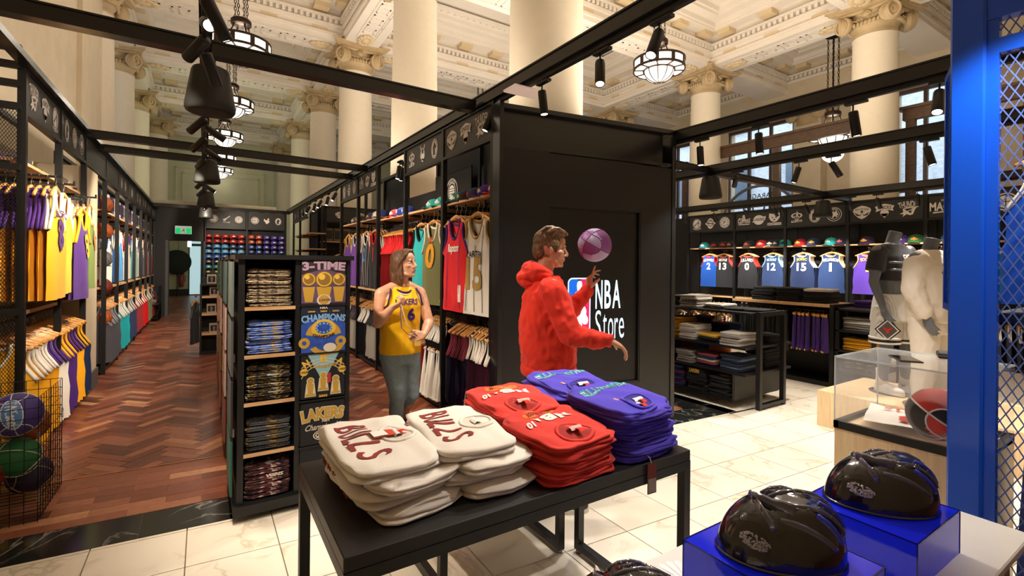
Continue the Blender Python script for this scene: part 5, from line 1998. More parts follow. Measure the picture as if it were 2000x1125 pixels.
# aisle spots
spot(2.2, 3.75, 3.05, 'added spotlight over the man in yellow on the long lighting beam', power=120, target=(1.45, 3.95, 1.2), ang=60)  # extra spotlight put in to brighten the man in yellow
spot(4.15, 1.15, 2.86, 'added spotlight aimed at the acrylic showcase', power=110, target=(3.0, .95, .9), ang=50)  # extra spotlight put in to brighten the showcase
AIS = [(2.72, 'lit spotlight nearest the viewer in the aisle', (1.2, 3.2, .6)), (2.98, 'bright glaring spotlight in the aisle', (.25, .2, 1.5)), (3.2, 'aisle spotlight aimed at the left racks', (-1.5, 5.6, 1.5)), (3.42, 'aisle spotlight aimed at the floor', (1.0, 4.4, 0)),
       (5.0, 'spotlight below the large speaker', (-1.5, 6.2, 1.4)), (5.3, 'spotlight just past the large speaker', (2.4, 5.6, 1.4)), (5.8, 'angled spotlight past the large speaker', (-1.5, 7.0, 1.2)), (6.4, 'spotlight short of the second beam', (2.4, 6.8, 1.4)), (7.0, 'spotlight at the second beam', (-1.3, 9.5, 1.4)),
       (8.9, 'spotlight past the second speaker', (-1.5, 10.5, 1.4)), (9.4, 'next spotlight past the second speaker', (2.4, 9.0, 1.2)), (10.0, 'small aisle spotlight before the third speaker', (-1.5, 12, 1.4)), (12.0, 'small aisle spotlight past the third speaker', (-1.5, 13.5, 1.4)), (12.8, 'far spotlight in the aisle near the cap wall', (1.0, 17, 1.8)), (13.6, 'farthest but one spotlight in the aisle', (.4, 17, 1.6)), (14.4, 'last aisle spotlight by the cap wall', (1.6, 17, 1.6))]
for y, lb, tg in AIS:
    spot(.0, y, 2.93, lb, power=(16 if y == 2.98 else 160 if y < 3.5 else 190) * SW, target=tg, ang=85, colr=WARM)
for q, (y, ta) in enumerate(((9.9, 20), (10.6, -25), (11.3, 10), (12.0, 25), (12.7, -20), (13.4, 15))):
    spot(2.2, y, 3.05, ('first', 'second', 'third', 'fourth', 'fifth', 'sixth')[q] + ' small spotlight on the beam beyond the middle racks', power=45 * SW, target=(1.4 if q % 2 else .6, y - 1 + q * .2, 0), ang=85)
for q in range(3):
    spot(2.3 + .07 * q, 6.5 + .08 * q, 3.03, ('left', 'middle', 'right')[q] + ' spotlight of the cluster in the open topped rack', power=40 if q == 1 else 0, target=(2.2 + .2 * q - .3, 6.6 + .3 * (q - 1), 1.0), ang=80)


# ---------------------------------------------------------------- pendant speakers
def speaker(loc, label, first=[None]):
    if first[0] is None:
        t = thing('pendant_speaker', label, 'speaker', loc, group='pendant speakers')
        MB().lathe([(0, .155), (.085, .15), (.105, .14), (.115, .12), (.15, -.1), (.152, -.135), (.145, -.15), (.14, -.155)], 28).build('housing', mat('black_abs', '1c1d1c', .5, bump=.06, bscale=500), t)
        MB().lathe([(.141, -.154), (.1, -.158), (0, -.162)], 28).build('grille', mat('speaker_grille', '232122', .7, bump=.4, bscale=900), t)
        MB().tube([(0, 0, .15), (0, 0, .2)], .012, 8).tube([(.025 * math.cos(a), 0, .2 + .025 * math.sin(a)) for a in [q * PI / 6 for q in range(13)]], .006, 6, cap=False).build('hook', BLACK, t)
        first[0] = t
        return t
    return dup(first[0], loc, 0, label)


speaker((.03, 3.9, 2.775), 'large black pendant speaker under the nearest cross beam')
speaker((.03, 7.55, 2.79), 'second black pendant speaker down the aisle')
speaker((.03, 11, 2.8), 'third black pendant speaker down the aisle')
speaker((.03, 13.8, 2.8), 'smallest black pendant speaker by the cap wall')
speaker((5.96, 4.16, 2.7), 'black pendant speaker right of the black box')
speaker((9.6, 4.36, 2.68), 'black pendant speaker before the right wall racks')


# ---------------------------------------------------------------- chandeliers
def chandelier(loc, label, chain=1.6, first=[None]):
    if first[0] is None:
        t = thing('chandelier', label, 'chandelier', loc, group='drum chandeliers')
        RR, H = .61, .26
        m = MB()
        for z0, z1 in ((H / 2 - .05, H / 2), (-H / 2, -H / 2 + .05)):
            m.lathe([(RR, z0), (RR + .015, z0), (RR + .015, z1), (RR, z1), (RR - .02, z1), (RR - .02, z0), (RR, z0)], 36, smooth=False, cap=False)
        for k in range(10):
            m.box(RR - .02, -.045, -H / 2, RR + .012, .045, H / 2, M=RZ(k * PI / 5))
        m.build('drum_frame', BRONZE, t)
        for k in range(10):
            a = (k + .5) * PI / 5
            g = MB().lathe([(RR - .008, -H / 2 + .05), (RR - .008, H / 2 - .05)], 5, a0=a - .26, a1=a + .26, cap=False)
            g.build('glass_panel', LAMP, t)
        MB().lathe([(RR - .02, -H / 2 + .01), (.38, -H / 2 + .01)], 36, cap=False).build('glass_ring', LAMP, t)
        m = MB()
        for k in range(10):
            m.box(.36, -.02, -H / 2 - .012, RR, .02, -H / 2 + .008, M=RZ(k * PI / 5))
        m.lathe([(.35, -H / 2 - .02), (.39, -H / 2 - .02), (.39, -H / 2 + .02), (.35, -H / 2 + .02), (.35, -H / 2 - .02)], 30, smooth=False, cap=False)
        for k in range(10):
            p = [(.365 * math.cos(q) * 1.0, 0, -H / 2 - .30 * math.sin(q)) for q in [i * PI / 14 for i in range(7)]] + [(.03, 0, -H / 2 - .31)]
            m.tube([tuple(RZ(k * PI / 5) @ Vector(v)) for v in p], .012, 5)
        m.build('lower_ribs', BRONZE, t)
        MB().lathe([(.355, -H / 2)] + [(.355 * math.cos(q), -H / 2 - .29 * math.sin(q)) for q in [i * PI / 14 for i in range(1, 8)]], 30, cap=False).build('glass_bowl', LAMP, t)
        MB().sphere((0, 0, -H / 2 - .31), .04, 10, 7).build('finial', BRONZE, t)
        MB().lathe([(.2, .50), (.21, .52), (.21, .60), (.18, .63), (0, .63)], 24).build('hub', BRONZE, t)
        for k in range(4):
            a = k * PI / 2 + .4
            MB().tube([(r * math.cos(a), r * math.sin(a), z) for r, z in ((.16, .52), (.17, .42), (.22, .3), (.34, .2), (.5, .13))], .022, 6).build('arm', BRONZE, t)
            ch = MB()
            for i in range(26):
                z = .65 + i * .085
                lk = [(.022 * math.cos(q), 0, z + .05 * math.sin(q)) for q in [j * PI / 4 for j in range(9)]]
                ch.tube([tuple(T((.13 * math.cos(a), .13 * math.sin(a), 0)) @ RZ(PI / 2 * (i % 2)) @ Vector(v)) for v in lk], .009, 4, cap=False)
            ch.build('chain', BRONZE, t, kind='stuff')
        MB().lathe([(.22, 2.84), (.22, 2.98), (0, 2.99)], 20).lathe([(.2, 2.83), (0, 2.83)], 20).build('canopy', BRONZE, t)
        first[0] = t
        o = t
    else:
        o = dup(first[0], loc, 0, label)
    light('POINT', 'chandelier_glow', (loc[0], loc[1], loc[2] - .55), 30 if loc[1] < 25 else 6, UP, size=.3)
    light('POINT', 'chandelier_glow', (loc[0], loc[1], loc[2] + .35), 34 if loc[1] < 25 else 8, UP, size=.25)
    return o


chandelier((.67, 12.5, 6.45), 'largest lit drum chandelier in the aisle, behind the nearest beam')
chandelier((.68, 17.2, 6.45), 'second lit drum chandelier, partly behind the large speaker')
chandelier((.66, 21.7, 6.45), 'third lit drum chandelier, hanging clear above the paired beams')
chandelier((.66, 26.4, 6.45), 'fourth lit drum chandelier, cut by the paired beams')
chandelier((.7, 30.2, 6.45), 'farthest lit drum chandelier by the sage wall')
chandelier((9.43, 8.05, 6.55), 'lit drum chandelier right of the centre column')
chandelier((15.4, 6.75, 5.5), 'lit drum chandelier on chains behind the glazed screen')
chandelier((9.43, 17.2, 6.5), 'lit drum chandelier glimpsed beyond the middle columns')
c6 = [o for o in col.objects if o.get('label', '').startswith('lit drum chandelier on chains')][0]
MB().tube([(0, 0, 2.98), (0, 0, 3.96)], .03, 8).build('ceiling_rod', BRONZE, c6)
# ================================================================ right wall racks
RF = Rack((10.5, 0), -PI / 2)
ye = [7.97, 6.69, 5.52, 4.33, 3.13, 1.9, .7]
RL = [['bridge', 'planet', 'ringp'], ['clippers', 'lakers', 'bear'], ['heat', 'horse', 'wolf'], ['pelican', 'knicks', 'thunder'], ['magic', 'deer', 'ballring'], ['guitar', 'ringp', 'wolf']]
RN = ['leftmost', 'second', 'third', 'fourth', 'fifth', 'sixth']
RJ = [(7.38, '1f55b5', 'c8242a', '2', 'LEONARD', WHT, 'royal blue jersey with a white 2, right wall'), (6.99, '26262a', 'c8524a', '13', 'GEORGE', WHT, 'black jersey with a white 13, right wall'), (6.38, '26262a', 'd83a30', '0', 'LILLARD', WHT, 'black jersey with red binding and a white 0, right wall'),
      (5.81, '24365c', '8fb8d8', '12', 'MORANT', 'a8c8e0', 'slate navy jersey with a pale blue 12, right wall'), (5.18, '1f2c4e', 'e8d8c8', '15', 'JOKIC', WHT, 'navy jersey lettered in yellow with a white 15, right wall'), (4.63, '20345c', 'd0b890', '1', 'WILLIAMSON', WHT, 'navy jersey with tan binding and a slim white 1'),
      (4.0, '54389c', 'e8a060', '1', 'BOOKER', 'f0b060', 'purple jersey with an orange 1 beside the black shirted mannequin'), (3.41, '3a6aa8', WHT, '5', None, WHT, 'blue jersey between the two mannequins'), (2.95, '2f6fc0', 'e8924a', '8', None, WHT, 'bright blue jersey behind the cream mannequin'), (2.3, '2f6fc0', WHT, '3', None, WHT, 'blue jersey behind the blue locker post')]
for k in range(6):
    bay(RF, -ye[k], -ye[k + 1], RN[k] + ' black rack along the right wall', RL[k], 2.05, .88, (1.98, .78), dep=.5, hz=(2.46, 2.84), top=2.88, last=(k == 5), group='right wall racks')
for (y, c, tr, num, nm, nc, lb) in RJ:
    f = jersey(lb, c, tr, num, nm, nc, ('f0c040' if num == '15' else None), numsize=(.2, .17), namew=.3 if nm and len(nm) > 6 else .22, nz=-.38, kind='back', arc=.7 if nm and len(nm) > 6 else .35)
    if num == '12':
        pass
    b = jersey('b', c, tr, seed=int(y * 10) % 4)
    hang_arm(RF, -y, 1.98, [f, b], 3, lab='jersey behind the ' + lb.replace(', right wall', ''), group='jerseys behind the ' + lb, s=1.0, d0=.05, dd=.06)
rlow = [('b0884a', '2a2a2c'), ('2a2a30', 'c8c4bc'), ('22222a', '6a6a70'), ('1c1c20', 'c8a03c'), ('2a2f4c', WHT), ('2c5aa8', WHT)]
for k in range(6):
    hang_row(RF, -ye[k] + .06, -ye[k + 1] - .06, 9, .80, [jersey('l', rlow[k][0], rlow[k][1], kind='tank' if k in (0, 4, 5) else 'shorts', seed=k)], 'garment low in the %s right wall rack' % RN[k], 'low garments, %s right wall rack' % RN[k], d=.2, turn=-70, s=.85)
for (y, c, b, p, lb) in ((7.6, '2f8a90', '2a6a80', 'e8e4dc', 'teal cap first on the right wall shelf'), (7.3, '2c2420', '2c2420', 'c8242a', 'black cap with a red mark on the right wall shelf'), (7.06, '3a2a2a', '3a2a2a', 'c8443c', 'black cap with a red front on the right wall shelf'), (6.86, '2a2222', '2a2222', 'c8743c', 'small black cap at the first right wall post'),
                         (6.42, '2f2e2e', '2f2e2e', 'c8442c', 'charcoal cap over the jersey with 0'), (6.12, 'cf2a2c', 'cf2a2c', 'f0c8b8', 'bright red cap over the jersey with 0'), (5.9, '2a2a2e', 'd8d4cc', 'd8d4cc', 'black and white cap on the right wall shelf'), (5.74, '222226', '222226', 'a8a4a0', 'black cap left of a teal one'), (5.6, '2f9a98', '2f9a98', '1c3a44', 'teal cap half behind the post over 12'),
                         (5.27, 'a01f26', 'a01f26', 'f0c040', 'dark red cap over the jersey with 15'), (5.02, '2b3c66', '2b3c66', 'f0c040', 'navy cap over the jersey with 15'), (4.68, '35b8b8', '2aa0a0', 'e8f4f0', 'aqua cap over the jersey with white 1'), (4.48, '2a2c44', '2a2c44', 'd86a7a', 'navy cap beside the aqua one'),
                         (4.06, '2c2038', '2c2038', 'e8943c', 'dark purple cap over the orange 1'), (3.52, '4a3478', '4a3478', 'd8d0e0', 'purple cap between the mannequin necks'), (3.31, '2f6a3c', '2f6a3c', 'e0903c', 'green cap right of the purple one'), (2.85, '2f5a78', '2f5a78', 'd8d4cc', 'slate blue cap by the blue locker')):
    cap(lb, c, b, p, RF.p(-y, .17, 2.05), -PI / 2 + rnd.uniform(-.35, .35), s=1.25)
# dark wall behind so the racks read against black
bwr = thing('rack_backing', 'black backing wall behind the right wall racks', 'panel', (11.1, 4.3, 0)); bwr['kind'] = 'structure'
MB().box(-.05, -4.8, 0, .05, 4.6, 2.9).build('panel', BLACKM, bwr)


# ================================================================ shirts folded in stacks
def camo(name, cs, sc=14):
    return ramp_mat(name, 'noise', [(.36 + .28 * k / (len(cs) - 1), c) for k, c in enumerate(cs)], (1, 1, 1.6), 3, 1.2, .85, .05, sc)


CAM1 = camo('print_tan_brown', ['2a221c', '6a5844', 'c8b89a', '4a3c30'], 22)
CAM2 = camo('print_blue_gold', ['2a3a78', '4a6ac0', '8aa4dc', 'c09a4a'], 20)
CAM3 = camo('print_black_gold', ['18181a', '232327', '232327', 'b8902e', '9ab0b4'], 22)
CAM4 = camo('print_grey_gold', ['2c2e34', '55585e', '2e3036', 'a08040'], 22)
CAM5 = camo('print_black_red', ['1c1c22', '26262e', '7a2a2e', 'c8c0bc'], 20)


def stack(label, mats_, loc, rz, n, w=.3, d=.26, h=.026, grp=None, top=None, topc='d8d4cc', oname='folded_shirt', cat='shirt', jit=.01):
    for k in range(n):
        m = mats_[k % len(mats_)]
        mm = m if not isinstance(m, str) else None
        c = m if isinstance(m, str) else 'ffffff'
        where = 'topmost' if k == n - 1 else 'lowest' if k == 0 else 'inside'
        folded(('topmost of the ' + label) if k == n - 1 else (ORD[k] + ' up of the ' + label), c, (loc[0] + rnd.uniform(-jit, jit), loc[1] + rnd.uniform(-jit, jit), loc[2] + k * h), rz + rnd.uniform(-.05, .05), w * rnd.uniform(.97, 1.03), d, h * .98, seed=k,
               group=grp or ('stack of ' + label), print_=(top if k == n - 1 else 'edge' if top and k % 2 and 'edges' in label + 'edges' * ('red letter' in label) else None), pc=topc, material=mm, oname=oname, cat=cat)


# ---- mid floor gondola
gd = thing('shelf_gondola', 'black steel shelf gondola of folded shirts right of the black box', 'shelving', (5.45, 4.4, 0))
GX0, GX1, GY0, GY1 = 5.0, 5.95, 2.98, 5.9
for x in (5.21, 5.7):
    for y in (2.98, 5.6):
        MB().box(x - .025, y, 0, x + .025, y + .05, 1.09).build('post', BLACK, gd, world=True)
for y in (2.98, 5.6):
    MB().box(5.235, y, .02, 5.675, y + .05, .06).box(5.235, y, 1.04, 5.675, y + .05, 1.09).build('end_bar', BLACK, gd, world=True, kind='stuff')
for z, x0, x1 in ((1.08, 5.1, 5.8), (.70, 5.0, 5.95), (.41, 5.0, 5.95)):
    MB().box(x0, 3.04, z - .025, x1, 5.9, z).build('shelf', BLACK, gd, world=True)
MB().box(5.0, 3.16, .10, 5.95, 3.19, .385).build('end_panel', mat('grey_black_laminate', '35322e', .5, var=.05), gd, world=True)
MB().box(5.0, 3.19, .08, 5.95, 5.9, .11).box(5.45, 3.19, .11, 5.48, 5.9, .385).build('base_shelf', BLACK, gd, world=True)
DK = ['1c1c1e', '232325']
gs_ = [('grey T-shirts at the left of the gondola top', ['3a3a3c', '2a2a2c'], (5.5, 4.3, 1.08), 4), ('white printed shirts on the gondola top', ['b8b2aa', '8a8580', CAM1], (5.38, 3.95, 1.08), 5), ('pale printed shirts flat on the gondola top', [CAM4, 'c8c0b4'], (5.4, 3.62, 1.08), 2), ('black shirts at the near end of the gondola top', DK, (5.4, 3.35, 1.08), 1), ('black shirts at the corner of the gondola top', DK, (5.42, 3.15, 1.08), 1),
       ('yellow shirts on the middle gondola shelf', ['e0a424', 'd49a20'], (5.3, 4.12, .70), 8), ('white shirts with an orange emblem', ['d8d2c8', 'cfc9c0'], (5.2, 3.82, .70), 6), ('dark grey shirts behind the white ones', ['3c3a3a'], (5.62, 4.0, .70), 8), ('black shirts with a gold front', DK + ['c89a30'], (5.2, 3.55, .70), 3), ('pale grey shirts on the middle gondola shelf', ['b0aaa2', '8d8883'], (5.18, 3.24, .70), 5),
       ('navy shirts behind the pale grey ones', ['22305c'], (5.65, 3.7, .70), 6), ('black shirts at the end of the middle gondola shelf', DK, (5.72, 3.2, .70), 3),
       ('grey shirts with a red emblem on the low shelf', ['9a9690', '8a8680'], (5.2, 3.86, .41), 5), ('navy shirts with red lettering', ['22305c', '8a3a3c', 'b8a89c'], (5.2, 3.56, .41), 5), ('navy shirts with pale edges on the low shelf', ['1c2334', '5a6a8c', '1c2334'], (5.2, 3.25, .41), 6), ('black hoodies at the end of the low gondola shelf', DK, (5.7, 3.25, .41), 6), ('black shirts at the far left of the low shelf', DK + ['8a8a8a'], (5.2, 4.2, .41), 3),
       ('navy and magenta shirts in the gondola base', ['252a55', '6a2a4a', '252a55'], (5.18, 4.0, .11), 7), ('black hoodies with gold letters in the gondola base', DK, (5.18, 3.68, .11), 7), ('black shirts with a gold ball emblem', DK, (5.18, 3.37, .11), 7)]
for (lb, ms, loc, n) in gs_:
    top = ('logo', 'planet') if 'orange emblem' in lb or 'red emblem' in lb else ('logo', 'lakers') if 'ball emblem' in lb or 'yellow' in lb else ('front', 'LAKERS') if 'gold letters' in lb else 'patch' if 'printed' in lb else None
    stack(lb, ms, loc, -PI / 2, n, .265, .34, .036 if 'base' in lb or 'hood' in lb else .03, top=top, topc='e08a2c' if 'orange' in lb else 'c8342c' if 'red' in lb else 'd8a83c' if 'gold' in lb else '2a2a2c' if 'yellow' in lb else 'c8c4b4')
for q in range(4):
    jersey(ORD[q] + ' jersey from the left hung under the gondola top', ('24408c', 'c4202c', '5a9ac8', 'c86a3c')[q], WHT, seed=q, group='jerseys under the gondola top').location = (5.75, 4.5 - q * .22, 1.05)

# ---- low hanging unit with folded hoodies on top, and the shelf tower
un = thing('hanging_unit', 'low black hanging unit holding purple striped shorts', 'rack', (7.25, 3.6, 0))
MB().box(7.03, 3.09, 1.06, 7.75, 4.5, 1.095).build('top_shelf', WOODL, un, 'pale wood shelf', world=True)
MB().box(7.03, 3.05, 0, 7.75, 3.1, 1.1).build('side_panel', BLACKM, un, world=True)
MB().box(7.5, 3.1, .05, 7.53, 4.5, 1.05).build('back_panel', mat('brown_black_panel', '211f1c', .5, var=.05), un, world=True)
MB().box(7.03, 3.1, .0, 7.75, 4.5, .06).build('base', BLACKM, un, world=True)
MB().tube([(7.15, 3.1, 1.0), (7.15, 4.5, 1.0)], .013, 8).build('hanging_rail', BLACK, un, world=True)
ps = jersey('p', '46287e', 'd8a43c', kind='shorts', seed=0)
UR = Rack((6.98, 0), -PI / 2)
hang_row(UR, -3.62, -3.14, 8, 1.0, [ps], 'purple shorts with gold bands hanging in the low unit', 'purple shorts in the low unit', d=.17, turn=-70, s=1.0)
hang_row(UR, -4.4, -3.7, 10, 1.0, [jersey('p', '1b1b1d', '3a3a3c', kind='shorts', seed=1)], 'black shorts hanging in the low unit', 'black shorts in the low unit', d=.17, turn=-70, s=1.1)
for q, (y, cs, n, lb) in enumerate(((4.1, ['1d1d20', '28282b'], 5, 'black hoodies at the left on the low hanging unit'), (3.72, ['19191c', '232326'], 5, 'black hoodies in the middle on the low hanging unit'), (3.35, ['232326', '19191c', '232326', '1b1b1d', 'c4beb4'], 5, 'black hoodies with a white shirt on top'))):
    stack(lb, cs, (7.35, y, 1.095), -PI / 2, n, .36, .36, .04)
stack('purple hoodies behind the shelf tower', ['4a2f86', '53369a'], (7.65, 2.82, 1.03), -PI / 2, 3, .4, .36, .04)
tw = thing('shelf_tower', 'black open shelf tower with grey, yellow and black shirts', 'shelving', (7.45, 2.8, 0))
for (x, y) in ((7.03, 3.03), (7.03, 2.62), (7.8, 3.03), (7.8, 2.62)):
    MB().box(x, y - .04, 0, x + .04, y, 1.06).build('post', BLACK, tw, world=True)
for z in (1.06, .78, .52, .26, .06):
    MB().box(7.03, 2.58, z - .025, 7.84, 3.03, z).build('shelf', BLACK, tw, world=True)
stack('grey and white shirts on the shelf tower', ['7d7872', '8f8a84', '6f6a66', 'cfc8be'], (7.28, 2.81, .78), -PI / 2, 6, .36, .34, .028)
stack('yellow shirts on the shelf tower', ['dba024', 'e4aa2a'], (7.28, 2.81, .52), -PI / 2, 6, .36, .34, .026, top='patch', topc='2a2a2c')
stack('black and gold shirts on the shelf tower', ['1b1b1d', CAM3], (7.28, 2.81, .26), -PI / 2, 5, .36, .34, .026)
stack('purple shirts at the bottom of the shelf tower', ['33264a', '3c2c58'], (7.28, 2.81, .06), -PI / 2, 5, .36, .34, .026)
MB().box(7.4, 2.58, .05, 7.43, 3.03, 1.05).build('back_panel', BLACKM, tw, world=True)

# ================================================================ acrylic showcase
scs = thing('showcase', 'plywood showcase with a clear acrylic case, holding a ball', 'showcase', (3.14, .97, 0))
PLY = ramp_mat('birch_plywood', 'noise', ((.3, 'd8b98a'), (.7, 'ecd2a8')), (14, 14, 1.0), 5, .5, .45)
ACR = mat('clear_acrylic', 'f4f8fa', .03, trans=.0, alpha=.13, spec=.8)
EDGE = mat('acrylic_edge', 'dfe8ea', .15, alpha=.55)
X0, X1, Y0, Y1 = 2.88, 3.42, .66, 1.24
MB().box(X0, Y0, 0, X1, Y1, .75).build('plinth', PLY, scs, world=True)
m = MB()
m.box(X0 - .004, Y0, .735, X1, Y0 + .02, .775).box(X0 - .004, Y1 - .02, .735, X1 + .004, Y1 + .004, .775).box(X0 - .004, Y0, .735, X0 + .02, Y1, .775).box(X1 - .02, Y0, .735, X1 + .004, Y1, .775)
m.build('black_rim', mat('black_rim', '1c1a18', .4, bump=.02), scs, world=True)
for a in ((X0, Y0, X0 + .006, Y1), (X1 - .006, Y0, X1, Y1), (X0 + .006, Y1 - .006, X1 - .006, Y1)):
    MB().box(a[0], a[1], .775, a[2], a[3], 1.114).build('acrylic_side', ACR, scs, world=True)
MB().box(X0, Y0, 1.114, X1, Y1, 1.12).build('acrylic_top', ACR, scs, world=True)
m = MB()
for x, y in ((X0, Y1), (X1, Y1), (X0, Y0)):
    m.box(x - .003, y - .003, .775, x + .003, y + .003, 1.12)
for a in ((X0, Y0, X0, Y1), (X1, Y0, X1, Y1), (X0, Y1, X1, Y1)):
    m.box(a[0] - .003, a[1] - .003, 1.113, a[2] + .003, a[3] + .003, 1.121)
m.build('polished_edge', EDGE, scs, world=True, kind='stuff')
ball('basketball', 'red and black basketball with white seams in the acrylic showcase', (2.975, .835, .897), (.5, -.35, .9), 'd8402c', 'e8e0d8', word='Wilson', wc='d8503c', two='2e2a2a', w=.0045, rough=.5)
js = thing('folded_jersey', 'white jersey with red 23 lying in the acrylic showcase', 'jersey', (3.2, 1.03, .777), R(16))
MB().grid(16, 14, lambda u, v: (-.2 + .4 * u, -.17 + .34 * v, .012 + .004 * math.sin(9 * u + 4 * v) + .02 * max(0, v - .8) * (1 + math.sin(8 * u)))).build('body', C('e8e2d8'), js)
m = MB()
text(m, '23', -.07, .03, .20, .13, .021, RZ(R(90)) @ T((0, .03, 0)), bold=.05)
m.build('number', C('c4322a'), js)
m = MB(); text(m, 'BULLS', .0, -.12, .2, .05, .022, RZ(R(90)), bold=.05); m.build('lettering', C('c4322a'), js)
tl = thing('tablet', 'dark tablet lying on top of the acrylic showcase', 'tablet', (3.09, 1.0, 1.121), R(35))
MB().rbox(-.09, -.05, 0, .09, .05, .008, .003).build('body', mat('dark_tablet', '3a3634', .25, bump=.02), tl)
MB().box(-.08, -.042, .008, .08, .042, .0085).build('screen', mat('tablet_glass', '1a1a1c', .08, bump=.01), tl)
wl_ = thing('wallet', 'black wallet box standing on the acrylic showcase', 'wallet', (3.36, .90, 1.121), R(20))
MB().rbox(-.06, -.045, 0, .06, .045, .03, .006).build('body', mat('black_leather', '24201e', .5, bump=.2), wl_)
MB().box(-.061, -.046, .013, .061, .046, .017).build('seam', STEEL, wl_)

# ================================================================ white display counter with blue acrylic boxes and helmets
ct = thing('display_counter', 'white topped display counter in the right foreground', 'counter', (1.5, .3, 0))
WTOP = mat('white_solid_surface', 'e4e0d8', .25, bump=.02, var=.02)
MB().rbox(.55, .385, .735, 2.215, .94, .76, .004).build('top', WTOP, ct, world=True)
MB().box(.62, .42, 0, 2.14, .88, .735).build('cabinet', mat('white_laminate', 'd8d3ca', .5, var=.03), ct, world=True)
bench = thing('timber_bench', 'red brown timber ledge at the bottom right corner of the frame', 'bench', (1.9, 0, 0))
MB().rbox(1.2, -.35, 0, 2.6, .375, .68, .006).build('ledge', ramp_mat('red_brown_timber', 'noise', ((.3, '4a2218'), (.7, '6a3424')), (3, 14, 14), 5, .3, .4), bench, world=True)
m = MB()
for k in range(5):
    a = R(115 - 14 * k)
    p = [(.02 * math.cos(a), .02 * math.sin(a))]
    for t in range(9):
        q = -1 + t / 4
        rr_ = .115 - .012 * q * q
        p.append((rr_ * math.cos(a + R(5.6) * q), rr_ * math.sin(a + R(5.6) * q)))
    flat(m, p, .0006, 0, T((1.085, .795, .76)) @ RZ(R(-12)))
m.build('petal_reflection', mat('gloss_white_reflection', 'f4f4f2', .15, bump=.01), ct, world=True)  # reflection of lights on the counter, put in as pale flat petals
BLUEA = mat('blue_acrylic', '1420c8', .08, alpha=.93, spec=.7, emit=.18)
BLUEE = mat('blue_acrylic_edge', '0a0e50', .1, bump=.01)


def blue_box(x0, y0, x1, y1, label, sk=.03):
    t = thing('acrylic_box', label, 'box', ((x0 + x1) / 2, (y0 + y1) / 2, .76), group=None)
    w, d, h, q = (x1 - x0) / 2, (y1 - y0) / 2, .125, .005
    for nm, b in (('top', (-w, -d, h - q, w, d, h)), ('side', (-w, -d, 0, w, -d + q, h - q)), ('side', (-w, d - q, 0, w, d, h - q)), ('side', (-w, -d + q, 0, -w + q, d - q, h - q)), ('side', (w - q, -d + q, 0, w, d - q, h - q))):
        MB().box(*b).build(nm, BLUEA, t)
    m = MB()
    for (a, b) in (((-w, -d, h), (w, -d, h)), ((w, -d, h), (w, d, h)), ((w, d, h), (-w, d, h)), ((-w, d, h), (-w, -d, h)), ((-w, -d, 0), (-w, -d, h)), ((w, -d, 0), (w, -d, h)), ((-w, d, 0), (-w, d, h)), ((w, d, 0), (w, d, h))):
        m.bar(a, b, .0028, .0028)
    m.build('polished_edge', BLUEE, t, kind='stuff')
    return t


blue_box(1.06, .48, 1.375, .81, 'blue acrylic box under the nearer glossy helmet')
blue_box(1.56, .475, 1.885, .765, 'blue acrylic box under the helmet by the locker post')
HB = mat('gloss_black_shell', '131115', .16, coat=.8, spec=.6, bump=.12, bscale=60)
HG = mat('smoky_clear_resin', '4a4a5c', .06, coat=1.0, spec=.8, bump=.15, bscale=40)
HS = mat('silver_glitter', 'b8b4b2', .2, .9, bump=.6, bscale=500)
HC = mat('cobalt_slot', '2a3ad0', .15, coat=.6, bump=.02)


def helmet_mb():
    L, W, H = .148, .105, .146

    def f(u, v):
        a = 2 * PI * u
        ph = v * PI / 2
        r = math.cos(ph) ** .72
        z = math.sin(ph) ** .95
        x = L * r * math.cos(a)
        y = W * r * math.sin(a)
        z2 = H * z * (1 + .07 * math.cos(a) * r)
        if x > -.02 and z > .25:
            z2 += .006 * max(0, math.cos(y * 105)) * min(1, (x + .02) / .04) * min(1, (z - .25) * 3)
        z2 -= .012 * math.exp(-((x + .045) / .012) ** 2) * min(1, z * 2)
        return (x + .012 * z, y, z2)
    return MB().grid(44, 20, f, wrap=True)


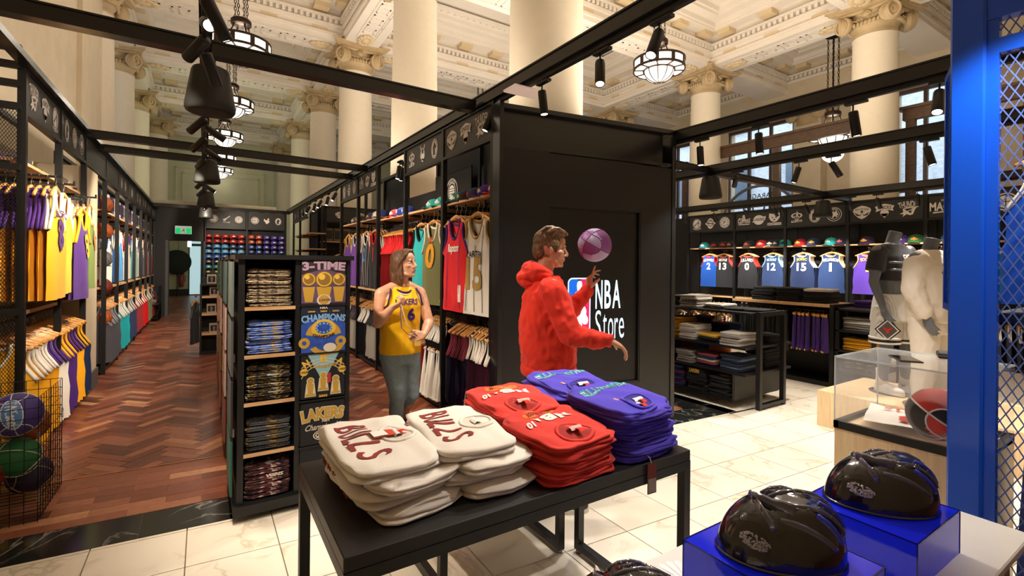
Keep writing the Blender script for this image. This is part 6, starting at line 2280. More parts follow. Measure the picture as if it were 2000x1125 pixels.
def helmet(loc, rz, label, first=[None]):
    if first[0] is not None:
        return dup(first[0], loc, rz, label)
    from mathutils.bvhtree import BVHTree as _BV
    t = thing('helmet', label, 'helmet', loc, rz, 'glossy black helmets')
    hm = helmet_mb()
    bv_ = _BV.FromPolygons(hm.v, hm.f)
    hm.build('shell', HB, t)
    MB().lathe([(.0, -.001), (1.0, 0), (1.02, .004), (1.0, .008)], 40, M=SC(.149, .106, 1)).build('rim', HB, t)

    def sp(x, y, off=0.0):
        # point on the shell in the direction of (x, y) seen from its centre
        d = Vector((x, y, .09)).normalized()
        h = bv_.ray_cast(d * .5, -d)
        return (h[0] + d * off) if h[0] else Vector((x, y, .1))
    for k, (y0, y1, x1) in enumerate(((.03, .07, .13), (.0, .012, .16), (-.03, -.045, .17), (-.055, -.12, .15))):
        pts = [sp(-.02 + (x1 + .02) * i / 8, y0 + (y1 - y0) * i / 8, -.003) for i in range(9)]
        MB().tube(pts, [(.0055, .0115 - .0035 * i / 8) for i in range(9)], 8).build('finger_rib', HG, t, label='smoky raised rib')
    for (y0, y1, x0, x1) in ((-.016, -.022, .05, .16), (-.045, -.085, .04, .15)):
        MB().tube([sp(x0 + (x1 - x0) * i / 5, y0 + (y1 - y0) * i / 5, .0) for i in range(6)], [(.004, .008)] * 6, 8).build('slot_inlay', HC, t, label='cobalt slot between ribs')
    MB().tube([sp(-.045, -.075 + .15 * i / 8, -.002) for i in range(9)], [(.003, .015)] * 9, 8).build('brow_band', HG, t, label='smoky raised band')
    MB().tube([sp(-.045 + .05 * i / 4, -.005 - .01 * i, .002) for i in range(5)], [(.006, .02)] * 5, 8).build('brow_band', HG, t, label='smoky raised band')
    gl = MB()
    gr = random.Random(5)
    for i in range(170):
        a, b = gr.uniform(0, 2 * PI), math.sqrt(gr.random())
        gl.sphere(sp(-.13 + .05 * b * math.cos(a), -.115 + .05 * b * math.sin(a)), (.003, .003, .0025), 5, 4)
    for i in range(60):
        gl.sphere(sp(gr.uniform(-.01, .08), gr.choice((-.03, .005, .03)) + gr.uniform(-.008, .008), .003), (.002, .002, .0018), 5, 4)
    gl.build('glitter', HS, t, kind='stuff')
    first[0] = t
    return t


helmet((1.215, .645, .887), R(-40), 'glossy black helmet on the nearer blue box')
helmet((1.735, .622, .887), R(-44), 'glossy black helmet on the blue box by the locker post')
helmet((.80, .77, .762), R(-34), 'glossy black helmet at the bottom edge of the frame')

# ================================================================ blue mesh locker
lk = thing('mesh_locker', 'tall blue steel locker with mesh sides at the right frame edge', 'locker', (2.9, .1, 0))
BLU = mat('blue_powder_coat', '0850d0', .32, spec=.5, coat=.2, bump=.03, bscale=200)
BLUD = mat('blue_steel_wire', '5a70b8', .35, .2, bump=.02)
MB().rbox(2.635, .60, 0, 2.755, .71, 3.1, .008).build('post', BLU, lk, world=True)
MB().box(2.65, -1.0, 2.60, 2.71, .60, 3.1).build('top_rail', BLU, lk, world=True)
MB().box(2.655, .565, 0, 2.69, .60, 2.6).build('frame_stile', BLU, lk, world=True)
MB().box(2.655, -1.0, 2.46, 2.69, .565, 2.52).build('frame_rail', BLU, lk, world=True)
MB().box(2.655, -1.0, .02, 2.69, .565, .08).build('frame_rail', BLU, lk, world=True)
m = MB()
lattice(m, 0, 0, 1.58, 2.38, .034, .062, .0042, 0, frame((2.672, .565, .08), (0, -1, 0), (1, 0, 0), (0, 0, 1)))
lattice(m, 0, 0, 1.58, .08, .034, .062, .0042, 0, frame((2.672, .565, 2.52), (0, -1, 0), (1, 0, 0), (0, 0, 1)))
m.build('wire_mesh', BLUD, lk, world=True, kind='stuff')
MB().box(2.7, -1.0, 0, 3.35, .6, .05).build('floor_pan', BLU, lk, world=True)
MB().box(3.3, -1.0, .05, 3.34, .6, 1.0).box(3.3, -1.0, 1.0, 3.34, .28, 3.0).build('back_panel', mat('navy_panel', '0c1638', .5, var=.05), lk, world=True)
MB().box(2.78, .30, 1.42, 2.80, .44, 2.52).build('timber_divider', mat('brown_timber_divider', 'a8704a', .5, var=.1, vscale=5), lk, world=True)
MB().box(2.75, .0, 1.38, 3.3, .6, 1.42).build('shelf', mat('navy_panel', '0c1638'), lk, world=True)
dj = jersey('blue quilted jersey hanging inside the blue mesh locker', '1f55c8', WHT, seed=1)
dj.location = (2.95, .42, 2.16); dj.rotation_euler = (0, 0, R(-60)); dj.scale = (.8, .8, .8)
MB().tube([(2.75, .42, 2.165), (3.25, .42, 2.165)], .01, 8).build('hanging_rail', STEEL, lk, world=True)
bgk = thing('mesh_bag', 'dark blue woven bag in the bottom of the blue locker', 'bag', (3.0, .33, .05))
MB().grid(20, 16, lambda u, v: (.22 * math.cos(2 * PI * u) * (1 - .2 * v * v), .24 * math.sin(2 * PI * u) * (1 - .25 * v * v), 1.2 * v + .01 * math.sin(20 * u)), wrap=True).build('body', ramp_mat('woven_navy', 'wave', ((.3, '1a2450'), (.7, '3a4c9a')), (30, 30, 60), 2, 1.5, .7, .4, 1.5), bgk)
ld = thing('locker_door', 'narrow blue mesh door standing ajar beside the locker post', 'door', (2.86, .76, 1.41), math.atan2(.1, .25))
W2 = .13
MB().box(-W2, -.012, 0, -W2 + .02, .012, 1.1).build('stile', BLU, ld)
MB().box(W2 - .03, -.012, 0, W2, .012, 1.1).build('stile', BLU, ld)
MB().box(-W2 + .02, -.012, 0, W2 - .03, .012, .03).build('rail', BLU, ld)
MB().box(-W2 + .02, -.012, 1.07, W2 - .03, .012, 1.1).build('rail', BLU, ld)
m = MB(); lattice(m, -W2 + .02, .03, W2 - .03, 1.07, .034, .062, .0042); m.build('wire_mesh', BLUD, ld, kind='stuff')
# ================================================================ mobile folded shirt unit with picture panels
MX0, MXM, MX1 = .18, .515, .85
ZS = (.10, .40, .715, 1.01, 1.31)


def unit_shell(label, y0, y1, loc=None):
    t = thing('mobile_display_unit', label, 'display', (MX0, y0, 0))
    dz = 1.645
    w, d = MX1 - MX0, y1 - y0
    for x in (0, MXM - MX0 - .012, w - .03):
        MB().box(x, 0, .09, x + (.03 if x != 0 else .035), d, dz - .03).build('upright', BLACKM, t)
    MB().box(-.02, -.02, dz - .03, w + .02, d, dz).build('top', BLACKM, t)
    MB().box(-.02, -.03, .04, w + .02, d, .10).build('base', BLACKM, t)
    MB().box(.03, d - .03, .1, w - .03, d - .01, dz - .03).build('back_panel', BLACKM, t)
    for z in ZS[1:]:
        MB().box(.035, .0, z - .012, MXM - MX0 - .012, d - .03, z + .006).build('shelf', BLACKM, t)
        MB().box(.035, -.006, z - .014, MXM - MX0 - .012, 0, z + .008).build('shelf_edge', WOODL, t, label='pale shelf edge')
    for (x, y) in ((.06, .06), (w - .06, .06), (.06, d - .06), (w - .06, d - .06)):
        c = MB().tube([(x - .012, y, .025), (x + .012, y, .025)], .025, 12).build('caster', mat('clear_grey_caster', 'c8c8c4', .3, bump=.02), t)
        MB().box(x - .018, y - .02, .03, x + .018, y + .02, .05).build('caster_fork', STEEL, c)
    for k in range(9):
        MB().box(-.022, .05, .2 + k * .155, -.012, .07, .25 + k * .155).build('slot_clip', STEEL, t) if k in (2, 5) else None
    return t


mu = unit_shell('wheeled black unit of folded shirts with picture panels', 3.38, 3.95)
# picture panels: flat printed shirts stretched on boards
POS = [(1.31, 1.625), (1.005, 1.315), (.70, 1.0), (.395, .675)]
PBG = ['2a2028', '16203a', '14161c', '18191f']
px0, px1 = MXM - MX0 + .022, MX1 - MX0 - .034
pw = px1 - px0
GLD = mat('print_gold', 'c09a3c', .5, bump=.03)
GLD2 = mat('print_bright_gold', 'e0b848', .5, bump=.03)
BRZ = mat('print_bronze', '8a6a34', .5, bump=.03)
LAV = mat('print_lavender', 'a890a8', .6, bump=.03)
VIO = mat('print_violet', '5a4468', .6, var=.2, vscale=30)
SKY = mat('print_sky', '7fb0e8', .6, bump=.03)
BL2 = mat('print_royal', '2a50b0', .6, var=.25, vscale=40)
CRE = mat('print_cream', 'd8d0c0', .6, bump=.03)
AQ = mat('print_aqua', '8ab8c4', .6, bump=.03)
INK = mat('print_ink', '17171b', .6, bump=.02)
RDP = mat('print_red', 'b83038', .6, bump=.02)


def trophy(m, x, z, s, mb_ball, mb_body, Mx):
    disc(mb_ball, x, z + .075 * s, .045 * s, 18, .001, 0, 1, Mx)
    flat(mb_body, [(x - .03 * s, z - .10 * s), (x + .03 * s, z - .10 * s), (x + .04 * s, z + .02 * s), (x - .04 * s, z + .02 * s)], .001, 0, Mx)
    flat(mb_body, [(x - .035 * s, z - .12 * s), (x + .035 * s, z - .12 * s), (x + .035 * s, z - .10 * s), (x - .035 * s, z - .10 * s)], .001, 0, Mx)


names = ['purple and gold picture panel with three trophies', 'blue picture panel with a big gold ring', 'black picture panel with three outlined trophies', 'black picture panel with gold arched letters']
for i, (z0, z1) in enumerate(POS):
    p = MB().rbox(px0, -.012, z0, px1, .02, z1, .004).build('picture_panel', mat('panel_cloth_' + PBG[i], PBG[i], .8, bump=.1, bscale=200), mu, label=names[i])
    Mx = frame(((px0 + px1) / 2, -.0125, (z0 + z1) / 2), (1, 0, 0), (0, 0, 1), (0, -1, 0))
    h = z1 - z0

    def prt(nm, f, m_):
        q = MB(); f(q); q.build(nm, m_, p, kind='stuff')
    if i == 0:
        prt('violet_field', lambda q: flat(q, [(-pw / 2, -h / 2 + .02), (pw / 2, -h / 2 + .02), (pw / 2, .05), (0, .09), (-pw / 2, .05)], .0005, 0, Mx), VIO)
        prt('lettering', lambda q: text(q, '3-TIME', 0, .112, pw * .98, .058, .0015, Mx, arc=.22, bold=.05), LAV)
        for x, s in ((-.095, .95), (0, 1.2), (.095, .95)):
            prt('trophy_body', lambda q: flat(q, [(x - .025 * s, -.13), (x + .025 * s, -.13), (x + .04 * s, -.03), (x - .04 * s, -.03)], .001, 0, Mx), GLD)
            prt('trophy_ball', lambda q: disc(q, x, .02, .046 * s, 20, .0015, 0, 1, Mx), BRZ)
            prt('ball_shine', lambda q: (disc(q, x - .012 * s, .036, .017 * s, 12, .002, 0, 1, Mx), ringp(q, x, .02, .034 * s, .04 * s, 20, .0018, 0, 0, Mx)), GLD2)
        prt('badge', lambda q: (disc(q, .0, -.118, .038, 18, .0022, 0, 1.2, Mx)), CRE)
        prt('badge_ball', lambda q: (disc(q, .0, -.116, .032, 18, .0026, 0, 1.1, Mx)), GLD)
        prt('badge_lettering', lambda q: text(q, 'LAKERS', .01, -.117, .08, .018, .003, Mx, shear=.3, bold=.03), VIO)
    elif i == 1:
        prt('blue_field', lambda q: flat(q, [(-pw / 2, -h / 2), (pw / 2, -h / 2), (pw / 2, .03), (.08, .07), (-.08, .07), (-pw / 2, .03)], .0005, 0, Mx), BL2)
        prt('lettering', lambda q: text(q, 'NBA', 0, .138, .05, .014, .001, Mx, bold=.03), CRE)
        prt('lettering', lambda q: text(q, '2000  .  2001  .  2002', 0, .115, .2, .011, .001, Mx, bold=.03), GLD2)
        prt('lettering', lambda q: text(q, 'CHAMPIONS', 0, .075, pw * 1.0, .048, .0015, Mx, arc=.35, bold=.04), SKY)
        prt('ring_band', lambda q: (ringp(q, .0, -.06, .05, .115, 26, .001, 0, 0, Mx, 1.0, .2, 2.94), ringp(q, .02, -.09, .06, .09, 26, .001, 0, 0, Mx, 1.3, 3.6, 6.0)), GLD)
        prt('ring_face', lambda q: disc(q, 0, .0, .062, 22, .002, 0, 1.25, Mx), GLD2)
        prt('ring_stone', lambda q: disc(q, 0, .005, .04, 20, .003, 0, 1.3, Mx), BL2)
        prt('gem', lambda q: [disc(q, .046 * math.cos(a), .005 + .03 * math.sin(a), .007, 8, .0035, 0, 1, Mx) for a in [k * PI / 6 for k in range(12)]], SKY)
        prt('ring_lettering', lambda q: text(q, 'CHAMPIONS', 0, -.052, .14, .018, .0035, Mx, arc=-.9, bold=.04), INK)
        for x in (-.12, .11):
            prt('side_ring', lambda q: ringp(q, x, -.09, .014, .035, 16, .0012, 0, 0, Mx), GLD)
        prt('badge', lambda q: disc(q, .04, -.128, .03, 16, .003, 0, 1.4, Mx), CRE)
    elif i == 2:
        prt('aqua_wedge', lambda q: flat(q, [(-.1, h / 2 - .005), (.1, h / 2 - .005), (.02, -.01), (-.02, -.01)], .0005, 0, Mx), AQ)
        prt('arc_line', lambda q: [ringp(q, 0, -.08, r, r + .004, 24, .0008, 0, 0, Mx, 1, math.acos(.134 / r), PI - math.acos(.134 / r)) for r in (.15, .17, .19)], CRE)
        for ch, x, a in (('N', -.108, .5), ('B', 0, 0), ('A', .108, -.5)):
            prt('lettering', lambda q: text(q, ch, 0, 0, .04, .045, .0015, Mx @ T((x, .11 - abs(a) * .05, 0)) @ RZ(a), bold=.05), GLD2)
        prt('lettering', lambda q: text(q, 'CHAMPS', 0, .06, .17, .022, .0015, Mx, arc=-.3, bold=.03), GLD)
        for x in (-.12, .12):
            prt('badge_ball', lambda q: disc(q, x, .03, .024, 16, .0012, 0, 1.1, Mx), GLD2)
            prt('badge_lettering', lambda q: text(q, 'LAKERS', x + .008, .03, .06, .014, .0018, Mx, shear=.3, bold=.03), INK)
        for x, z in ((-.08, -.075), (0, -.045), (.08, -.075)):
            o = .006
            prt('trophy_outline', lambda q: (disc(q, x, z + .045, .024, 16, .0012, 0, 1, Mx), flat(q, [(x - .035, z - .06), (x + .035, z - .06), (x + .025, z + .03), (x - .025, z + .03)], .0012, 0, Mx)), CRE)
            prt('trophy', lambda q: (disc(q, x, z + .045, .019, 16, .002, 0, 1, Mx), flat(q, [(x - .03, z - .055), (x + .03, z - .055), (x + .03, z - .042), (x + .015, z - .04), (x + .02, z + .025), (x - .02, z + .025), (x - .015, z - .04), (x - .03, z - .042)], .002, 0, Mx)), GLD)
        prt('logo_field', lambda q: flat(q, [(.025, -.06), (.048, -.05), (.048, .015), (.025, .005)], .0024, 0, Mx), RDP)
        prt('lettering', lambda q: text(q, '2002', 0, -.137, .055, .016, .0015, Mx, bold=.04), GLD2)
    else:
        prt('lettering_shadow', lambda q: text(q, 'LAKERS', .0, .062, pw * .99, .09, .0012, Mx, arc=.35, bold=.09), CRE)
        prt('lettering', lambda q: text(q, 'LAKERS', .0, .062, pw * .96, .08, .002, Mx, arc=.35, bold=.05), GLD)
        prt('script', lambda q: (text(q, 'NBA', .02, .012, .05, .018, .002, Mx, shear=.3, bold=.03), text(q, 'Championship', .01, -.03, .24, .05, .002, Mx, shear=.4)), CRE)
        prt('ball_outline', lambda q: [ringp(q, 0, -.08, r, r + .004, 22, .0015, 0, 0, Mx, 1.8) for r in (.03, .022)], CRE)
        prt('script', lambda q: text(q, '2000', .0, -.08, .07, .026, .002, Mx, shear=.3, bold=.03), CRE)
MB().box(px0, -.01, .12, px1, .02, .385).build('picture_panel', mat('panel_cloth_18191f', '18191f'), mu, label='dark panel at the foot')
for z in (.39, .69, 1.0, 1.318, 1.628):
    MB().box(px0 - .01, -.016, z - .008, px1 + .01, .0, z + .002).build('panel_ledge', BLACKM, mu)
# the folded shirts in the five bays
xc = (MX0 + .035 + MXM - .012) / 2
for zi, (mtl, n, hh, lb) in enumerate(((CAM5, 7, .030, 'black and red printed shirts'), (CAM4, 6, .031, 'charcoal and gold printed shirts'), (CAM3, 8, .027, 'black and gold printed shirts'), (CAM2, 7, .029, 'blue printed shirts'), (CAM1, 10, .0235, 'tan and brown printed shirts'))):
    for k in range(n):
        folded(('topmost of the %s in the wheeled unit' % lb) if k == n - 1 else ('lowest of the %s in the wheeled unit' % lb) if k == 0 else (ORD[k] + ' up of the %s in the wheeled unit') % lb, 'ffffff', (xc + rnd.uniform(-.006, .006), 3.38 + .185 + rnd.uniform(-.006, .012), ZS[zi] + .008 + k * hh), rnd.uniform(-.03, .03), .265, .33, hh * .97, k + zi, 'shirts in the wheeled unit: ' + lb, material=mtl)
    if zi == 0:
        m = MB(); text(m, 'WINS', .03, .0, .10, .022, 0, frame((xc, 3.376, ZS[0] + .15), (1, 0, 0), (0, 0, 1), (0, -1, 0)), shear=.2, bold=.03)
        lastp = [o for o in col.objects if o.get('label', '').startswith('topmost of the black and red printed')][-1]
        m.build('lettering', CRE, lastp, world=True)
for q, (y0, lb) in enumerate(((4.45, 'second wheeled black unit, seen edge on behind the first'), (5.55, 'third wheeled black unit, edge on'), (6.65, 'fourth wheeled black unit, edge on at the aisle'))):
    u = dup(mu, (MX0, y0, 0), 0, lb)
    # its side picture boards show as thin coloured edges
    for k, c in enumerate(('8a4a3a', 'b89a50', 'c8a8a0', '4a6a6a')):
        MB().box(-.034, .02, .15 + k * .37, -.022, .5, .49 + k * .37).build('side_picture', C(('c8a8a0', '7a5a3a', '8a8074')[q] if k == 1 else c), u)
for k, c in enumerate(('2f6a5a', '3a3a3c', '55585a', '6a7a78')):
    MB().box(-.034, .03, .15 + k * .37, -.022, .54, .49 + k * .37).build('side_picture', C(c), mu)

# ---- stepped black display of boxed figures at the cap wall
fk = thing('stepped_display', 'black stepped display of boxed figures in front of the cap wall', 'display', (.0, 9.75, 0))
for z, d in ((.36, .0), (.70, .0), (1.0, .0)):
    MB().box(-.02, 0, z - .03, .95, .4, z).build('shelf', WOODL, fk, label='pale shelf')
MB().box(-.02, .3, .06, .95, .4, 1.32).build('back_panel', BLACKM, fk)
MB().box(-.02, 0, 1.18, .95, .4, 1.21).build('top', BLACKM, fk)
for x in (-.05, .93):
    MB().box(x, 0, .0, x + .03, .4, 1.21).build('side_panel', BLACKM, fk)
MB().box(-.02, 0, .0, .93, .4, .06).build('base', BLACKM, fk)
for zi, z in enumerate((.36, .70, 1.0, 1.21)):
    for k in range(3):
        b = thing('boxed_figure', '%s window box from the left, %s row of the stepped display' % (ORD[k], ('bottom', 'second', 'third', 'top')[zi]), 'box', (.10 + k * .16 + (.02 if zi % 2 else .06), 9.9, z), 0, 'window boxes on the stepped display')
        MB().rbox(-.07, -.07, 0, .07, .07, .16, .004).build('carton', mat('carton_pale', 'a89c8c', .45, var=.12), b)
        MB().box(-.052, -.074, .03, .052, -.07, .13).build('window', mat('dark_film', '2c2a34'), b)
        m = MB(); m.sphere((0, -.076, .09), (.022, .004, .026), 8, 6); m.box(-.015, -.078, .035, .015, -.074, .07); m.build('figure', C('7a6a5c'), b)
folded('orange shirt on top of the stepped display', 'd87830', (.75, 9.92, 1.21), .1, .26, .2, .06, 1)
for q in range(4):
    g = jersey(ORD[q] + ' garment hung on the aisle side of the stepped display', ('26262a', '2a2a30', '8a8494', '6a5c8a')[q], '4a4a50', seed=q, group='dark garments at the stepped display')
    g.location = (-.12, 9.9 + q * .1, .98); g.rotation_euler = (0, 0, R(70)); g.scale = (.75, .75, .9)
    MB().tube([(-.02, 0, .01), (.1, 0, .01)], .008, 5).build('peg', STEEL, g)

# ================================================================ black tables of folded sweatshirts
def table(x0, y0, x1, y1, z, label):
    t = thing('display_table', label, 'table', ((x0 + x1) / 2, (y0 + y1) / 2, 0))
    MB().rbox(x0, y0, z - .045, x1, y1, z, .003).build('table_top', mat('black_table_laminate', '1d1a19', .42, bump=.05, bscale=300), t, world=True)
    L = .038
    for i, (x, y) in enumerate(((x0, y0), (x1 - L, y0), (x0, y1 - L), (x1 - L, y1 - L))):
        MB().box(x, y, 0.02, x + L, y + L, z - .045).build('leg', BLACK, t, world=True)
        MB().lathe([(.016, 0), (.016, .012), (.006, .02)], 10, (x + L / 2, y + L / 2, 0)).build('foot', STEEL, t, world=True)
    for x in (x0, x1 - L):
        MB().box(x, y0 + L, .02, x + L, y1 - L, .02 + L).build('foot_bar', BLACK, t, world=True)
        MB().box(x, y0 + L, z - .083, x + L, y1 - L, z - .045).build('top_bar', BLACK, t, world=True)
    MB().box(x0 + L, y0, z - .083, x1 - L, y0 + L, z - .045).build('front_bar', BLACK, t, world=True)
    MB().box(x0 + L, y1 - L, z - .083, x1 - L, y1, z - .045).build('rear_bar', BLACK, t, world=True)
    return t


table(.325, 1.335, 1.79, 2.06, .80, 'black metal table of folded sweatshirts in the foreground')
table(.95, 2.08, 1.70, 2.52, .60, 'lower black table standing behind the foreground table')


def sweat(label, c, inner, x, y, z, w, d, h, rz, seed, group, top=False, droop=.0, tilt=(0, 0), word=None, wcol=None, wfun=None, tagc='e8e4e0', redtag=True):
    """folded crew neck sweatshirt; local +y is the collar end"""
    t = thing('folded_sweatshirt', label, 'sweatshirt', (x, y, z), group=group, rot=(tilt[0], tilt[1], rz))
    rr = random.Random(seed)
    ph = [rr.uniform(0, 6.28) for _ in range(8)]

    def hz(X, Y):
        e = Y / d + .5
        wv = .5 if word else 1
        v = .008 * wv * math.sin(8 * X / w + ph[0]) * math.sin(5 * Y / d + ph[1]) + .005 * math.sin(13 * (X + Y) / w + ph[2]) + .004 * math.sin(19 * Y / d + ph[5]) * math.sin(4 * X / w + ph[6])
        v -= droop * max(0, e - .45) ** 2 * 2.2
        # the hem end rolls round, the shoulders slope off
        v -= .022 * max(0, abs(X) / (w / 2) - .72) ** 1.5 * 3 * (.4 + max(0, e - .4))
        return v
    nu = 56
    mb = MB()
    layers = [(0, 0, 0), (.9, 0, 0), (1.0, .12, 1), (1.01, .3, 1), (.965, .42, 1), (.95, .47, 1), (1.0, .55, 1), (1.015, .72, 1), (.985, .9, 1), (.94, 1.0, 1), (.88, 1.03, 1)] + [(q / 12, 1.04, 1) for q in range(10, -1, -1)]
    vs, fs = [], []
    for i, (q, zz, m) in enumerate(layers):
        for k in range(nu):
            a = 2 * PI * k / nu
            cx, sy = math.cos(a), math.sin(a)
            e = .36
            bx_, by_ = math.copysign(abs(cx) ** e, cx), math.copysign(abs(sy) ** e, sy)
            qq = q * (1 + (.014 * math.sin(3 * a + ph[3] + i * .9) + .010 * math.sin(7 * a + ph[4] + i * 1.7)) * (1 if .1 < zz < .98 else .2))
            X, Y = bx_ * w / 2 * qq, by_ * d / 2 * qq
            # shoulders: collar end narrows, sleeves folded under
            if Y > 0:
                X *= 1 - .10 * (Y / (d / 2)) ** 2
            Z = h * zz
            if zz > .5:
                Z += hz(X, Y) * (1 if zz > .9 else .5)
                Z = max(Z, .003 + h * zz * .25)
            elif m:
                Z += hz(X, Y) * .25 * zz * 2
            vs.append((X, Y, Z))
    n = len(layers)
    for i in range(n - 1):
        for k in range(nu):
            k2 = (k + 1) % nu
            fs.append((i * nu + k, i * nu + k2, (i + 1) * nu + k2, (i + 1) * nu + k))
    for i, v in enumerate(vs):
        zz = layers[i // nu][1]
        if layers[i // nu][2] and zz < 1.0:
            q = noise.noise(Vector((v[0] * 9 + seed, v[1] * 9, zz * 2.2 + seed * .7))) + .6 * noise.noise(Vector((v[0] * 22, v[1] * 22 + seed, zz * 3)))
            rad = math.hypot(v[0], v[1]) or 1
            vs[i] = (v[0] * (1 + q * .016 / rad * 1.2), v[1] * (1 + q * .016 / rad * 1.2), v[2] + .004 * q * min(1, zz * 3))
    mb.add(vs, fs, True)
    mb.build('body', c, t)

    def H(X, Y): return h * 1.04 + hz(X, Y)
    yc = d / 2 - .085
    n = 28
    oval = [(.078 * math.cos(2 * PI * k / n), yc + .062 * math.sin(2 * PI * k / n)) for k in range(n + 1)]
    MB().tube([(X, Y, H(X, Y) + .001) for X, Y in oval], [(.0085, .0065)] * (n + 1), 6, cap=False).build('rib_collar', c, t)
    if top or redtag:
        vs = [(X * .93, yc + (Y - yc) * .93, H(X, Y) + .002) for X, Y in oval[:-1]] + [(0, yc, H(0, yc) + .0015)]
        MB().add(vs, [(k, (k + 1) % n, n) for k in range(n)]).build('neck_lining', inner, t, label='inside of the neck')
        MB().grid(4, 3, lambda u, v: (-.03 + .06 * u, yc + .012 - .03 * v, H(0, yc) + .006 + .010 * math.sin(PI * v))).build('care_label', C(tagc), t)
        if redtag:
            MB().grid(2, 3, lambda u, v: (-.014 + .024 * u, yc + .04 - .035 * v, H(0, yc) + .009 + .006 * math.sin(PI * v))).build('size_tag', C('d42a22'), t)
    if word:
        wfun(t, H, hz)
    return t


WHTC = cloth('cream_white_fleece', 'e6dccf', bump=.25, bscale=320, sheen=.3)
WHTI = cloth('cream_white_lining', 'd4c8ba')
REDC = cloth('coral_red_jersey', 'cf3a30', bump=.12, bscale=300)
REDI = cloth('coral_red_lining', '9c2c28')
PURC = cloth('violet_jersey', '4a3cae', bump=.12, bscale=300)
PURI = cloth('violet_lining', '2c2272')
MRN = cloth('maroon_print', '8a2f2c', bump=.05)


def bulls(t, H, hz, y=.015, s=1.0):
    m = MB()
    n = 5
    for k, ch in enumerate('BULLS'):
        x = (-.150 + .073 * k) * s
        vs, fs = text_geo(ch, .012)
        vs = [(x + a * .060 * s, y + b * .115 - .012 * (1 - (x / .15) ** 2)) for a, b in vs]
        m.add([(a, b, H(a, b) + .0022) for a, b in vs], fs)
    drape(m, H, .0025).build('lettering', MRN, t)


def bulls_edge(t, H, hz):
    m = MB()
    for k in range(5):
        x = -.150 + .073 * k
        m.box(x - .02, -.164, .010, x - .004, -.1605, .030).box(x + .006, -.164, .010, x + .022, -.1605, .030)
    m.build('lettering', MRN, t, kind='stuff')


def wtop(lbl):
    def f(t, H, hz):
        bulls(t, H, hz, -.052)
        MB().grid(3, 2, lambda u, v: (-.105 + .03 * u, .145 + .016 * v, H(-.1, .15) + .003)).build('logo_patch', C('24408c'), t)
        MB().grid(2, 2, lambda u, v: (-.092 + .016 * u, .145 + .016 * v, H(-.1, .15) + .0036)).build('logo_patch', C('d4602c'), t)
        if lbl == 1:
            Mx = T((.0, .06, 0)) @ RZ(R(96))
            MB().grid(6, 3, lambda u, v: tuple((lambda p: (p.x, p.y, H(p.x, p.y) + .009 + .004 * math.sin(3 * u)))(Mx @ Vector((-.085 + .12 * u, -.026 + .052 * v, 0))))).build('swing_ticket', C('c4472c'), t, label='orange red swing ticket')
            MB().grid(4, 2, lambda u, v: tuple((lambda p: (p.x, p.y, H(p.x, p.y) + .0115 + .004 * math.sin(3 * u * .5)))(Mx @ Vector((-.083 + .055 * u, -.022 + .042 * v, 0))))).build('price_label', C('e8e4de'), t)
    return f


for s_, (x, y, nn, nm) in enumerate(((.545, 1.73, 4, 'left'), (.865, 1.71, 4, 'right'))):
    z = .802
    for k in range(nn):
        top = k == nn - 1
        h = .038 + .004 * (k % 2)
        sweat(('cream sweatshirt with maroon letters on top of the %s cream stack' if top else ('lowest cream sweatshirt of the %s cream stack' if k == 0 else ('third cream sweatshirt up in the %s cream stack' if k == 2 else 'second cream sweatshirt up in the %s cream stack'))) % nm, WHTC, WHTI, x + (.014 * (-1) ** k) + .006 * (nn - k), y + .012 * (-1) ** (k + 1) - .004 * (nn - k), z, (.56 if s_ == 0 else .54) * (1 + .02 * (-1) ** k), .32, h, R(-90 + (4 if s_ == 0 else -3) + (-1) ** k * 3), 3 + k + 7 * s_, nm + ' cream stack', top, 0.004, word=True, wfun=wtop(1 if s_ == 0 else 0) if top else bulls_edge, redtag=top and s_ == 0)
        z += h * 1.0


def nba_print(t, H, hz):
    m = MB()
    for k, ch in enumerate('NBA'):
        vs, fs = text_geo(ch, .06)
        vs = [(-.075 + .075 * k + a * .066, -.06 + b * .05 + .012 * abs(k - 1)) for a, b in vs]
        m.add([(a, b, 0) for a, b in vs], fs)
    drape(m, H, .003).build('lettering', C('e4d4cc'), t)
    m = MB(); text(m, 'United Hoops', .0, -.115, .13, .04, .0035, fn=H, bold=.0, shear=.2); m.build('script', C('1c1618'), t)
    m = MB()
    flat(m, [(.05 * math.cos(k * PI / 8) * 1.7, -.12 + .03 * math.sin(k * PI / 8)) for k in range(16)], 0)
    m.v = [(a, b, H(a, b) + .0012) for a, b, _ in m.v]
    m.build('print_swash', C('e0742c'), t)
    m = MB(); text(m, '10', .125, -.02, .035, .03, .0025, fn=H, bold=.05); m.build('number', C('efe0d8'), t)


def edge10(t, H, hz):
    m = MB(); text(m, '0', -.02, 0, .02, .018, 0, frame((.166, -.06, .016), (0, 1, 0), (0, 0, 1), (1, 0, 0)), bold=.05); m.build('number', C('efe0d8'), t)


def none_(t, H, hz): pass


for (x, y, nn, nm, hh, rz) in ((1.185, 1.84, 7, 'rear', .027, 176), (1.215, 1.53, 6, 'front', .026, 187)):
    z = .802
    for k in range(nn):
        top = k == nn - 1
        sweat(('red sweatshirt with white letters on top of the %s red stack' if top else ORD[k] + ' red sweatshirt up in the %s red stack' if k > 0 else 'red sweatshirt at the bottom of the %s red stack') % nm, REDC, REDI, x + rnd.uniform(-.016, .016), y + rnd.uniform(-.014, .014), z, .35 * rnd.uniform(.94, 1.04), .36, hh + .008, R(rz) + rnd.uniform(-.07, .07), 20 + k + (9 if nm == 'rear' else 0), nm + ' red stack', top, .03 if top else .012, tilt=(R(-3) if top else 0, 0), word=True, wfun=nba_print if top else edge10 if k > 2 else none_, redtag=top, tagc='d8a8a0')
        z += hh


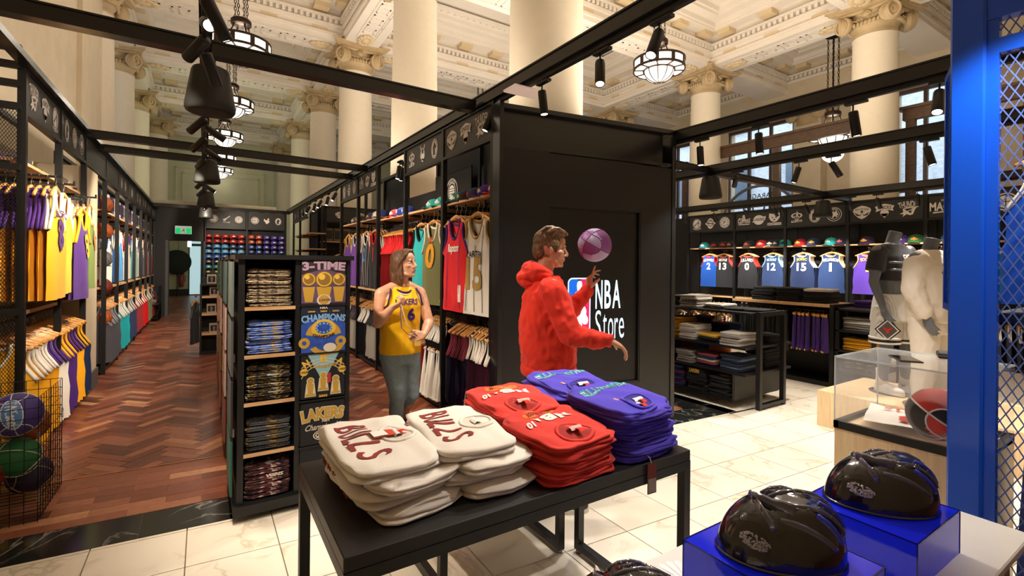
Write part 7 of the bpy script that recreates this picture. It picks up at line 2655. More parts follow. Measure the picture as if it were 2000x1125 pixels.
def charlotte(t, H, hz):
    for b, mt in ((.07, 'e4eef0'), (.02, '2f8a94')):
        m = MB()
        w_ = 'CHARLOTTE'
        for k, ch in enumerate(w_):
            vs, fs = text_geo(ch, b)
            u = (k - 4) / 4
            vs = [(.032 * (k - 4) + a * .031 * (1 + b), -.09 + b2 * (.038 + .016 * u * u) * (1 + b) - .0 * u) for a, b2 in vs]
            m.add([(a, b2, H(a, b2) + (.002 if b > .05 else .0035)) for a, b2 in vs], fs)
        drape(m, H, .002 if b > .05 else .0035).build('lettering' if b < .05 else 'lettering_outline', C(mt), t)
    MB().grid(2, 2, lambda u, v: (.075 + .014 * u, .03 + .03 * v, H(.08, .03) + .002)).build('logo_patch', C('d8906a'), t)


for (x, y, nn, nm, hh, rz) in ((1.55, 1.86, 8, 'rear', .027, 174), (1.585, 1.54, 8, 'front', .0265, 184)):
    z = .802
    for k in range(nn):
        top = k == nn - 1
        sweat(('violet sweatshirt with teal letters on top of the %s violet stack' if top else ORD[k] + ' violet sweatshirt up in the %s violet stack' if k > 0 else 'violet sweatshirt at the bottom of the %s violet stack') % nm, PURC, PURI, x + rnd.uniform(-.018, .018), y + rnd.uniform(-.016, .016), z, .36 * rnd.uniform(.94, 1.04), .36, hh + .009, R(rz) + rnd.uniform(-.06, .06), 40 + k + (9 if nm == 'rear' else 0), nm + ' violet stack', top, .03 if top else .014, tilt=(R(-3) if top else 0, 0), word=True, wfun=charlotte if top else none_, redtag=top or k % 3 == 0)
        z += hh
tk = thing('swing_ticket', 'brown swing ticket hanging off the table edge below the violet stack', 'ticket', (1.53, 1.325, .80), R(-4))
MB().box(-.024, -.004, -.12, .024, -.0025, .0).build('card', C('6a2c26'), tk)
MB().box(-.022, -.0055, -.115, .022, -.004, -.06).build('price_label', C('8a7a74'), tk)
MB().tube([(0, -.003, -.006), (0, .01, .02), (0, .05, .03)], .0015, 5).build('cord', C('d8d0c8'), tk)
# ================================================================ people and mannequins
from mathutils.bvhtree import BVHTree


def blob_mesh(mb, voxel, smooth=4, fold=0.0, fscale=(7, 7, 4), seed=0):
    """unite overlapping volumes into one continuous smooth surface"""
    me = mb.mesh('blob')
    o = bpy.data.objects.new('blob', me)
    col.objects.link(o)
    r = o.modifiers.new('r', 'REMESH')
    r.mode = 'VOXEL'
    r.voxel_size = voxel
    s = o.modifiers.new('s', 'SMOOTH')
    s.factor = .5
    s.iterations = smooth
    dg = bpy.context.evaluated_depsgraph_get()
    out = bpy.data.meshes.new_from_object(o.evaluated_get(dg))
    bpy.data.objects.remove(o)
    bpy.data.meshes.remove(me)
    if fold:
        nr = [v.normal.copy() for v in out.vertices]
        for v, n in zip(out.vertices, nr):
            p = Vector((v.co.x * fscale[0] + seed, v.co.y * fscale[1], v.co.z * fscale[2]))
            q = .55 * noise.noise(p) + .9 * (.32 - abs(noise.noise(p * 1.6 + Vector((7, 3, 1))))) + .25 * noise.noise(p * 3.1)
            v.co += n * (fold * q)
    out.polygons.foreach_set('use_smooth', [True] * len(out.polygons))
    out.update()
    return out


def blob(name, mb, voxel, m, parent, label=None, **k):
    me = blob_mesh(mb, voxel, **k)
    me.materials.append(m)
    inv = parent_inv(parent)
    me.transform(inv)
    return put(name, me, parent, label)


def bvh_world(o):
    me = o.data
    M = o.matrix_basis.copy()
    p = o.parent
    while p is not None:
        M = p.matrix_basis @ M
        p = p.parent
    return BVHTree.FromPolygons([tuple(M @ v.co) for v in me.vertices], [tuple(f.vertices) for f in me.polygons])


def wrap_text(s, bv, org, ux, uz, w, h, m, parent, name='lettering', off=.003, arc=0.0, bold=.03, shear=0.0):
    """lettering laid on a curved surface by casting rays along the viewing normal of the print"""
    ux, uz = Vector(ux).normalized(), Vector(uz).normalized()
    d = -(ux.cross(uz)).normalized() * -1
    mb = MB()
    text(mb, s, 0, 0, w, h, 0, bold=bold, arc=arc, shear=shear)
    # subdivide by bmesh so the print follows the body
    bm = bmesh.new()
    vs = [bm.verts.new(v) for v in mb.v]
    for f in mb.f:
        try:
            bm.faces.new([vs[i] for i in f])
        except ValueError:
            pass
    nrm = ux.cross(uz).normalized()
    for v in bm.verts:
        p = Vector(org) + ux * v.co.x + uz * v.co.y
        best = None
        for sg in (1,):
            hit = bv.ray_cast(p + nrm * .6, -nrm)
        if hit[0] is not None:
            v.co = hit[0] + nrm * off
        else:
            v.co = p
    me = bpy.data.meshes.new(name)
    bm.to_mesh(me)
    bm.free()
    me.materials.append(m)
    me.transform(parent_inv(parent))
    return put(name, me, parent)


def torso(mb, rings, left, fr, n=24, e=.85):
    left, fr = Vector(left), Vector(fr)
    vs, fs = [], []
    for (c, a, b) in rings:
        c = Vector(c)
        for k in range(n):
            t = 2 * PI * k / n
            cx, sy = math.cos(t), math.sin(t)
            vs.append(c + left * (a * math.copysign(abs(cx) ** e, cx)) + fr * (b * math.copysign(abs(sy) ** e, sy)))
    m = len(rings)
    for i in range(m - 1):
        for k in range(n):
            k2 = (k + 1) % n
            fs.append((i * n + k, i * n + k2, (i + 1) * n + k2, (i + 1) * n + k))
    fs.append(tuple(range(n))[::-1]); fs.append(tuple((m - 1) * n + k for k in range(n)))
    mb.add(vs, fs, True)


def ell(mb, M, c, r, nu=14, nv=9):
    mb.sphere(c, r, nu, nv, M=M)


def head_frame(c, fwd_, pitch=0, tilt=0):
    f = Vector((fwd_[0], fwd_[1], 0)).normalized()
    x = Vector((f.y, -f.x, 0))
    M = frame(c, x, f, (0, 0, 1))
    return M @ RX(R(pitch)) @ RY(R(tilt))


def head(mb, M):
    ell(mb, M, (0, -.015, .035), (.076, .096, .086)); ell(mb, M, (0, .028, -.03), (.060, .064, .088))
    ell(mb, M, (0, .042, -.078), (.046, .048, .040)); ell(mb, M, (0, .079, -.098), (.020, .017, .016))
    ell(mb, M, (0, .060, .055), (.056, .036, .045))
    mb.tube([(0, .090, .022), (0, .104, -.004), (0, .116, -.026)], [.008, .010, .013], 8, M=M)
    ell(mb, M, (0, .114, -.031), (.012, .012, .010), 8, 6)
    for s in (-1, 1):
        ell(mb, M, (s * .013, .101, -.034), (.009, .010, .008), 8, 6)
        ell(mb, M, (s * .043, .058, -.018), (.022, .026, .020), 10, 7)
        ell(mb, M, (s * .030, .086, .026), (.024, .010, .007), 10, 6)
        ell(mb, M, (s * .075, -.012, -.008), (.009, .017, .026), 10, 7); ell(mb, M, (s * .079, -.020, .002), (.007, .010, .017), 8, 6)
        mb.tube([(s * .055, -.01, -.06), (s * .042, .045, -.09), (s * .012, .075, -.102)], .014, 8, M=M)
    ell(mb, M, (0, .092, -.0565), (.023, .011, .0055), 10, 6); ell(mb, M, (0, .091, -.067), (.019, .0105, .0065), 10, 6)
    ell(mb, M, (0, .086, -.062), (.03, .012, .018), 10, 6)


def eyes(parent, M, iris):
    for s in (-1, 1):
        e = MB()
        e.sphere((s * .030, .0775, .008), (.0115, .0095, .0062), 12, 8, M=M)
        eo = e.build('eye', mat('eye_white', 'd8cfc6', .25, bump=.01), parent, world=True)
        i = MB(); i.sphere((s * .030, .0865, .008), (.0052, .0022, .0052), 10, 6, M=M)
        i.build('iris', mat('iris_' + iris, iris, .15, bump=.01), eo, world=True)
        b = MB(); b.tube([(s * .015, .0935, .027), (s * .030, .0935, .031), (s * .047, .080, .027)], [.002, .003, .0015], 6, M=M)
        b.build('eyebrow', mat('brow_hair', '4a3526', .8, bump=.2), parent, world=True)
    l = MB(); l.sphere((0, .0985, -.0565), (.019, .0065, .004), 10, 6, M=M); l.sphere((0, .0975, -.0655), (.016, .0065, .005), 10, 6, M=M)
    l.build('lips', mat('lip_skin', 'b5746a', .45, bump=.03), parent, world=True, kind='stuff')


def limb(mb, pts, rr, n=14):
    P = [Vector(p) for p in pts]
    # smooth the joints with a few extra points
    out, ro = [], []
    for i in range(len(P) - 1):
        for t in (0, .25, .5, .75):
            out.append(P[i].lerp(P[i + 1], t)); ro.append(rr[i] * (1 - t) + rr[i + 1] * t)
    out.append(P[-1]); ro.append(rr[-1])
    mb.tube(out, ro, n)
    for p, r in zip(P, rr):
        mb.sphere(p, r, 12, 8)


def hand(mb, w, d, nrm, thumb_side, curl=(20, 30, 25), spread=4, each=None, size=1.0, thumb=(35, 25)):
    """palm, four unequal fingers and a thumb; d points to the fingers, nrm is the way the palm faces"""
    w, d, nrm = Vector(w), Vector(d).normalized(), Vector(nrm)
    nrm = (nrm - d * nrm.dot(d)).normalized()
    s = d.cross(nrm).normalized() * thumb_side
    k = size
    L = (.044, .048, .045, .035)
    for i in range(4):
        o = (.030 - .020 * i) * k
        base = w + d * (.088 - .004 * abs(i - 1.2)) * k + s * o
        mb.tube([w + s * (o * .55), w + d * .045 * k + s * (o * .85), base], [.016 * k, .0145 * k, .0105 * k], 8)
        ang = 0
        p = base
        dirv = (d + s * math.tan(R(spread * (1.5 - i)))).normalized()
        c = each[i] if each else curl
        pts, rr = [p], [.0102 * k]
        for j, (ln, a) in enumerate(zip((L[i], L[i] * .62, L[i] * .5), c)):
            ang += a
            v = dirv * math.cos(R(ang)) + nrm * math.sin(R(ang))
            p = p + v * ln * k
            pts.append(p); rr.append((.0092, .0082, .0068)[j] * k)
        mb.tube(pts, rr, 8)
        for q, r_ in zip(pts[1:], rr[1:]):
            mb.sphere(q, r_, 8, 6)
    b = w + d * .022 * k + s * .022 * k
    v1 = (d * math.cos(R(thumb[0])) + s * math.sin(R(thumb[0])) + nrm * .35).normalized()
    v2 = (v1 + d * .25 + nrm * math.tan(R(thumb[1]))).normalized()
    q1 = b + v1 * .042 * k
    q2 = q1 + v2 * .03 * k
    q3 = q2 + v2 * .022 * k
    mb.tube([b - v1 * .01, q1, q2, q3], [.017 * k, .0125 * k, .0105 * k, .008 * k], 8)
    mb.sphere(q3, .008 * k, 8, 6)
    return q3


def shoe(mb_up, mb_sole, heel, d, L=.28, hgt=.10):
    h, d = Vector(heel), Vector((d[0], d[1], 0)).normalized()
    x = Vector((d.y, -d.x, 0))
    M = frame(h, x, d, (0, 0, 1))
    ell(mb_up, M, (0, .05, .055), (.040, .065, .055)); ell(mb_up, M, (0, .12, .05), (.042, .09, .045)); ell(mb_up, M, (0, .20, .04), (.046, .07, .032))
    mb_up.tube([(0, .045, .07), (0, .04, .07 + hgt * .6)], [.045, .04], 12, M=M)
    n = 20
    pl = []
    for k in range(n):
        a = 2 * PI * k / n
        pl.append((.048 * math.cos(a) * (1 + .1 * math.sin(a)), .125 + .148 * math.sin(a)))
    mb_sole.prism(pl, .028, M)
    return M


SKIN = ramp_mat('warm_skin', 'noise', ((.3, 'c08a6c'), (.7, 'd2a083')), (1, 1, 1), 4, .2, .5, .03, 18)
HAIR1 = ramp_mat('light_brown_hair', 'noise', ((.3, '3f2b1c'), (.6, '7a5a3c'), (.75, 'a88660')), (30, 30, 8), 4, .3, .5, .4, 4)
HAIR2 = ramp_mat('long_brown_hair', 'noise', ((.3, '3a2516'), (.65, '6b4628'), (.8, '8f6a44')), (40, 40, 5), 4, .3, .5, .4, 4)
HOOD = cloth('bright_red_fleece', 'dc3626', bump=.2, bscale=300)
DENIM = ramp_mat('faded_denim', 'noise', ((.3, '6c7c86'), (.7, '8c9ba2')), (60, 60, 20), 5, .2, .85, .1, 3)
BPANT = cloth('black_trouser_twill', '26221f')
YLW = cloth('yellow_mesh_jersey', 'f0b714', bump=.1, bscale=500)

# ---------------------------------------------------------------- man in the red hoodie
def red_man():
    t = thing('person', 'man in a bright red hoodie spinning a ball on one finger', 'person', (1.98, 2.57, 0))
    fr = Vector((.86, -.51, 0)).normalized()
    right = Vector((fr.y, -fr.x, 0))          # his right side, towards the viewer
    left = -right
    c = Vector((1.95, 2.575, 0))

    def at_(r, f, z): return c + right * r + fr * f + Vector((0, 0, z))
    rs, re, rw = at_(.20, .0, 1.46), Vector((1.925, 2.30, 1.165)), Vector((2.135, 2.20, 1.13))
    ls, le, lw = at_(-.17, .05, 1.455), Vector((2.19, 2.70, 1.22)), Vector((2.318, 2.60, 1.42))
    hc = Vector((1.957, 2.57, 1.70))
    Mh = head_frame(hc, (.906, -.40), -4, 0)
    sk = MB()
    head(sk, Mh)
    sk.tube([hc + Vector((0, 0, -.05)) - fr * .02, at_(-.0, -.03, 1.56), at_(0, -.03, 1.46)], [.056, .057, .075], 14)
    torso(sk, [(at_(0, 0, .86), .14, .10), (at_(0, 0, 1.05), .14, .10), (at_(0, 0, 1.3), .17, .115), (at_(0, -.01, 1.43), .17, .09), (at_(0, -.02, 1.5), .08, .06)], right, fr)
    limb(sk, [rs, re, rw], [.05, .042, .027]); limb(sk, [ls, le, lw], [.05, .042, .027])
    # near hand: relaxed, fingers forward and drooping
    hand(sk, rw + (rw - re).normalized() * .01, (rw - re).normalized() + Vector((0, 0, -.35)), Vector((-.2, .3, -.9)), 1, each=((18, 22, 15), (22, 25, 18), (26, 28, 20), (30, 30, 22)), spread=5)
    # far hand: index straight up under the ball
    up_ = Vector((.10, -.06, 1)).normalized()
    hand(sk, lw + up_ * .0, up_, Vector((.85, -.2, .1)), -1, each=((2, 3, 2), (28, 30, 20), (42, 38, 25), (50, 42, 30)), spread=7, thumb=(45, 10))
    hl, hr = at_(-.085, .0, .88), at_(.085, .0, .88)
    fl_, ft = at_(-.1, -.06, .08), at_(.11, .04, .08)
    limb(sk, [hl, at_(-.095, .02, .47), fl_], [.075, .05, .035]); limb(sk, [hr, at_(.1, .05, .47), ft], [.075, .05, .035])
    blob('body', sk, .0052, SKIN, t, smooth=3)
    eyes(t, Mh, '4a5a5c')
    hr_ = MB()
    ell(hr_, Mh, (0, -.028, .058), (.081, .098, .083)); ell(hr_, Mh, (0, -.08, -.005), (.064, .045, .068)); ell(hr_, Mh, (0, .035, .112), (.062, .062, .034))
    for s in (-1, 1):
        ell(hr_, Mh, (s * .066, .0, .03), (.017, .045, .045)); hr_.tube([(s * .075, .025, .03), (s * .076, .02, -.02)], [.008, .005], 6, M=Mh)
    rr = random.Random(3)
    for q in range(46):
        x = rr.uniform(-.065, .065)
        a0 = rr.uniform(-.2, 1.1)
        p0 = Vector((x * .9, .09 - a0 * .06, .105 + .02 * math.sin(a0)))
        hr_.tube([p0, p0 + Vector((x * .2, -.035, .026)), p0 + Vector((x * .35, -.075, .02)), p0 + Vector((x * .45, -.115, -.008))], [.009, .012, .011, .004], 6, M=Mh)
    blob('hair', hr_, .006, HAIR1, t, smooth=1, fold=.004, fscale=(60, 60, 25))
    # hoodie
    hd = MB()
    torso(hd, [(at_(0, .0, .905), .185, .165), (at_(0, .0, .95), .205, .18), (at_(0, -.005, 1.08), .205, .19), (at_(0, -.01, 1.25), .21, .185), (at_(0, -.015, 1.38), .205, .16), (at_(0, -.02, 1.46), .175, .12), (at_(0, -.02, 1.52), .10, .09)], right, fr)
    limb(hd, [at_(.165, -.01, 1.44), rs + Vector((0, 0, -.03)), re + Vector((-.01, 0, 0)), re.lerp(rw, .5) + Vector((0, 0, -.008)), rw], [.082, .082, .070, .060, .043], 16)
    limb(hd, [at_(-.15, 0, 1.43), ls + Vector((0, 0, -.02)), le, le.lerp(lw, .6), lw], [.08, .08, .07, .058, .043], 16)
    blob('hoodie', hd, .010, HOOD, t, smooth=4, fold=.018, fscale=(12, 12, 8))
    hh = MB()
    pts = []
    for k in range(15):
        a = R(-30 + 240 * k / 14)      # round the back of the neck
        pts.append(at_(.105 * math.cos(a), -.045 - .075 * math.sin(a), 1.535 + .02 * math.sin(a)))
    hh.tube(pts, [.038 + .030 * math.sin(PI * k / 14) for k in range(15)], 12)
    hh.sphere(at_(0, -.12, 1.485), (.095, .085, .05), 14, 9); hh.sphere(at_(0, -.135, 1.525), (.08, .07, .045), 14, 9)
    hh.tube([at_(.08, -.14, 1.54), at_(.03, -.19, 1.50), at_(-.03, -.19, 1.50), at_(-.08, -.14, 1.54)], .032, 10)
    blob('hood', hh, .009, HOOD, t, smooth=3, fold=.016, fscale=(12, 12, 16), seed=4)
    mb = MB()
    rib = []
    for k in range(29):
        a = 2 * PI * k / 28
        e = .85
        rib.append(at_(.196 * math.copysign(abs(math.cos(a)) ** e, math.cos(a)), .176 * math.copysign(abs(math.sin(a)) ** e, math.sin(a)), .905))
    mb.tube(rib, [(.012, .034)] * 29, 8, cap=False)
    mb.build('hem_rib', HOOD, t, world=True)
    for a, b in ((re, rw), (le, lw)):
        d = (b - a).normalized()
        MB().tube([b - d * .06, b - d * .03, b + d * .004], [.047, .045, .038], 14).build('cuff', HOOD, t, world=True)
    pt = MB()
    torso(pt, [(at_(0, 0, .80), .165, .13), (at_(0, 0, .95), .165, .135)], right, fr)
    limb(pt, [hl, at_(-.095, .02, .47), fl_ + Vector((0, 0, .02))], [.10, .075, .058]); limb(pt, [hr, at_(.1, .05, .47), ft + Vector((0, 0, .02))], [.10, .075, .058])
    blob('trousers', pt, .012, BPANT, t, smooth=3, fold=.008)
    u, s = MB(), MB()
    shoe(u, s, at_(-.1, -.11, 0), fr); shoe(u, s, at_(.11, -.01, 0), fr)
    blob('shoe', u, .008, mat('dark_shoe', '2a2826', .5, bump=.1), t, smooth=2)
    s.build('sole', C('d8d4cc'), t, world=True, kind='stuff')


red_man()
ball('basketball', 'lilac and crimson basketball balanced on the fingertip', (2.352, 2.572, 1.742), (.5, .2, .3), 'b4a6d2', '8a2a5a', word=None, two='8c4a94', r=.1195, w=.003, rough=.3)


# ---------------------------------------------------------------- man in the yellow jersey
def yellow_man():
    t = thing('person', 'long haired man in a yellow jersey and pale jeans holding a lanyard', 'person', (1.45, 4.02, 0))
    c = Vector((1.44, 4.02, 0))
    left = Vector((.985, .05, 0)).normalized()
    fr = Vector((left.y, -left.x, 0))

    def at_(l, f, z): return c + left * l + fr * f + Vector((0, 0, z))
    rs, re, rw = at_(-.172, 0, 1.335), Vector((1.232, 3.985, 1.095)), Vector((1.300, 3.83, 1.235))
    ls, le, lw = at_(.172, 0, 1.335), Vector((1.665, 3.93, 1.085)), Vector((1.565, 3.80, 1.00))
    hc = Vector((1.458, 3.995, 1.588))
    Mh = head_frame(hc, (.60, -.80), 7, 0)
    sk = MB()
    head(sk, Mh)
    sk.tube([hc + Vector((-.01, .01, -.05)), at_(.0, .0, 1.43), at_(0, .01, 1.34)], [.058, .060, .085], 14)
    sk.tube([at_(-.16, 0, 1.345), at_(-.06, .01, 1.40), at_(.06, .01, 1.40), at_(.16, 0, 1.345)], [.055, .05, .05, .055], 12)
    torso(sk, [(at_(0, 0, .82), .14, .10), (at_(0, 0, .98), .135, .095), (at_(0, 0, 1.18), .165, .115), (at_(0, 0, 1.3), .175, .105), (at_(0, 0, 1.37), .12, .075)], left, fr)
    for (s_, e_, w_) in ((rs, re, rw), (ls, le, lw)):
        limb(sk, [s_, s_.lerp(e_, .45), e_, e_.lerp(w_, .35), w_], [.060, .054, .043, .044, .028], 16)
    hand(sk, rw, Vector((.75, -.5, .45)), Vector((.35, .1, .9)), -1, each=((50, 55, 35), (58, 60, 40), (62, 62, 40), (64, 62, 40)), spread=2, thumb=(40, 30))
    hand(sk, lw, Vector((-.9, -.2, -.12)), Vector((.1, .9, -.3)), -1, each=((48, 55, 35), (52, 58, 40), (56, 60, 40), (60, 60, 40)), spread=2, thumb=(40, 30))
    hipR, knR, anR = at_(-.085, 0, .82), Vector((1.395, 3.955, .47)), Vector((1.432, 4.10, .09))
    hipL, knL, anL = at_(.09, .0, .82), Vector((1.535, 3.99, .46)), Vector((1.575, 4.34, .14))
    limb(sk, [hipR, knR, anR], [.085, .052, .036]); limb(sk, [hipL, knL, anL], [.085, .052, .036])
    blob('body', sk, .0052, SKIN, t, smooth=3)
    eyes(t, Mh, '4a4238')
    hr_ = MB()
    ell(hr_, Mh, (0, -.026, .050), (.083, .100, .085)); ell(hr_, Mh, (0, -.085, -.06), (.078, .045, .115)); ell(hr_, Mh, (0, .03, .108), (.055, .055, .028))
    for s in (-1, 1):
        ell(hr_, Mh, (s * .074, -.035, -.03), (.020, .050, .105)); ell(hr_, Mh, (s * .070, -.06, -.11), (.026, .045, .07))
        hr_.tube([(s * .012, .075, .122), (s * .058, .055, .075), (s * .078, .0, .01), (s * .082, -.03, -.06)], [.014, .020, .020, .016], 8, M=Mh)
    rr = random.Random(8)
    for q in range(40):
        a = R(rr.uniform(100, 440)) if False else R(rr.uniform(150, 390))
        x, y = .082 * math.cos(a), -.03 + .095 * math.sin(a)
        hr_.tube([(x * .8, y * .8, .08), (x, y, .0), (x * 1.05, y * 1.05, -.09), (x * .95, y * .98, -.17 - rr.uniform(0, .02))], [.009, .011, .010, .003], 6, M=Mh)
    blob('hair', hr_, .006, HAIR2, t, smooth=1, fold=.004, fscale=(70, 70, 10))
    js = MB()
    torso(js, [(at_(0, .0, .828), .178, .135), (at_(0, 0, .86), .178, .135), (at_(0, 0, 1.0), .168, .128), (at_(0, 0, 1.15), .174, .135), (at_(0, 0, 1.24), .178, .135), (at_(0, 0, 1.30), .150, .125), (at_(0, .0, 1.36), .128, .095), (at_(0, .005, 1.395), .105, .075)], left, fr)
    jo = blob('jersey', js, .009, YLW, t, smooth=2, fold=.010, fscale=(8, 8, 5), seed=2)
    bv = bvh_world(jo)
    nk = []
    for k in range(25):
        a = 2 * PI * k / 24
        f = math.sin(a)
        nk.append(at_(.078 * math.cos(a), .03 + .075 * f, 1.405 - .055 * max(0, f) - .0 * f))
    MB().tube(nk, [.010] * 25, 6, cap=False).build('neck_binding', C('3a2050'), t, world=True)
    MB().tube([p + Vector((0, 0, -.016)) + fr * .004 for p in nk], [.006] * 25, 6, cap=False).build('neck_binding', C('e8e0d0'), t, world=True)
    for s in (-1, 1):
        p = [at_(s * x, f, z) for x, f, z in ((.108, -.06, 1.385), (.112, .0, 1.40), (.118, .065, 1.375), (.138, .098, 1.32), (.155, .095, 1.25), (.176, .05, 1.215), (.18, 0, 1.205))]
        MB().tube(p, .008, 6).build('arm_binding', C('3a2050'), t, world=True)
    ux, uz = left, Vector((0, 0, 1))
    wrap_text('LAKERS', bv, at_(.005, 0, 1.275), ux, uz, .20, .050, C('4a2a78'), t, arc=.15, bold=.03, shear=.12)
    wrap_text('6', bv, at_(.04, 0, 1.165), ux, uz, .07, .11, C('4a2a78'), t, name='number', bold=.05)
    jn = MB()
    torso(jn, [(at_(0, 0, .74), .155, .12), (at_(0, 0, .86), .150, .115)], left, fr)
    limb(jn, [hipR, hipR.lerp(knR, .5), knR, anR + Vector((0, 0, .06))], [.094, .084, .066, .058]); limb(jn, [hipL, hipL.lerp(knL, .5), knL, anL + Vector((0, 0, .06))], [.094, .082, .064, .056])
    blob('jeans', jn, .011, DENIM, t, smooth=3, fold=.009, fscale=(9, 9, 7))
    for a, s in ((anR, 0), (anL, 1)):
        MB().tube([a + Vector((.064 * math.cos(k * PI / 8), .064 * math.sin(k * PI / 8), .058 + .004 * math.sin(k * 3))) for k in range(17)], .006, 5, cap=False).build('frayed_hem', DENIM, t, world=True)
    u, so = MB(), MB()
    shoe(u, so, anR + Vector((0, .05, -.09)), (-.05, -1)); 
    shoe(u, so, anL + Vector((0, .05, -.09)), (.1, -1))
    blob('shoe', u, .008, mat('black_canvas_shoe', '222226', .6, bump=.1), t, smooth=2)
    so.build('sole', C('d8d4cc'), t, world=True, kind='stuff')
    # lanyard strap held between the hands
    ln = thing('lanyard', 'cream and purple lanyard strap hanging between the hands of the man in yellow', 'lanyard', (1.42, 3.77, 1.1))
    p = [Vector((1.352, 3.775, 1.262)), Vector((1.372, 3.765, 1.19)), Vector((1.40, 3.765, 1.10)), Vector((1.45, 3.765, 1.04)), Vector((1.50, 3.775, .998))]
    MB().tube(p, [(.013, .003)] * 5, 6).build('strap', C('d8c8a8'), ln, world=True)
    p2 = [Vector((1.350, 3.772, 1.255)), Vector((1.347, 3.77, 1.17)), Vector((1.36, 3.77, 1.07)), Vector((1.41, 3.772, 1.02)), Vector((1.48, 3.78, .99))]
    MB().tube(p2, [(.011, .0025)] * 5, 6).build('strap', C('5a3a78'), ln, world=True)
    MB().box(1.475, 3.77, .915, 1.525, 3.776, .965).build('card', C('d8b060'), ln, world=True)


yellow_man()

# ---------------------------------------------------------------- mannequins on the plinth
MQ = mat('grey_mannequin', '5c5f64', .45, spec=.5, bump=.03)
pl_ = thing('plinth', 'pale plywood plinth under the two headless mannequins', 'plinth', (5.8, 1.7, 0))
MB().box(5.25, .9, 0, 6.3, 2.42, .355).build('box', PLY, pl_, world=True)
MB().box(5.27, 1.62, .02, 5.252, 1.635, .34).build('joint', C('8a7450'), pl_, world=True)


def mannequin(label, c, f, S, top, bottoms, arm_r, arm_l, feet, base_z=.355):
    t = thing('mannequin', label, 'mannequin', (c[0], c[1], base_z))
    c = Vector((c[0], c[1], base_z))
    fr = Vector((f[0], f[1], 0)).normalized()
    left = Vector((-fr.y, fr.x, 0))

    def at_(l, q, z): return c + (left * l + fr * q + Vector((0, 0, z))) * S
    b = MB()
    torso(b, [(at_(0, 0, .80), .165, .115), (at_(0, .0, .92), .165, .12), (at_(0, .01, 1.05), .135, .10), (at_(0, .01, 1.2), .16, .115), (at_(0, 0, 1.33), .185, .115), (at_(0, -.01, 1.41), .17, .085), (at_(0, -.015, 1.46), .075, .06)], left, fr)
    b.tube([at_(0, -.015, 1.42), at_(.0, -.005, 1.50), at_(.015, .01, 1.575)], [.07, .056, .058], 16)
    for (s, arm) in ((-1, arm_r), (1, arm_l)):
        sh, el, wr, hd = [at_(*q) for q in arm]
        limb(b, [sh, sh.lerp(el, .4), el, el.lerp(wr, .3), wr], [.066, .056, .043, .041, .027])
        hand(b, wr, hd - wr, (left * -s), s * 1, each=((12, 15, 12), (14, 18, 14), (16, 20, 14), (20, 22, 16)), spread=3)
    for (hip, kn, an) in feet:
        hip, kn, an = at_(*hip), at_(*kn), at_(*an)
        limb(b, [hip, hip.lerp(kn, .5), kn, kn.lerp(an, .3), an], [.095, .082, .056, .056, .038])
    blob('body', b, .0075, MQ, t, smooth=3)
    MB().lathe([(0, 0), (.19, 0), (.19, .008), (0, .009)], 30, (c.x, c.y, base_z)).build('base_disc', mat('smoked_glass_base', '55524e', .1, bump=.01), t, world=True)
    return t, at_, left, fr


T1, A1, L1, F1 = mannequin('headless grey mannequin in a black cropped tee and striped shorts', (5.80, 1.98), (-.30, -.95), 1.02, None, None,
                           ((-.19, 0, 1.38), (-.235, -.01, 1.08), (-.215, .07, .83), (-.205, .10, .75)), ((.19, 0, 1.38), (.235, -.02, 1.08), (.22, .05, .83), (.21, .08, .75)),
                           (((-.09, 0, .82), (-.105, .02, .46), (-.10, -.03, .08)), ((.09, 0, .82), (.11, .05, .46), (.12, .03, .08))))
m = MB()
torso(m, [(A1(0, .01, 1.10), .185, .145), (A1(0, .01, 1.2), .185, .145), (A1(0, 0, 1.33), .20, .135), (A1(0, -.01, 1.41), .175, .095), (A1(0, -.01, 1.45), .10, .075)], L1, F1)
for s in (-1, 1):
    m.tube([A1(s * .15, 0, 1.39), A1(s * .2, 0, 1.34), A1(s * .228, -.005, 1.19)], [.075, .082, .078], 14)
to = blob('cropped_tee', m, .01, C('2a2729'), T1, smooth=3, fold=.009)
bv = bvh_world(to)
for s_, dz, w_ in (('CHICAGO', 1.33, .17), ('BULLS', 1.275, .13)):
    wrap_text(s_, bv, A1(.03, 0, dz), L1, (0, 0, 1), w_, .042, C('e0d8d0'), T1, bold=.05, arc=.25 if s_ == 'CHICAGO' else -.1)
m = MB()
Mq = frame(A1(.03, .155, 1.225), L1, (0, 0, 1), -F1)
flat(m, [(-.03, .02), (-.05, .035), (-.045, .01), (-.02, .0), (-.012, -.03), (.012, -.03), (.02, 0), (.045, .01), (.05, .035), (.03, .02), (0, .012)], 0, 0, Mq)
m.build('bull_emblem', C('c4322e'), T1, world=True)
for z in (1.2, 1.27):
    MB().tube([A1(-.19, .03, z), A1(-.15, .11, z + .004), A1(-.09, .148, z)], [(.003, .012)] * 3, 5).build('tear', MQ, T1, 'grey slash showing through', world=True)
STRP = ramp_mat('white_grey_pinstripe', 'wave', ((.0, 'b4b0ac'), (.25, 'd8d4ce')), (1, .25, 0), 0, 0, .8, .02, 26)
m = MB()
torso(m, [(A1(0, 0, .70), .21, .155), (A1(0, 0, .85), .19, .145), (A1(0, 0, .97), .165, .13)], L1, F1)
for s in (-1, 1):
    m.tube([A1(s * .09, .0, .84), A1(s * .105, .01, .66), A1(s * .115, .01, .50)], [.11, .122, .128], 16)
blob('shorts', m, .01, STRP, T1, smooth=3, fold=.007, fscale=(9, 9, 3))
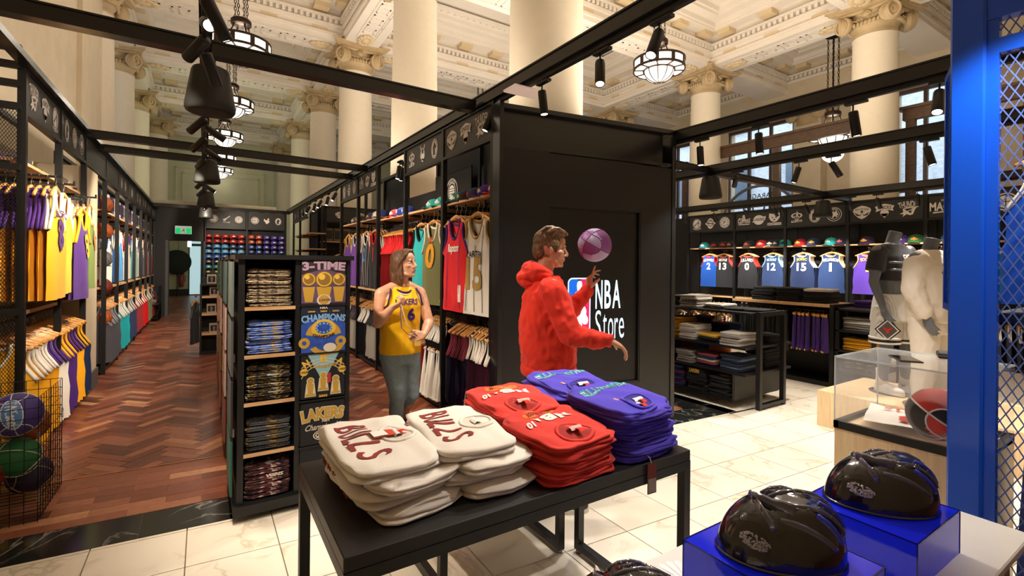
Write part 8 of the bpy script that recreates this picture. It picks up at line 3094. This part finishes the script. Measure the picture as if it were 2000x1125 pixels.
for s in (-1, 1):
    for q, (z, cc) in enumerate(((.50, 'e0dcd6'), (.52, '1e1c1e'), (.545, 'e0dcd6'))):
        MB().tube([A1(s * .115 + .125 * math.cos(k * PI / 10), .01 + .125 * math.sin(k * PI / 10), z) for k in range(21)], [(.006, .011)] * 21, 5, cap=False).build('hem_band', C(cc), T1, world=True)
m = MB()
Md = frame(A1(-.20, .10, .63), (L1 * .5 + F1 * .85).normalized(), (0, 0, 1), (L1 * .85 - F1 * .5).normalized())
for (r, cc, z) in ((.115, '1e1c1e', 0), (.10, 'e0dcd6', -.002), (.085, '55504f', -.004)):
    q = MB(); flat(q, [(0, r), (r * .9, 0), (0, -r), (-r * .9, 0)], z, 0, Md); q.build('diamond_panel', C(cc), T1, world=True)
q = MB(); flat(q, [(-.02, .02), (-.04, .03), (-.035, .01), (-.015, .0), (-.01, -.03), (.01, -.03), (.015, 0), (.035, .01), (.04, .03), (.02, .02), (0, .01)], -.006, 0, Md); q.build('bull_emblem', C('c4322e'), T1, world=True)
u, so, sk_ = MB(), MB(), MB()
for (hip, kn, an) in (((-.09, 0, .82), (-.105, .02, .46), (-.10, -.03, .08)), ((.09, 0, .82), (.11, .05, .46), (.12, .03, .08))):
    a = A1(*an)
    shoe(u, so, Vector((a.x, a.y, .365)) - F1 * .05, F1 if an[0] < 0 else (F1 + L1 * .15))
    sk_.tube([a + Vector((0, 0, .0)), a + Vector((0, 0, .09)), a + Vector((0, 0, .16))], [.048, .044, .046], 14)
blob('shoe', u, .007, mat('white_leather', 'dedad4', .45, bump=.1), T1, smooth=2)
so.build('sole', mat('white_rubber', 'e4e0da', .5, bump=.05), T1, world=True, kind='stuff')
sk_.build('sock', C('e2ded6'), T1, world=True, kind='stuff')
m = MB()
for an in ((-.10, -.03, .08), (.12, .03, .08)):
    a = A1(*an)
    for k in range(4):
        p = Vector((a.x, a.y, .365 + .098 - .008 * k)) + F1 * (.03 + .026 * k)
        m.tube([p - L1 * .026, p + Vector((0, 0, .01)), p + L1 * .026], .004, 5)
m.build('laces', C('eeeae4'), T1, world=True, kind='stuff')

T2, A2, L2, F2 = mannequin('headless grey mannequin in a cream sweatshirt and cream joggers', (5.50, 1.60), (-.25, -.97), .96, None, None,
                           ((-.19, 0, 1.38), (-.255, .01, 1.10), (-.225, .10, .86), (-.215, .13, .78)), ((.19, 0, 1.38), (.25, -.02, 1.08), (.23, .05, .83), (.22, .08, .75)),
                           (((-.09, 0, .82), (-.11, .03, .46), (-.12, -.01, .07)), ((.09, 0, .82), (.12, .03, .46), (.14, -.02, .07))))
CRM = cloth('cream_fleece', 'd8cdbd', bump=.2, bscale=300)
m = MB()
torso(m, [(A2(0, .01, .80), .18, .145), (A2(0, .01, .86), .205, .165), (A2(0, .01, 1.0), .21, .165), (A2(0, .01, 1.2), .215, .155), (A2(0, 0, 1.34), .21, .135), (A2(0, -.01, 1.42), .17, .09), (A2(0, -.01, 1.47), .085, .072)], L2, F2)
for s, arm in ((-1, ((-.15, 0, 1.37), (-.20, 0, 1.33), (-.262, .01, 1.10), (-.235, .09, .90))), (1, ((.15, 0, 1.37), (.20, 0, 1.33), (.258, -.02, 1.08), (.24, .04, .88)))):
    limb(m, [A2(*q) for q in arm], [.085, .092, .085, .06], 16)
so_ = blob('sweatshirt', m, .011, CRM, T2, smooth=3, fold=.013, fscale=(9, 9, 6))
bv = bvh_world(so_)
wrap_text('NEW YORK', bv, A2(.04, 0, 1.26), L2, (0, 0, 1), .27, .06, C('8a2a48'), T2, arc=.7, bold=.06)
wrap_text('NEW YORK', bv, A2(.04, 0, 1.26), L2, (0, 0, 1), .26, .052, C('4a4aa0'), T2, arc=.7, bold=.02, off=.005)
m = MB()
torso(m, [(A2(0, 0, .70), .18, .135), (A2(0, 0, .88), .175, .135)], L2, F2)
for (hip, kn, an) in (((-.09, 0, .82), (-.11, .03, .46), (-.12, -.01, .10)), ((.09, 0, .82), (.12, .03, .46), (.14, -.02, .10))):
    h_, k_, a_ = A2(*hip), A2(*kn), A2(*an)
    limb(m, [h_, h_.lerp(k_, .5), k_, k_.lerp(a_, .6), a_], [.115, .108, .096, .085, .062], 16)
blob('joggers', m, .011, CRM, T2, smooth=3, fold=.012, fscale=(9, 9, 6), seed=5)
u, so = MB(), MB()
for an in ((-.12, -.01, .07), (.14, -.02, .07)):
    a = A2(*an)
    shoe(u, so, Vector((a.x, a.y, .365)) - F2 * .05, F2)
blob('shoe', u, .007, mat('grey_black_shoe', '3a3636', .5, bump=.1), T2, smooth=2)
so.build('sole', C('d8d4cc'), T2, world=True, kind='stuff')
